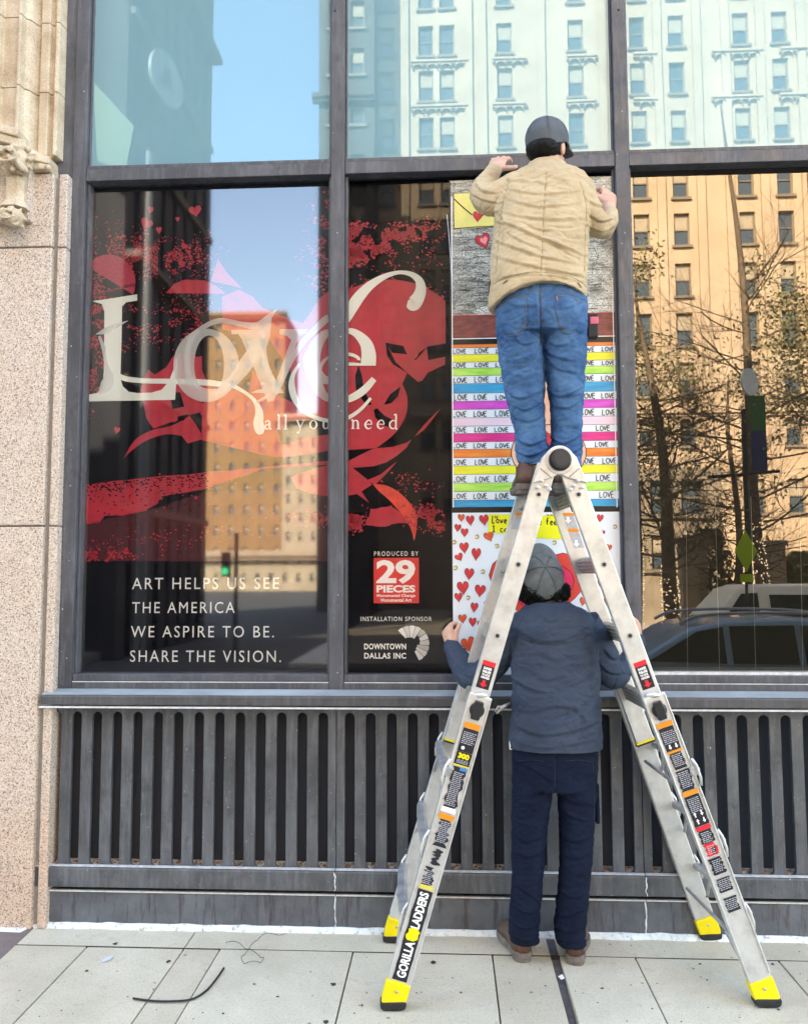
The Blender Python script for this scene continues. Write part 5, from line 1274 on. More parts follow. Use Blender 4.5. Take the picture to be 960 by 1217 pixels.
def rail_text(side, txt, v0, v1, mt, par, wd, bold=.03):
    """lettering running up the rail"""
    s0, s1 = s_at(side, v1), s_at(side, v0); n = nf(side, (s0+s1)/2)-.0016
    n = nf(side, s0)-.0018; O2 = RP(side, s0, wd/2, n); ay = (RP(side, s0, -wd/2, n)-O2); ax = RP(side, s1, wd/2, nf(side, s1)-.0016)-RP(side, s0, wd/2, nf(side, s0)-.0016)
    return text_on('lettering', txt, O2, ax.normalized(), ay.normalized(), ax.length, wd, mt, par, bold)
def cross_text(side, txt, v0, v1, mt, par, wd, bold=.03, q0=0):
    s0, s1 = s_at(side, v1), s_at(side, v0); O2 = RP(side, s0, q0-wd/2, nf(side, s0)-.0016); ax = RP(side, s0, q0+wd/2, nf(side, s0)-.0016)-O2; ay = RP(side, s1, q0-wd/2, nf(side, s1)-.0016)-O2
    return text_on('lettering', txt, O2, ax.normalized(), ay.normalized(), wd, ay.length, mt, par, bold)
for side in (-1, 1):
    b = sticker(side, 786, 818, M_bk, .052); sticker(side, 786, 791.5, M_rs, .052, lift=.0011, par=b)
    for k, (a, c) in enumerate(((793, 796), (796.8, 799.8), (800.6, 803.4), (804, 806.5))):
        cross_text(side, ('DANGER', 'FAILURE', 'TO LOCK', 'HINGES')[k], a, c, M_white, b, .034, .04)
    arrow(side, 808, 816.5, b, M_rs, wd=.034)
# left rail
sticker(-1, 859, 865.5, M_or, .062); b = sticker(-1, 866, 893, M_bk, .062); textlines(-1, 870, 884, b); 
MB().ball(RP(-1, s_at(-1, 888), -.014, nf(-1, .8)-.003), (.007, .0006, .007)).build('printed_figure', M_white, b)
b = sticker(-1, 893.4, 908, M_bk, .062); cross_text(-1, '300', 894.5, 901, M_ys, b, .044, .05); textlines(-1, 902.5, 907, b, .046, 1.6)
sticker(-1, 908.3, 909.6, M_ys, .062); b = sticker(-1, 911, 958, M_bk, .064, .014, q0=.001); sticker(-1, 911, 914.5, simple('blue_sticker', (.02, .20, .55), .4), .030, lift=.0012, q0=.014); textlines(-1, 917, 955, b, .040)
sticker(-1, 958.5, 964, M_white, .060, .003); sticker(-1, 966.5, 972.5, M_or, .062, .002)
b = sticker(-1, 973, 1004, M_bk, .060, .018, q0=.004); textlines(-1, 975, 1000, b, .036, q0=.004)
b = sticker(-1, 1007, 1026, M_bk, .050, .026, q0=.006, seed=3); b = sticker(-1, 1029, 1050, M_bk, .052, .022, q0=-.004, seed=8); textlines(-1, 1033, 1048, b, .03, q0=-.004)
sticker(-1, 1050.8, 1052.2, M_ys, .058); sticker(-1, 1053.2, 1054.6, M_ys, .058)
b = sticker(-1, 1056, 1163, M_bk, .062, .004); rail_text(-1, 'GORILLA', 1116.5, 1159, M_white, b, .036, .035); rail_text(-1, 'LADDERS', 1058.5, 1101, M_white, b, .036, .035)
mb = MB(); sc = s_at(-1, 1108.5); 
mb.poly([RP(-1, sc+a*.026, bb*.026, nf(-1, sc)-.0016) for a, bb in ((-1, -.5), (-1, .2), (-.5, .9), (.2, .8), (.5, 1), (.9, .5), (1, -.2), (.7, -.8), (.2, -.7), (-.2, -1), (-.6, -.9))]); mb.build('logo_head', M_ys, b, recalc=False)
sticker(-1, 1164.2, 1165.8, M_ys, .062); sticker(-1, 1167, 1168, M_ys, .062)
# right rail
sticker(1, 857.5, 863, M_or, .064); b = sticker(1, 863.5, 890, M_bk, .062, .003); textlines(1, 868, 882, b); arrow(1, 883, 888.5, b, M_white, -.012, .014); arrow(1, 883, 888.5, b, M_white, .014, .014)
sticker(1, 890.5, 893, M_or, .060); b = sticker(1, 893.4, 912, M_bk, .058, .008); textlines(1, 895, 908, b, .04)
b = sticker(1, 914, 937.5, M_bk, .062, .010); textlines(1, 916, 934, b, .042)
sticker(1, 938.5, 943.5, M_or, .064); b = sticker(1, 944, 979, M_bk, .062, .003); textlines(1, 947, 962, b, .046)
for k, (v_, q_) in enumerate(((965, -.014), (965, .014), (973, -.012), (973, .014))): arrow(1, v_-2.5, v_+3.5, b, M_white, q_, .013, upw=k % 2 == 0)
sticker(1, 979.6, 984.5, M_rs, .060); b = sticker(1, 985, 999.5, M_bk, .060, .008); textlines(1, 987, 998, b, .040)
b = sticker(1, 1000, 1014.5, M_rs, .058, .014); textlines(1, 1003, 1012, b, .03); sticker(1, 1005, 1013, M_bk, .026, .008, lift=.0012, q0=.008)
b = sticker(1, 1017.5, 1036.5, M_bk, .060, .012); textlines(1, 1020, 1034, b, .034)
b = sticker(1, 1041.5, 1057, M_bk, .058, .006); textlines(1, 1043, 1055, b, .046); b = sticker(1, 1064, 1080.5, M_bk, .056, .008); textlines(1, 1066, 1078, b, .044)
# stickers on the inside faces of the far rails
def far_sticker(side, u0, u1, v0, v1, mt, lift, nm='sticker', par=None):
    n = FARI-.013-lift; a = [lx(u, v, n) for u, v in ((u0, v0), (u1, v0), (u1+(v1-v0)*.36*side, v1), (u0+(v1-v0)*.36*side, v1))]
    return MB().poly([O_+ex*p[0]+ez*p[1]+en*n for p in a]).build(nm, mt, par or lad, recalc=False)
b = far_sticker(1, 669, 681, 612, 632, M_gr, .0008); far_sticker(1, 668.5, 681, 609.5, 613, M_or, .0012); far_sticker(1, 674.5, 687, 628.5, 632.5, M_or, .0016)
b = far_sticker(1, 676, 688, 633, 651, M_gr, .0008)
for cu, cv in ((675, 618), (685, 646)): 
    n = FARI-.0155; MB().poly([(lambda p: O_+ex*p[0]+ez*p[1]+en*n)(lx(cu+a, cv+c, n)) for a, c in ((0, 4), (4, 0), (1.6, 0), (1.2, -4), (-2, -4), (-1.6, 0), (-4, 0))]).build('printed_arrow', M_white, b, recalc=False)
b = far_sticker(-1, 613, 623, 612, 629, M_gr, .0008); far_sticker(-1, 613.5, 623, 609.5, 613, M_or, .0012)

# =================================================================== FIGURES
def bezring(c, a, b, ax, by, n=28, pw=2.0):
    out = []
    for k in range(n):
        t = 2*math.pi*k/n; ct, st = math.cos(t), math.sin(t)
        out.append(c+ax*(a*math.copysign(abs(ct)**(2/pw), ct))+by*(b*math.copysign(abs(st)**(2/pw), st)))
    return out
def body_tube(mb, rows, n=28, sub=5, pw=2.2, axx=Vector((1, 0, 0)), tube=False):
    """rows: (u, v, y, half width px, half depth m); horizontal elliptical rings, or rings across the path when tube"""
    rows = cr(rows, sub); cs = [P(u, v, y) for u, v, y, a, b in rows]; rings = []
    for i, (u, v, y, a, b) in enumerate(rows):
        m_ = (cs[i]-EYE).dot(fw)/FPX
        if tube:
            t = (cs[min(i+1, len(cs)-1)]-cs[max(i-1, 0)]).normalized(); x_ = t.cross(Vector((0, 1, 0)))
            if x_.length < .3: x_ = t.cross(Vector((0, 0, 1)))
            x_.normalize(); y_ = x_.cross(t)
        else: x_, y_ = axx, axx.cross(Vector((0, 0, -1)))
        rings.append(bezring(cs[i], a*m_, b, x_, y_, n, pw))
    # rounded ends
    for end in (0, -1):
        r = rings[end]; c = sum(r, Vector())/len(r); r2 = [c+(p-c)*.55 for p in r]; nb_ = rings[1] if end == 0 else rings[-2]; c2 = sum(nb_, Vector())/len(nb_); off = (c-c2)*.5
        r2 = [p+off for p in r2]
        if end == 0: rings.insert(0, r2)
        else: rings.append(r2)
    mb.loft(rings)
def world_tube(mb, pts, rad, n=10, flat_=1.0, axis_=None):
    c = cr([(*p, r) for p, r in zip(pts, rad)], 4); P3 = [Vector(q[:3]) for q in c]; R3 = [max(q[3], .001) for q in c]; rings = []
    prev = None
    for i, p in enumerate(P3):
        t = (P3[min(i+1, len(P3)-1)]-P3[max(i-1, 0)]).normalized()
        if prev is None: prev = t.cross(axis_ or Vector((0, .3, 1))).normalized()
        prev = (prev-t*prev.dot(t)).normalized(); b = t.cross(prev)
        rings.append([p+prev*math.cos(k*2*math.pi/n)*R3[i]+b*math.sin(k*2*math.pi/n)*R3[i]*flat_ for k in range(n)])
    t0 = (P3[0]-P3[1]).normalized(); t1 = (P3[-1]-P3[-2]).normalized()
    c0, c1 = P3[0], P3[-1]
    rings.insert(0, [c0+(q-c0)*.6+t0*R3[0]*.7 for q in rings[0]]); rings.append([c1+(q-c1)*.6+t1*R3[-1]*.7 for q in rings[-1]])
    mb.loft(rings)
def voxel(mb, size, smooth=4, factor=.5):
    me = mb.mesh('tmp', None, (0, 0, 0)); o = bpy.data.objects.new('tmp', me); COL.objects.link(o)
    r = o.modifiers.new('r', 'REMESH'); r.mode = 'VOXEL'; r.voxel_size = size
    s_ = o.modifiers.new('s', 'SMOOTH'); s_.iterations = smooth; s_.factor = factor
    dg = bpy.context.evaluated_depsgraph_get(); out = bpy.data.meshes.new_from_object(o.evaluated_get(dg))
    bpy.data.objects.remove(o); bpy.data.meshes.remove(me); return out
def arr(me):
    n = len(me.vertices); co_ = np.empty(n*3); me.vertices.foreach_get('co', co_); nr = np.empty(n*3); me.vertices.foreach_get('normal', nr)
    return co_.reshape(-1, 3), nr.reshape(-1, 3)
FW, RT, UP, EY = (np.array(a) for a in (fw, rt, up, EYE))
def proj(c):
    d = c-EY; z = d@FW; return 480+FPX*(d@RT)/z, 608.5-FPX*(d@UP)/z
def folds(me, segs, face=-.05, rnd=0, rscale=14, seed=1, stretch=(1, 1, 2.2)):
    """segs: polylines (px) with sigma px and height m; positive is a raised ridge, with a furrow below it"""
    c, n = arr(me); u, v = proj(c); d = np.zeros(len(c)); w_ = np.clip((-n[:, 1]+.25)/.5, 0, 1)
    for pts, sg, h in segs:
        pts = cr(pts, 6); L_ = len(pts)-1
        best = np.full(len(c), 1e9); side = np.zeros(len(c)); tt = np.zeros(len(c))
        for i in range(L_):
            ax_, ay_ = pts[i]; bx_, by_ = pts[i+1]; dx, dy = bx_-ax_, by_-ay_; l2 = dx*dx+dy*dy+1e-9
            t = np.clip(((u-ax_)*dx+(v-ay_)*dy)/l2, 0, 1); qx, qy = ax_+t*dx, ay_+t*dy; ds = np.hypot(u-qx, v-qy); m_ = ds < best
            best = np.where(m_, ds, best); cx_ = (dx*(v-ay_)-dy*(u-ax_))/math.sqrt(l2); side = np.where(m_, cx_, side); tt = np.where(m_, (i+t)/L_, tt)
        taper = np.sin(np.pi*np.clip(tt*.92+.04, 0, 1))**.6
        sgn = side/np.maximum(best, 1e-6)
        sd_ = best*np.sign(side); up_ = np.exp(-np.abs(sd_)/(sg*1.5))*(sd_ < 0); dn_ = np.exp(-(sd_/(sg*.42))**2)*(sd_ >= 0)
        furrow = .55*np.exp(-((sd_-sg*.85)/(sg*.5))**2)
        d += h*.95*taper*(up_+dn_-furrow)*w_
    if rnd:
        rnd = rnd*1.15; out = np.empty(len(c)); st_ = stretch
        for i in range(len(c)):
            p = c[i]; out[i] = noise.noise(Vector((p[0]*rscale*st_[0]+seed, p[1]*rscale*st_[1], p[2]*rscale*st_[2])))+.45*(.35-abs(noise.noise(Vector((p[0]*rscale*1.7+3, p[1]*rscale*1.7, p[2]*rscale*3.1+seed*2)))))*2+.35*noise.noise(Vector((p[0]*rscale*2.3*st_[0], p[1]*rscale*2.3, p[2]*rscale*2.3*st_[2]+seed)))
        crm = np.empty(len(c))                 # irregular crossing creases
        for i in range(len(c)):
            p = c[i]; wx = noise.noise(Vector((p[0]*6+seed, p[1]*6, p[2]*6)))*.09
            q = Vector((p[0]*7+(p[2]+wx)*9, p[1]*7, (p[2]+wx)*26-p[0]*8+seed)); a = abs(noise.noise(q)); q2 = Vector((p[0]*9-(p[2]-wx)*12+seed, p[1]*8, (p[2]-wx)*20+p[0]*12)); b = abs(noise.noise(q2))
            crm[i] = -max(0, .16-a)/.16*.6-max(0, .12-b)/.12*.4
        d += rnd*out+rnd*.85*crm
    c2 = c+n*d[:, None]; me.vertices.foreach_set('co', c2.reshape(-1)); me.update()
def finish(me, name, mt, parent, cut=None):
    org = np.array(origin(parent)); c, _ = arr(me)
    if cut is not None:
        bm = bmesh.new(); bm.from_mesh(me)
        for pco, pno in cut:
            bmesh.ops.bisect_plane(bm, geom=bm.verts[:]+bm.edges[:]+bm.faces[:], plane_co=pco, plane_no=pno, clear_outer=True)
        bm.to_mesh(me); bm.free(); c, _ = arr(me)
    me.vertices.foreach_set('co', (c-org).reshape(-1)); me.materials.clear(); me.materials.append(mt)
    me.polygons.foreach_set('use_smooth', [True]*len(me.polygons)); me.name = name; me.update()
    o = link(name, me, parent); return o
from mathutils.bvhtree import BVHTree
def bvh(o):
    org = origin(o); me = o.data; return BVHTree.FromPolygons([v.co+org for v in me.vertices], [tuple(p.vertices) for p in me.polygons])
def drape(tree_, pts, lift=.001, n=6):
    out = []
    for u, v in cr(pts, n):
        d = ray(u, v).normalized(); h = tree_.ray_cast(EYE, d)
        if h[0] is not None: out.append(h[0]+h[1]*lift)
    return out
def stitch(o, tr, pts, mt, r_=.0009, name='stitching', n=6, lift=.0006, par=None):
    q = drape(tr, pts, lift, n)
    if len(q) > 1: MB().tube(q, r_, 5).build(name, mt, par or o, smooth=True)
def gash(me, lines, sg=1.0, h=-.003):   # narrow seams pressed into the cloth
    c, n = arr(me); u, v = proj(c); d = np.zeros(len(c)); w_ = np.clip((-n[:, 1]+.25)/.5, 0, 1)
    for pts in lines:
        pts = cr(pts, 6)
        for i in range(len(pts)-1):
            ax_, ay_ = pts[i]; bx_, by_ = pts[i+1]; dx, dy = bx_-ax_, by_-ay_; l2 = dx*dx+dy*dy+1e-9
            t = np.clip(((u-ax_)*dx+(v-ay_)*dy)/l2, 0, 1); ds = np.hypot(u-ax_-t*dx, v-ay_-t*dy); d = np.minimum(d, h*np.exp(-(ds/sg)**2)*w_)
    me.vertices.foreach_set('co', (c+n*d[:, None]).reshape(-1)); me.update()
def cloth(name, c0, c1, scale, weave, rough=.85, bs=.35, sheen=.2):
    m = mat(name, c0, rough, 0, .12); co = coords(m); setc(m, ramp(m, nz(m, co, scale, 8, .65), [(.3, c0), (.7, c1)]))
    b1 = nz(m, co, weave, 3, .6); b2 = nz(m, coords(m, (1, 1, 1.6)), 28, 5, .6, .8); mm = N(m, 'ShaderNodeMath', operation='ADD'); mu = N(m, 'ShaderNodeMath', operation='MULTIPLY'); mu.inputs[1].default_value = .35
    L(m, b1, mu.inputs[0]); L(m, mu.outputs[0], mm.inputs[0]); L(m, b2, mm.inputs[1]); bump(m, mm.outputs[0], bs, .006); return m
M_tan = cloth('tan_canvas', (.42, .32, .205), (.58, .46, .31), 6, 420)
M_denim = cloth('blue_denim', (.014, .050, .15), (.085, .19, .36), 7, 500); M_denimd = cloth('denim_cuff', (.04, .09, .2), (.10, .18, .32), 30, 300)
M_navyj = cloth('slate_jacket', (.030, .043, .072), (.046, .064, .100), 5, 500, .6, .25)
M_navyp = cloth('navy_trousers', (.004, .008, .022), (.008, .014, .036), 7, 500, .8)
M_skin = mottled('skin', (.52, .28, .20), (.66, .40, .30), 22, .5, .12, .002); M_skin.node_tree.nodes['Principled BSDF'].inputs['Subsurface Weight'].default_value = .08; M_skin.node_tree.nodes['Principled BSDF'].inputs['Subsurface Radius'].default_value = (.01, .004, .002)
M_hair = mottled('black_hair', (.002, .002, .003), (.008, .007, .007), 60, .55, .5, .004, stretch=(1, 1, .3), spec=.2)
M_capA = cloth('washed_grey_cap', (.085, .10, .115), (.17, .185, .195), 14, 600); M_capB = cloth('slate_cap', (.085, .10, .12), (.13, .145, .175), 8, 600)
M_thread = mat('dark_thread', (.03, .035, .045), .8); M_ythread = mat('ochre_thread', (.16, .13, .10), .8); M_tthread = mat('tan_thread', (.22, .16, .09), .8)
M_boot = mottled('brown_leather', (.065, .027, .015), (.12, .052, .032), 20, .55, .3, .003); M_boot2 = mottled('taupe_leather', (.075, .047, .034), (.14, .092, .068), 20, .6, .3, .003); M_sole = mottled('grey_sole', (.10, .08, .075), (.18, .15, .14), 30, .8, .4, .003)

def rot_to(zv, yv):
    z = Vector(zv).normalized(); y_ = Vector(yv); y_ = (y_-z*y_.dot(z)).normalized(); x_ = y_.cross(z); return Matrix((x_, y_, z)).transposed()
def cap(parent, c, up_v, fwd_v, r, mt, bill=.075, hgt=.88, low=-.12, back_low=-.28):
    """baseball cap: six panels with seams, button, bill"""
    Rm = rot_to(up_v, fwd_v); c = Vector(c); nu, nv = 72, 22; rings = []
    for j in range(nv):
        f_ = (j+.4)/(nv-.6); th = min(f_/.66, 1)*math.pi*.5; t2 = max(0, (f_-.66)/.34); ring = []
        for i in range(nu):
            ph = 2*math.pi*i/nu; k = abs(((ph/(math.pi/3))+.5) % 1-.5)         # distance to a panel seam
            rr = r*(1-.022*math.exp(-(k/.05)**2)*min(1, j/4)+.012*math.cos(6*ph+math.pi)*math.sin(th))*(1-.045*t2)
            lo_ = low+(back_low-low)*max(0, -math.sin(ph))**.7; arch = .0
            zz_ = math.cos(th)+lo_*t2
            ring.append(c+Rm @ Vector((math.cos(ph)*math.sin(th)*rr*.94, math.sin(ph)*math.sin(th)*rr*1.12, zz_*r*hgt)))
        rings.append(ring)
    mb = MB(); mb.loft(rings, cap=False); mb.add(rings[0], [tuple(range(nu))])
    o = mb.build('cap', mt, parent, smooth=True); s_ = o.modifiers.new('s', 'SOLIDIFY'); s_.thickness = .004; s_.offset = -1
    MB().ball(c+Rm @ Vector((0, 0, r*hgt)), (.008, .008, .005), Rm, 14, 8).build('cap_button', mt, o, smooth=True)
    for k in range(6):                                                    # stitched seams
        ph = k*math.pi/3
        for off in (-.035, .035):
            pts = [c+Rm @ Vector((math.cos(ph+off)*math.sin(t)*r*.945, math.sin(ph+off)*math.sin(t)*r*1.125, math.cos(t)*r*hgt+.0005)) for t in [.12+(1.45-.12)*q/14 for q in range(15)]]
            MB().tube(pts, .0006, 4).build('seam_stitching', M_thread, o)
    # bill
    nb, mrow = 22, 8; top, bot = [], []
    for a in range(mrow+1):
        f = a/mrow; row = []
        for i in range(nb+1):
            ph = R_(24+132*i/nb); base = Vector((math.cos(ph)*r*.93, math.sin(ph)*r*1.10, low*r*.9)); outw = bill*math.sin(R_(180*i/nb))**.55*f
            p = base+Vector((math.cos(ph)*.25*outw, outw, 0)); p.z -= .16*outw+ .38*(p.x**2)/r*f-.004
            row.append(c+Rm @ p)
        top.append(row)
    vs = [p for row in top for p in row]; W_ = nb+1
    mb = MB(); mb.add(vs, [(a*W_+i, a*W_+i+1, (a+1)*W_+i+1, (a+1)*W_+i) for a in range(mrow) for i in range(nb)])
    b = mb.build('cap_bill', mt, o, smooth=True); s_ = b.modifiers.new('s', 'SOLIDIFY'); s_.thickness = .005; s_.offset = 0
    return o, Rm
def head(mb, c, up_v, fwd_v, s=1.0):
    Rm = rot_to(up_v, fwd_v); c = Vector(c)
    def q(x, y, z): return c+Rm @ Vector((x*s, y*s, z*s))
    mb.ball(q(0, -.012, .015), (.076*s, .096*s, .098*s), Rm, 24, 18)          # skull
    mb.ball(q(0, .028, -.045), (.060*s, .066*s, .076*s), Rm, 20, 14)           # face and jaw
    mb.ball(q(0, .070, -.098), (.026*s, .022*s, .022*s), Rm, 14, 10)           # chin
    for sx in (-1, 1):
        mb.ball(q(sx*.078, -.002, -.015), (.011*s, .020*s, .033*s), Rm, 14, 10)     # ears
        mb.ball(q(sx*.034, .074, -.028), (.022*s, .016*s, .014*s), Rm, 12, 8)       # cheeks
    world_tube(mb, [q(0, .086, .012), q(0, .102, -.012), q(0, .116, -.034), q(0, .098, -.044)], [.009*s, .011*s, .015*s, .010*s], 10)  # nose
    for zz_, rr in ((-.066, .0075), (-.076, .0085)): world_tube(mb, [q(-.022, .083, zz_), q(0, .094, zz_), q(.022, .083, zz_)], [.004, rr*s, .004], 8)  # lips
    mb.ball(q(0, .076, .020), (.058*s, .016*s, .010*s), Rm, 14, 8)             # brow
    return Rm, q
def eyes(parent, q, Rm):
    for sx in (-1, 1):
        e = MB().ball(q(sx*.031, .083, -.002), .0115, None, 14, 10).build('eye', mat('eye_white', (.8, .78, .75), .2), parent, smooth=True)
        MB().ball(q(sx*.031, .0925, -.002), (.0055, .0035, .0055), Rm, 12, 8).build('iris', mat('iris', (.05, .025, .012), .2), e, smooth=True)
        world_tube(mb_ := MB(), [q(sx*.015, .091, .020), q(sx*.032, .092, .026), q(sx*.050, .082, .020)], [.003, .004, .002], 6); mb_.build('eyebrow', M_hair, parent, smooth=True)
def hand(mb, wrist, palm_dir, palm_n, side, L_=.185, curl=(.3, .3, .35, .4), spread=.16, thumb=(.55, .6), bend=None):
    """palm with five fingers. palm_dir: wrist to knuckles, palm_n: out of the palm, side: towards the thumb"""
    d = Vector(palm_dir).normalized(); n = Vector(palm_n); n = (n-d*n.dot(d)).normalized(); t = Vector(side); t = (t-d*t.dot(d)-n*t.dot(n)).normalized(); w0 = Vector(wrist)
    pl = L_*.52
    rings = []
    for f, hw, ht in ((-.22, .024, .019), (0, .027, .019), (.3, .038, .018), (.7, .043, .016), (1, .041, .013)):
        c = w0+d*pl*f; rings.append([c+t*hw*math.cos(a)+n*ht*math.sin(a) for a in [2*math.pi*k/16 for k in range(16)]])
    mb.loft(rings)
    mb.ball(w0+d*pl*.32+t*.022-n*-.010, (.022, .022, .022))
    for i in range(4):
        off = (.031, .0105, -.0105, -.030)[i]; ln = L_*(.42, .47, .44, .35)[i]; r0 = (.0098, .0100, .0095, .0083)[i]
        k = w0+d*(pl*(.97, 1.0, .97, .9)[i])+t*off; dd = (d+t*spread*(1, .3, -.35, -1)[i]).normalized(); pts = [k-dd*.018, k]; a = curl[i] if hasattr(curl, '__len__') else curl; ang = 0
        for fr, m_ in ((.45, .8), (.30, 1.1), (.25, .8)):
            ang += a*m_; v_ = dd*math.cos(ang)+n*math.sin(ang); pts.append(pts[-1]+v_*ln*fr)
        world_tube(mb, pts, [r0*1.1, r0*1.15, r0*1.08, r0, r0*.82], 10)
    b = w0+d*pl*.18+t*.024+n*.006; td = (d*math.cos(thumb[0])+t*math.sin(thumb[0])+n*.25).normalized(); p1 = b+td*L_*.22; td2 = (d*math.cos(thumb[1]*.3)+t*.25+n*thumb[1]).normalized() if thumb[1] else td
    world_tube(mb, [b-td*.01, p1, p1+(td*.7+td2*.3).normalized()*L_*.17, p1+(td*.7+td2*.3).normalized()*L_*.17+td2*L_*.13], [.015, .0125, .0115, .009], 10)
def shoe(parent, heel, toe_dir, L_, mu, mheel, msole, s=1.0, tilt=0.0):
    """low boot: rounded welt sole with a heel, upper lofted to an ankle collar"""
    d = Vector(toe_dir).normalized(); zv = Vector((0, 0, 1)); zv = (zv*math.cos(tilt)-d*math.sin(tilt)); d = (d*math.cos(tilt)+Vector((0, 0, 1))*math.sin(tilt)); x_ = d.cross(zv); h0 = Vector(heel)
    outl = [(-.0, .0), (.004, .022), (.02, .034), (.06, .037), (.11, .033), (.17, .042), (.21, .047), (.25, .043), (.28, .028), (.292, 0)]
    k = L_/.292; full = [(a*k, b) for a, b in outl]+[(a*k, -b) for a, b in reversed(outl[1:-1])]
    def rg(z, e, dz=0): return [h0+d*(a if 0 < a < L_ else (a-e if a <= 0 else a+e))+x_*(b+math.copysign(e, b) if b else 0)+zv*z for a, b in full]
    mb = MB(); mb.loft([rg(.012, .0), rg(.018, .005), rg(.038, .006), rg(.044, .003)]); so = mb.build('shoe_sole', msole, parent, smooth=False, bevel=.002)
    mb = MB(); mb.loft([[h0+d*a+x_*b+zv*z for a, b in [(q*k*.9+.003, w_*1.02) for q, w_ in outl[:4]]+[(.066, 0)]+[(q*k*.9+.003, -w_*1.02) for q, w_ in reversed(outl[:4])]] for z in (0, .026)]); mb.build('shoe_heel', msole, so, bevel=.002)
    mb = MB(); rings = []
    for f, hw, hz, lean in ((.0, .024, .050, 0), (.07, .033, .085, 0), (.16, .037, .105, 0), (.30, .037, .112, 0), (.42, .035, .098, 0), (.58, .038, .070, 0), (.75, .043, .055, 0), (.88, .040, .046, 0), (.97, .026, .034, 0), (1.0, .010, .020, 0)):
        c = h0+d*(f*L_*.985+.004)+zv*.038
        rings.append([c+x_*hw*1.0*math.copysign(abs(math.cos(t))**.8, math.cos(t))+zv*(max(0, math.sin(t))**.75*hz) for t in [math.pi*2*q/20 for q in range(20)]])
    mb.loft(rings); o = mb.build('shoe_upper', mu, parent, smooth=True)
    mb = MB(); rings = []
    for z, hw, hl in ((.042, .0400, .048), (.07, .0385, .045), (.115, .038, .044)):
        c = h0+d*.042+zv*z; rings.append([c+x_*hw*math.cos(t)+d*hl*math.sin(t) for t in [math.pi*2*q/24 for q in range(24)]])
    mb.loft(rings); mb.build('heel_counter', mheel, o, smooth=True)
    pts = [h0+x_*.041*math.cos(t)+d*(.045+.049*math.sin(t))+zv*.050 for t in [math.pi*(1+q/12) for q in range(13)]]
    MB().tube(pts, .0012, 5).build('welt_stitching', M_thread, so)

# ------------------------------------------------------------------ lower man
YL = -.33
pa = thing('person', 'person in slate blue jacket standing between the ladder legs, looking up, arms spread', 'person', (G(650, 1148).x, -.26, 0))
sk = MB()
hc = P(645, 688, -.315); upA, fwA = Vector((0, -.86, .50)), Vector((-.04, .5, .86))
RmA, qA = head(sk, hc+Vector((0, .01, 0)), upA, fwA, .98)
body_tube(sk, [(652, 705, -.30, 17, .060), (653, 725, -.32, 18, .062), (656, 745, -.33, 40, .07), (658, 800, -.33, 43, .10), (660, 880, -.34, 44, .10), (659, 915, -.33, 46, .10)])
for r_ in ([(637, 915, -.33, 22, .07), (631, 1000, -.32, 16, .06), (624, 1085, -.28, 9, .034), (623, 1108, -.238, 8, .030)], [(684, 915, -.33, 22, .07), (684, 1000, -.32, 16, .06), (679, 1085, -.28, 9, .034), (679, 1110, -.238, 8, .030)]): body_tube(sk, r_)
wl, wr = P(536, 768, -.075), P(757, 762, -.085)
body_tube(sk, [(618, 738, -.31, 13, .045), (588, 785, -.24, 12, .04), (563, 810, -.19, 11, .038), (548, 790, -.12, 9, .03), (537, 770, -.075, 7.5, .024)], tube=True)
body_tube(sk, [(698, 738, -.31, 13, .045), (720, 780, -.25, 11, .04), (730, 799, -.19, 9.5, .034), (748, 788, -.13, 9, .03), (757, 762, -.085, 7.5, .024)], tube=True)
hand(sk, wl, Vector((-.20, .35, .85)), Vector((.75, .55, 0)), Vector((.5, -.25, .5)), .165, (1.15, 1.15, 1.2, 1.25), .05, (.5, .8))
hand(sk, wr, Vector((.10, .30, .9)), Vector((-.85, .45, 0)), Vector((-.35, -.5, .3)), .165, (1.05, 1.1, 1.15, 1.2), .05, (.5, .8))
me = voxel(sk, .0036, 3, .4); fb = finish(me, 'body', M_skin, pa); eyes(fb, qA, RmA)
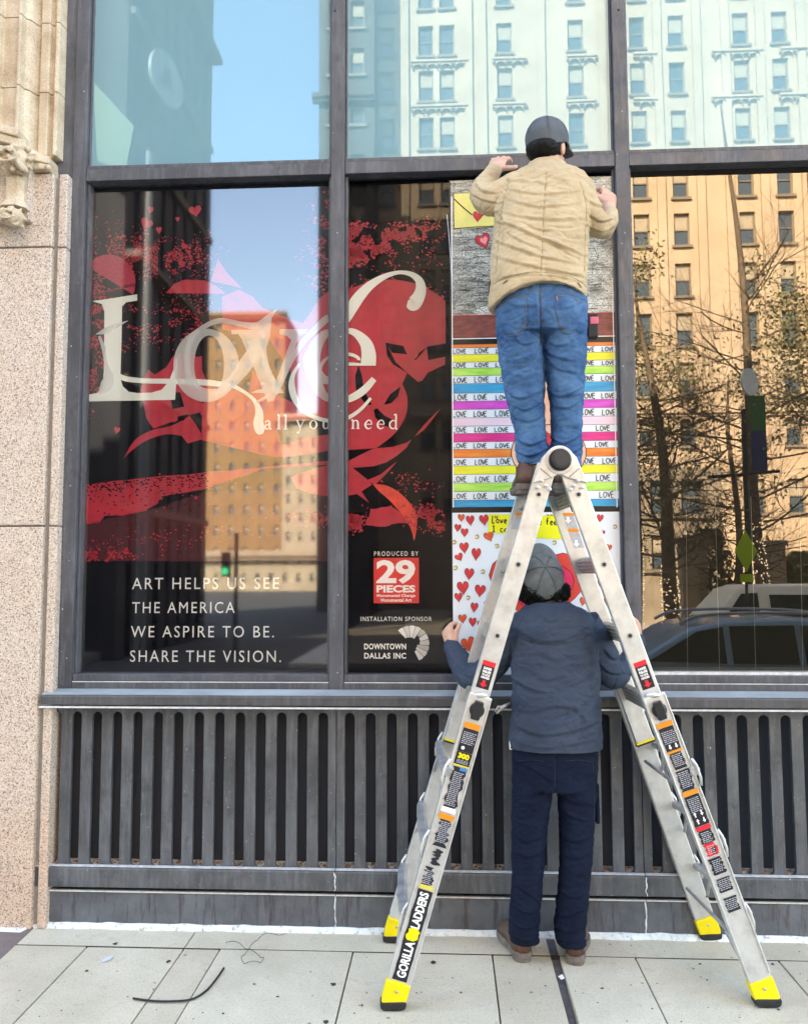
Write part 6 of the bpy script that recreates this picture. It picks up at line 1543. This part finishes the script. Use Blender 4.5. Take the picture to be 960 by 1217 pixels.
# trousers
tb = MB()
body_tube(tb, [(659, 868, -.34, 50, .115), (659, 905, -.34, 51, .12), (659, 935, -.335, 49, .11)], 36)
body_tube(tb, [(634, 905, -.335, 25, .100), (631, 950, -.33, 23, .092), (628, 1000, -.325, 20.5, .082), (626, 1050, -.31, 18.5, .074), (623, 1090, -.28, 18.5, .068), (622, 1108, -.258, 18, .066), (624, 1119, -.246, 17, .062)], 32)
body_tube(tb, [(684, 905, -.335, 25, .100), (685, 950, -.33, 22.5, .092), (685, 1000, -.325, 20, .082), (682, 1050, -.31, 18.5, .074), (678, 1090, -.28, 19, .068), (677, 1108, -.258, 18.5, .066), (679, 1122, -.246, 17.5, .062)], 32)
me = voxel(tb, .0042, 7, .5)
folds(me, [([(610, 1075), (625, 1084), (642, 1080)], 3.5, .009), ([(606, 1092), (622, 1103), (640, 1098)], 3.5, .011), ([(608, 1110), (624, 1117), (640, 1112)], 3, .008), ([(612, 1050), (628, 1062), (640, 1070)], 4, .006),
           ([(658, 1080), (672, 1088), (694, 1078)], 3.5, .010), ([(658, 1098), (675, 1106), (696, 1098)], 3.5, .011), ([(660, 1114), (678, 1120), (695, 1113)], 3, .008), ([(664, 1055), (680, 1066), (698, 1060)], 4, .006),
           ([(612, 990), (625, 1000), (645, 994)], 5, .006), ([(612, 1012), (628, 1018), (646, 1010)], 4, .005), ([(668, 990), (684, 1000), (702, 992)], 5, .006), ([(668, 1015), (686, 1020), (700, 1012)], 4, .005),
           ([(658, 935), (640, 950), (618, 955)], 5, .008), ([(661, 938), (680, 952), (702, 955)], 5, .008), ([(657, 948), (642, 968), (628, 980)], 5, .006), ([(664, 950), (676, 968), (694, 975)], 4, .006), ([(615, 905), (640, 918), (655, 928)], 4, .005), ([(702, 905), (680, 918), (664, 928)], 4, .005)], rnd=.0032, rscale=11, seed=4)
gash(me, [[(659, 900), (659.5, 920), (659, 938)], [(612, 910), (630, 906), (648, 908)], [(670, 908), (688, 906), (704, 910)]], 1.1, -.0035)
tr_a = finish(me, 'trousers', M_navyp, pa); bt = bvh(tr_a)
stitch(tr_a, bt, [(659, 897), (659.5, 920), (659, 938)], M_thread); 
for pts in ([(615, 905), (630, 903.5), (646, 905)], [(671, 905), (688, 903.5), (702, 906)], [(704, 900), (706, 960), (704, 1020), (699, 1090)]): stitch(tr_a, bt, pts, M_thread)
# jacket
jb = MB()
body_tube(jb, [(653, 716, -.315, 24, .078), (655, 724, -.322, 36, .095), (656, 733, -.325, 47, .108), (657, 752, -.325, 51, .120), (659, 790, -.325, 51, .124), (660, 830, -.335, 52, .130), (660, 870, -.345, 54, .135), (660, 893, -.348, 55.5, .138), (660, 905, -.348, 56, .138)], 40)
body_tube(jb, [(622, 740, -.318, 19, .070), (600, 772, -.27, 18, .064), (580, 797, -.225, 17.5, .060), (564, 806, -.19, 17, .058), (552, 796, -.145, 15, .050), (541, 776, -.098, 12.5, .040)], tube=True)
body_tube(jb, [(694, 740, -.318, 19, .070), (712, 768, -.275, 18, .064), (722, 795, -.23, 17.5, .060), (731, 802, -.19, 16.5, .056), (744, 790, -.14, 13, .046), (753, 772, -.105, 11, .038)], tube=True)
me = voxel(jb, .0042, 8, .5)
folds(me, [([(612, 745), (640, 760), (672, 758), (700, 742)], 7, .006), ([(606, 800), (625, 815), (650, 822)], 6, .009), ([(608, 838), (630, 845), (660, 838), (690, 842)], 6, .006), ([(712, 800), (690, 820), (660, 830)], 6, .009), ([(712, 830), (690, 850), (655, 862)], 6, .010), ([(610, 860), (640, 872), (680, 868), (712, 855)], 6, .008),
           ([(612, 882), (650, 888), (700, 880)], 5, .005), ([(700, 760), (706, 790), (704, 820)], 5, .010), ([(616, 760), (610, 790), (612, 815)], 5, .010), ([(640, 775), (662, 782), (690, 775)], 7, .005), ([(718, 770), (728, 782), (738, 780)], 4, .009), ([(714, 788), (724, 798), (738, 800)], 4, .009), ([(596, 785), (580, 785), (568, 795)], 4, .008), ([(560, 790), (552, 800), (540, 792)], 4, .008),
           ([(684, 842), (696, 858), (690, 876)], 5, .008), ([(634, 800), (650, 806), (668, 800)], 6, .005), ([(640, 728), (655, 738), (672, 730)], 4, .004)], rnd=.0042, rscale=9, seed=9)
gash(me, [[(612, 758), (640, 766), (675, 766), (702, 756)], [(700, 735), (708, 760), (707, 795)], [(617, 738), (609, 760), (607, 790)]], 1.1, -.003)
hz = Z(894, 660, -.45)
ja = finish(me, 'jacket', M_navyj, pa, cut=[((0, 0, hz), (0, 0, -1))])
s_ = ja.modifiers.new('s', 'SOLIDIFY'); s_.thickness = .003; s_.offset = -1
bt = bvh(ja)
stitch(ja, bt, [(606, 889), (640, 891), (680, 891), (714, 889)], M_thread, .0008, 'hem_stitching'); stitch(ja, bt, [(612, 758.5), (640, 766.5), (675, 766.5), (702, 756.5)], M_thread, .0008, 'yoke_seam')
mb = MB(); col_ = []
for z_, rx_, ry_, dy in ((0, .078, .072, 0), (.018, .076, .070, .004), (.034, .078, .070, .010), (.036, .074, .066, .010), (.02, .071, .064, .004), (0, .072, .066, 0)):
    c = P(652.5, 722, -.315)+Vector((0, dy, z_)); col_.append([c+Vector((rx_*math.cos(t), ry_*math.sin(t), .012*math.sin(t))) for t in [2*math.pi*k/36 for k in range(36)]])
mb.loft(col_, cap=False); mb.build('collar', M_navyj, ja, smooth=True)
for (wp, dr) in ((wl, (P(541, 776, -.098)-P(536, 768, -.075))), (wr, (P(753, 772, -.105)-P(757, 762, -.085)))):
    d = dr.normalized(); mb = MB(); world_tube(mb, [wp+d*.000, wp+d*.025, wp+d*.05], [.039, .042, .044], 24); mb.build('cuff', M_navyj, ja, smooth=True)
# cap and curly hair
cc = hc+Vector((0, -.006, -.0)); cA, RmC = cap(pa, cc+upA.normalized()*.014, upA, fwA, .095, M_capA, .080, .92, -.10, -.30)
mb = MB(); random.seed(2); mb.ball(hc+Vector((0, .004, -.052)), (.108, .082, .064), None, 20, 14)
hm = voxel(mb, .006, 2); ha = finish(hm, 'hair', M_hair, fb)
mb = MB()
for k in range(620):
    a = random.uniform(-math.pi-.35, .35); el = random.uniform(-.9, .42); dv = Vector((math.cos(a)*math.cos(el), math.sin(a)*math.cos(el), math.sin(el)))
    if dv.y > .35: continue
    c = hc+Vector((0, .004, -.052))+Vector((dv.x*.110, dv.y*.084, dv.z*.066)); r_ = random.uniform(.005, .012); ax_ = Vector([random.gauss(0, 1) for _ in range(3)]).normalized(); b_1 = ax_.orthogonal().normalized(); b_2 = ax_.cross(b_1); q = random.uniform(2.5, 6)
    mb.tube([c+(b_1*math.cos(t)+b_2*math.sin(t))*r_+ax_*t*.0012+dv*t*.0008 for t in [q*j/7 for j in range(8)]], .0015, 4, cap=False)
tag(mb.build('curls', M_hair, ha, recalc=False), kind='stuff')
hl, hr = G(622, 1147), G(681, 1151); hl.z = hr.z = 0
shoe(pa, (hl.x+.008, hl.y+.012, 0), (-.26, .965, 0), .275, M_boot2, M_boot, M_sole); shoe(pa, (hr.x+.008, hr.y+.012, 0), (.24, .97, 0), .275, M_boot2, M_boot, M_sole)
# small tool hanging at his left side and a hip pouch
tool = MB(); t0 = P(607, 836, -.30); tool.tube([t0, P(598, 840, -.31), P(590, 848, -.31)], [.006, .009, .005], 8); tool.tube([P(598, 840, -.31), P(592, 840, -.31), P(588, 846, -.31)], [.004, .006, .003], 8); tool.build('belt_tool', M_alud, pa, smooth=True)
MB().box(P(705, 950, -.30).x, P(709.5, 950, -.30).x, -.36, -.26, Z(975, 706, -.3), Z(928, 706, -.3)).build('leg_pocket', M_navyp, pa, bevel=.006)
MB().box(P(603.5, 885, -.3).x, P(607, 885, -.3).x, -.38, -.375, Z(890, 605, -.36), Z(880, 605, -.36)).build('paper_tag', M_white, pa, bevel=.001)

# ------------------------------------------------------------------ upper man
YU = -.42
zr = (AX[-1][0]+DIR[-1]*s_at(-1, 588))[1]+.017
pb = thing('person', 'person in tan jacket and blue jeans standing high on the ladder', 'person', (P(650, 585, -.35).x, -.36, zr))
sk = MB(); hcB = P(650, 171, -.385); upB, fwB = Vector((.03, -.06, 1)), Vector((.50, .86, 0))
RmB, qB = head(sk, hcB+Vector((0, 0, -.022)), upB, fwB, .95)
body_tube(sk, [(649, 186, -.385, 17, .058), (649, 205, -.39, 19, .062), (648, 222, -.40, 46, .075), (645, 260, -.41, 50, .11), (642, 330, -.42, 50, .12), (643, 360, -.42, 48, .12)])
for r_ in ([(620, 395, -.42, 24, .08), (627, 470, -.38, 17, .06), (637, 560, -.36, 11, .045)], [(668, 395, -.42, 24, .08), (671, 470, -.38, 17, .06), (672, 560, -.36, 11, .045)]): body_tube(sk, r_)
wl, wr = P(588, 200, -.150), P(724, 243, -.13)
body_tube(sk, [(606, 228, -.40, 15, .05), (577, 234, -.36, 12, .042), (579, 218, -.25, 10, .036), (588, 200, -.150, 8.5, .027)], tube=True)
body_tube(sk, [(692, 228, -.40, 15, .05), (708, 262, -.40, 11, .042), (718, 268, -.33, 9, .036), (722, 260, -.24, 8, .030), (724, 243, -.13, 8, .027)], tube=True)
hand(sk, wl, Vector((.26, .58, .76)), Vector((.1, .75, -.65)), Vector((.9, -.3, -.1)), .185, (.35, .3, .3, .3), .22, (1.0, .25))
hand(sk, wr, Vector((.10, .52, .84)), Vector((-.45, .75, -.5)), Vector((-.9, -.2, .1)), .185, (.45, .5, .6, .65), .16, (.6, .5))
me = voxel(sk, .0036, 3, .4); fb = finish(me, 'body', M_skin, pb); eyes(fb, qB, RmB)
# jeans
tb = MB()
body_tube(tb, [(641, 328, -.42, 50, .125), (642, 345, -.42, 53, .135), (643, 375, -.43, 54.5, .140), (643, 400, -.42, 53.5, .130)], 40)
body_tube(tb, [(616, 390, -.42, 27, .118), (619, 425, -.41, 26, .108), (623, 460, -.395, 24, .096), (627, 495, -.375, 20, .086), (630, 520, -.365, 18.5, .080), (632, 536, -.36, 20.5, .080), (636, 552, -.36, 19, .074)], 32)
body_tube(tb, [(670, 390, -.42, 27, .118), (671, 425, -.41, 25, .108), (672, 460, -.395, 21.5, .096), (673, 495, -.375, 18.5, .086), (673, 520, -.365, 17.5, .080), (672, 536, -.36, 20, .080), (672, 556, -.36, 18, .074)], 32)
me = voxel(tb, .0042, 7, .5)
folds(me, [([(641, 405), (632, 420), (612, 428)], 4, .009), ([(645, 405), (656, 420), (680, 428)], 4, .009), ([(640, 418), (628, 438), (608, 446)], 4.5, .007), ([(648, 418), (662, 436), (688, 442)], 4.5, .007),
           ([(602, 462), (618, 472), (642, 464)], 4, .008), ([(606, 478), (624, 486), (644, 476)], 4, .008), ([(608, 494), (628, 500), (645, 492)], 4, .006), ([(650, 462), (668, 470), (692, 458)], 4, .008), ([(652, 478), (672, 484), (690, 474)], 4, .007),
           ([(614, 520), (630, 528), (650, 520)], 3.5, .010), ([(612, 534), (630, 541), (652, 531)], 3.5, .012), ([(618, 548), (634, 552), (654, 545)], 3, .009), ([(654, 518), (670, 526), (690, 516)], 3.5, .010), ([(654, 532), (672, 540), (692, 530)], 3.5, .010),
           ([(592, 352), (615, 362), (638, 360)], 4, .004), ([(648, 362), (668, 366), (694, 356)], 4, .004), ([(612, 400), (622, 408), (640, 404)], 3.5, .006), ([(650, 404), (666, 410), (682, 402)], 3.5, .006), ([(640, 350), (641.5, 380), (642, 404)], 2.5, -.010)], rnd=.0042, rscale=12, seed=14)
gash(me, [[(641, 338), (642, 370), (643, 408)], [(592, 366), (604, 355), (624, 349)], [(624, 349), (627, 375), (621, 398), (599, 398), (593, 372)], [(659, 349), (676, 350), (693, 357)], [(659, 349), (660, 375), (668, 396), (684, 393), (694, 364)], [(598, 344), (620, 341), (641, 340), (665, 341), (692, 347)]], 1.0, -.0035)
jn = finish(me, 'jeans', M_denim, pb); bt = bvh(jn)
for pts in ([(592, 367), (600, 357), (612, 351.5), (624.5, 350)], [(593, 369), (601, 359), (612, 353.5), (624, 352)], [(624.5, 350), (625, 365), (623.5, 385)], [(623.5, 385), (616, 394), (610, 398), (600, 398.5)], [(626.5, 381), (621, 390), (612, 395)], [(659, 350), (668, 349.5), (680, 352), (693, 358)], [(659.5, 352), (668, 351.5), (680, 354), (692, 360)], [(659.5, 352), (661, 370), (666, 388)], [(666, 389), (672, 396), (684, 393.5)], [(664, 385), (672, 392)],
            [(641, 342), (642, 372), (643, 406)], [(642.6, 342), (643.6, 372), (644.6, 406)], [(598, 346), (620, 343.5), (641, 342)], [(641, 342), (665, 343), (692, 349)]): stitch(jn, bt, pts, M_ythread, .0010)
q = drape(bt, [(661.5, 352), (661.8, 356.5)], .001); 
if len(q) > 1: MB().tube(q, .003, 4).build('pocket_label', simple('label_tan', (.45, .22, .15), .7), jn)
for pts in ([(617, 556), (630, 551.5), (645, 549), (657, 550)], ): stitch(jn, bt, pts, mat('pale_denim', (.25, .35, .5), .8), .0016, 'hem_edge')
# jacket
jb = MB()
body_tube(jb, [(649, 196, -.388, 22, .074), (649, 201, -.39, 27, .080), (649, 206, -.395, 38, .095), (648, 213, -.40, 50, .112), (647, 228, -.405, 56, .128), (644, 260, -.415, 57, .140), (641, 300, -.425, 57, .150), (639, 325, -.43, 57.5, .155), (638.5, 342, -.43, 58, .158), (638.5, 352, -.43, 58, .158)], 44)
body_tube(jb, [(614, 226, -.395, 21, .082), (596, 235, -.39, 20, .076), (580, 237, -.36, 17.5, .070), (574, 229, -.31, 15.5, .060), (577, 219, -.26, 13, .048), (583, 210, -.21, 11, .040)], tube=True)
body_tube(jb, [(684, 226, -.395, 22, .082), (696, 251, -.405, 17.5, .074), (707, 265, -.40, 14.5, .062), (717, 270, -.35, 11.8, .052), (722, 267, -.28, 10.5, .045), (724, 261, -.225, 9.5, .038)], tube=True)
me = voxel(jb, .0042, 8, .5)
folds(me, [([(590, 262), (612, 268), (645, 283), (678, 296), (694, 302)], 3.6, .010), ([(590, 285), (615, 294), (650, 306), (690, 312)], 4, .008), ([(592, 302), (620, 312), (660, 322), (694, 322)], 4, .007), ([(604, 236), (640, 244), (690, 240)], 4, .006), ([(600, 252), (640, 259), (692, 258)], 4, .007), ([(598, 222), (640, 229), (692, 225)], 4, .005),
           ([(692, 270), (672, 274), (655, 272)], 3.5, .008), ([(694, 286), (676, 286), (664, 278)], 3.5, .008), ([(590, 322), (630, 326), (690, 330)], 3.5, .005), ([(600, 212), (625, 214), (650, 216)], 4, .004), ([(566, 218), (574, 226), (590, 228)], 3.2, .009), ([(562, 230), (574, 236), (594, 240)], 3.2, .009), ([(566, 244), (580, 250), (592, 250)], 3.2, .008),
           ([(700, 238), (712, 244), (724, 240)], 3.2, .008), ([(700, 254), (714, 262), (730, 258)], 3.2, .009), ([(700, 268), (716, 274), (730, 268)], 3.2, .008), ([(590, 250), (600, 262), (598, 282)], 4, .008), ([(606, 278), (630, 290), (645, 296)], 3.4, .006), ([(660, 288), (676, 300), (692, 306)], 3.4, .007), ([(620, 262), (640, 272), (660, 274)], 3, .005)], rnd=.0044, rscale=10, seed=23)
gash(me, [[(649, 205), (646, 250), (644, 300), (642, 330)], [(582, 326), (697, 326)], [(604, 214), (596, 245), (592, 280), (588, 325)], [(690, 216), (697, 245), (696, 280), (695, 322)]], 1.1, -.0035)
zh0 = P(638, 338, -.58)
# the hem rises at the spine and drops to the sides, following the photo
cutn = None
ja = finish(me, 'jacket', M_tan, pb, cut=[((0, 0, Z(339, 640, -.59)), (0, 0, -1))]); s_ = ja.modifiers.new('s', 'SOLIDIFY'); s_.thickness = .003; s_.offset = -1
c, _ = arr(ja.data); org = np.array(origin(ja)); c = c+org; u_, v_ = proj(c); k_ = np.clip((v_-292)/45, 0, 1)**1.3
c[:, 2] -= k_*(.044*np.clip(np.abs(u_-646)/54, 0, 1.1)**2.2*(1+.25*(u_ < 646))-.010); ja.data.vertices.foreach_set('co', (c-org).reshape(-1)); ja.data.update()
bt = bvh(ja)
for pts in ([(649, 206), (646, 250), (644, 300), (642, 322)], [(582, 341), (595, 332), (612, 326), (640, 323), (675, 328), (690, 335), (697, 342)], [(605, 214), (597, 245), (593, 280), (589, 325)], [(689, 216), (696, 245), (695, 280), (694, 322)]): stitch(ja, bt, pts, M_tthread, .0009)
for pts in ([(598, 337), (603, 333)], [(686, 336), (690, 341)]):
    q = drape(bt, pts, .002)
    if len(q) > 1: MB().tube(q, .003, 5).build('waist_tab', M_tthread, ja)
mb = MB(); col_ = []
for z_, rx_, ry_, dy in ((-.01, .084, .074, 0), (.016, .078, .070, .004), (.036, .076, .067, .008), (.038, .071, .062, .008), (.016, .070, .063, .004), (0, .074, .066, 0)):
    c = P(649, 203, -.388)+Vector((0, dy, z_)); col_.append([c+Vector((rx_*math.cos(t), ry_*math.sin(t), 0)) for t in [2*math.pi*k/36 for k in range(36)]])
mb.loft(col_, cap=False); mb.build('collar', M_tan, ja, smooth=True)
for a_, b_ in ((P(583, 209, -.205), P(587, 202, -.165)), (P(724, 262, -.228), P(724.5, 253, -.185))):
    mb = MB(); world_tube(mb, [a_, (a_+b_)/2, b_], [.041, .039, .037], 24); mb.build('cuff', M_tan, ja, smooth=True)
# dark shirt tail showing under the jacket
mb = MB(); body_tube(mb, [(635, 331, -.42, 53.5, .13), (634, 345, -.41, 53.5, .132), (634, 352, -.405, 53, .130)], 40); mb.build('shirt_tail', simple('dark_shirt', (.012, .015, .028), .9), pb, smooth=True)
cB, RmC = cap(pb, hcB+Vector((0, 0, .020)), Vector((-.04, -.14, 1)), fwB, .099, M_capB, .070, .97, -.30, -.60)
mb = MB(); mb.ball(hcB+RmB @ Vector((-.003, -.026, -.034)), (.080, .086, .062), RmB, 24, 16); hm = voxel(mb, .005, 3); folds(hm, [], rnd=.002, rscale=60, seed=3); finish(hm, 'hair', M_hair, fb, cut=[(tuple(hcB+Vector((0, 0, -.026))), (0, 0, 1))])
# shoes on the top rungs
sL, sR = P(624, 583, -.42), P(668, 583, -.42)
shoe(pb, (sL.x, -.455, zr), (.0, 1, 0), .275, M_boot, M_boot, M_sole); shoe(pb, (sR.x, -.455, zr), (.0, 1, 0), .275, M_boot, M_boot, M_sole)
# pouch clipped to his hip
px0 = P(703, 388, -.42)
MB().box(px0.x-.022, px0.x+.022, -.45, -.40, px0.z-.055, px0.z+.05).build('belt_pouch', simple('black_nylon', (.012, .012, .016), .7), pb, bevel=.006)
MB().box(px0.x-.012, px0.x+.024, -.453, -.43, px0.z+.002, px0.z+.034).build('pink_tape', simple('pink_label', (.65, .12, .20), .5), pb, bevel=.002)

# =================================================================== LITTER ON THE PAVEMENT
def onground(pts, z=.006): return [G(u, v, z) for u, v in pts]
MB().tube([Vector(p) for p in cr([tuple(q) for q in onground([(158, 1187), (180, 1190), (205, 1190.5), (228, 1188), (245, 1178), (257, 1164), (266, 1151)], .007)], 6)], .0042, 8).build('cable_offcut', M_rub)
tag(bpy.data.objects['cable_offcut'], 'thick black curved cable offcut lying on the pavement, larger of the two', 'cable')
wz = [Vector((p[0], p[1], .004+.012*abs(math.sin(i*.35)))) for i, p in enumerate(cr([tuple(q) for q in onground([(268, 1121), (284, 1124), (297, 1132), (310, 1139), (313, 1143), (304, 1146), (290, 1146), (287, 1140), (296, 1130), (306, 1118), (320, 1112), (340, 1113)], .004)], 6))]
MB().tube(wz, .0011, 6).build('wire_offcut', M_rub); tag(bpy.data.objects['wire_offcut'], 'thin looped wire offcut lying near the grille', 'wire')
random.seed(77); 
gum = [(137, 1122, 3), (396, 1170, 3.2), (387, 1215, 3), (330, 1185, 1.6), (302, 1170, 1.5), (103, 1154, 2), (265, 1205, 1.4), (515, 1144, 3), (548, 1180, 1.4), (832, 1146, 1.5), (918, 1146, 1.6), (648, 1172, 1.2), (200, 1143, 2.4), (925, 1200, 1.5), (430, 1195, 1.4), (715, 1175, 1.6), (840, 1165, 1.3)]
gum += [(random.uniform(0, 960), random.uniform(1120, 1217), random.uniform(.35, 1.1)) for _ in range(90)]
for u, v, r_ in gum:
    c = G(u, v, .0022); s_ = r_*.0034
    MB().poly([c+Vector((math.cos(a)*s_*random.uniform(.7, 1.4), math.sin(a)*s_*random.uniform(.8, 1.9), 0)) for a in [k*math.pi/5 for k in range(10)]]).build('gum_spot', M_dirt, sw)
MB().poly([G(u, v, .003) for u, v in ((663, 1161), (668, 1158), (671, 1163), (667, 1165))]).build('paper_scrap', M_white, sw)
MB().poly([G(u, v, .003) for u, v in ((120, 1143), (126, 1138), (135, 1136), (131, 1141), (123, 1144))]).build('paint_smear', mat('pale_paint', (.6, .66, .72), .6), sw)
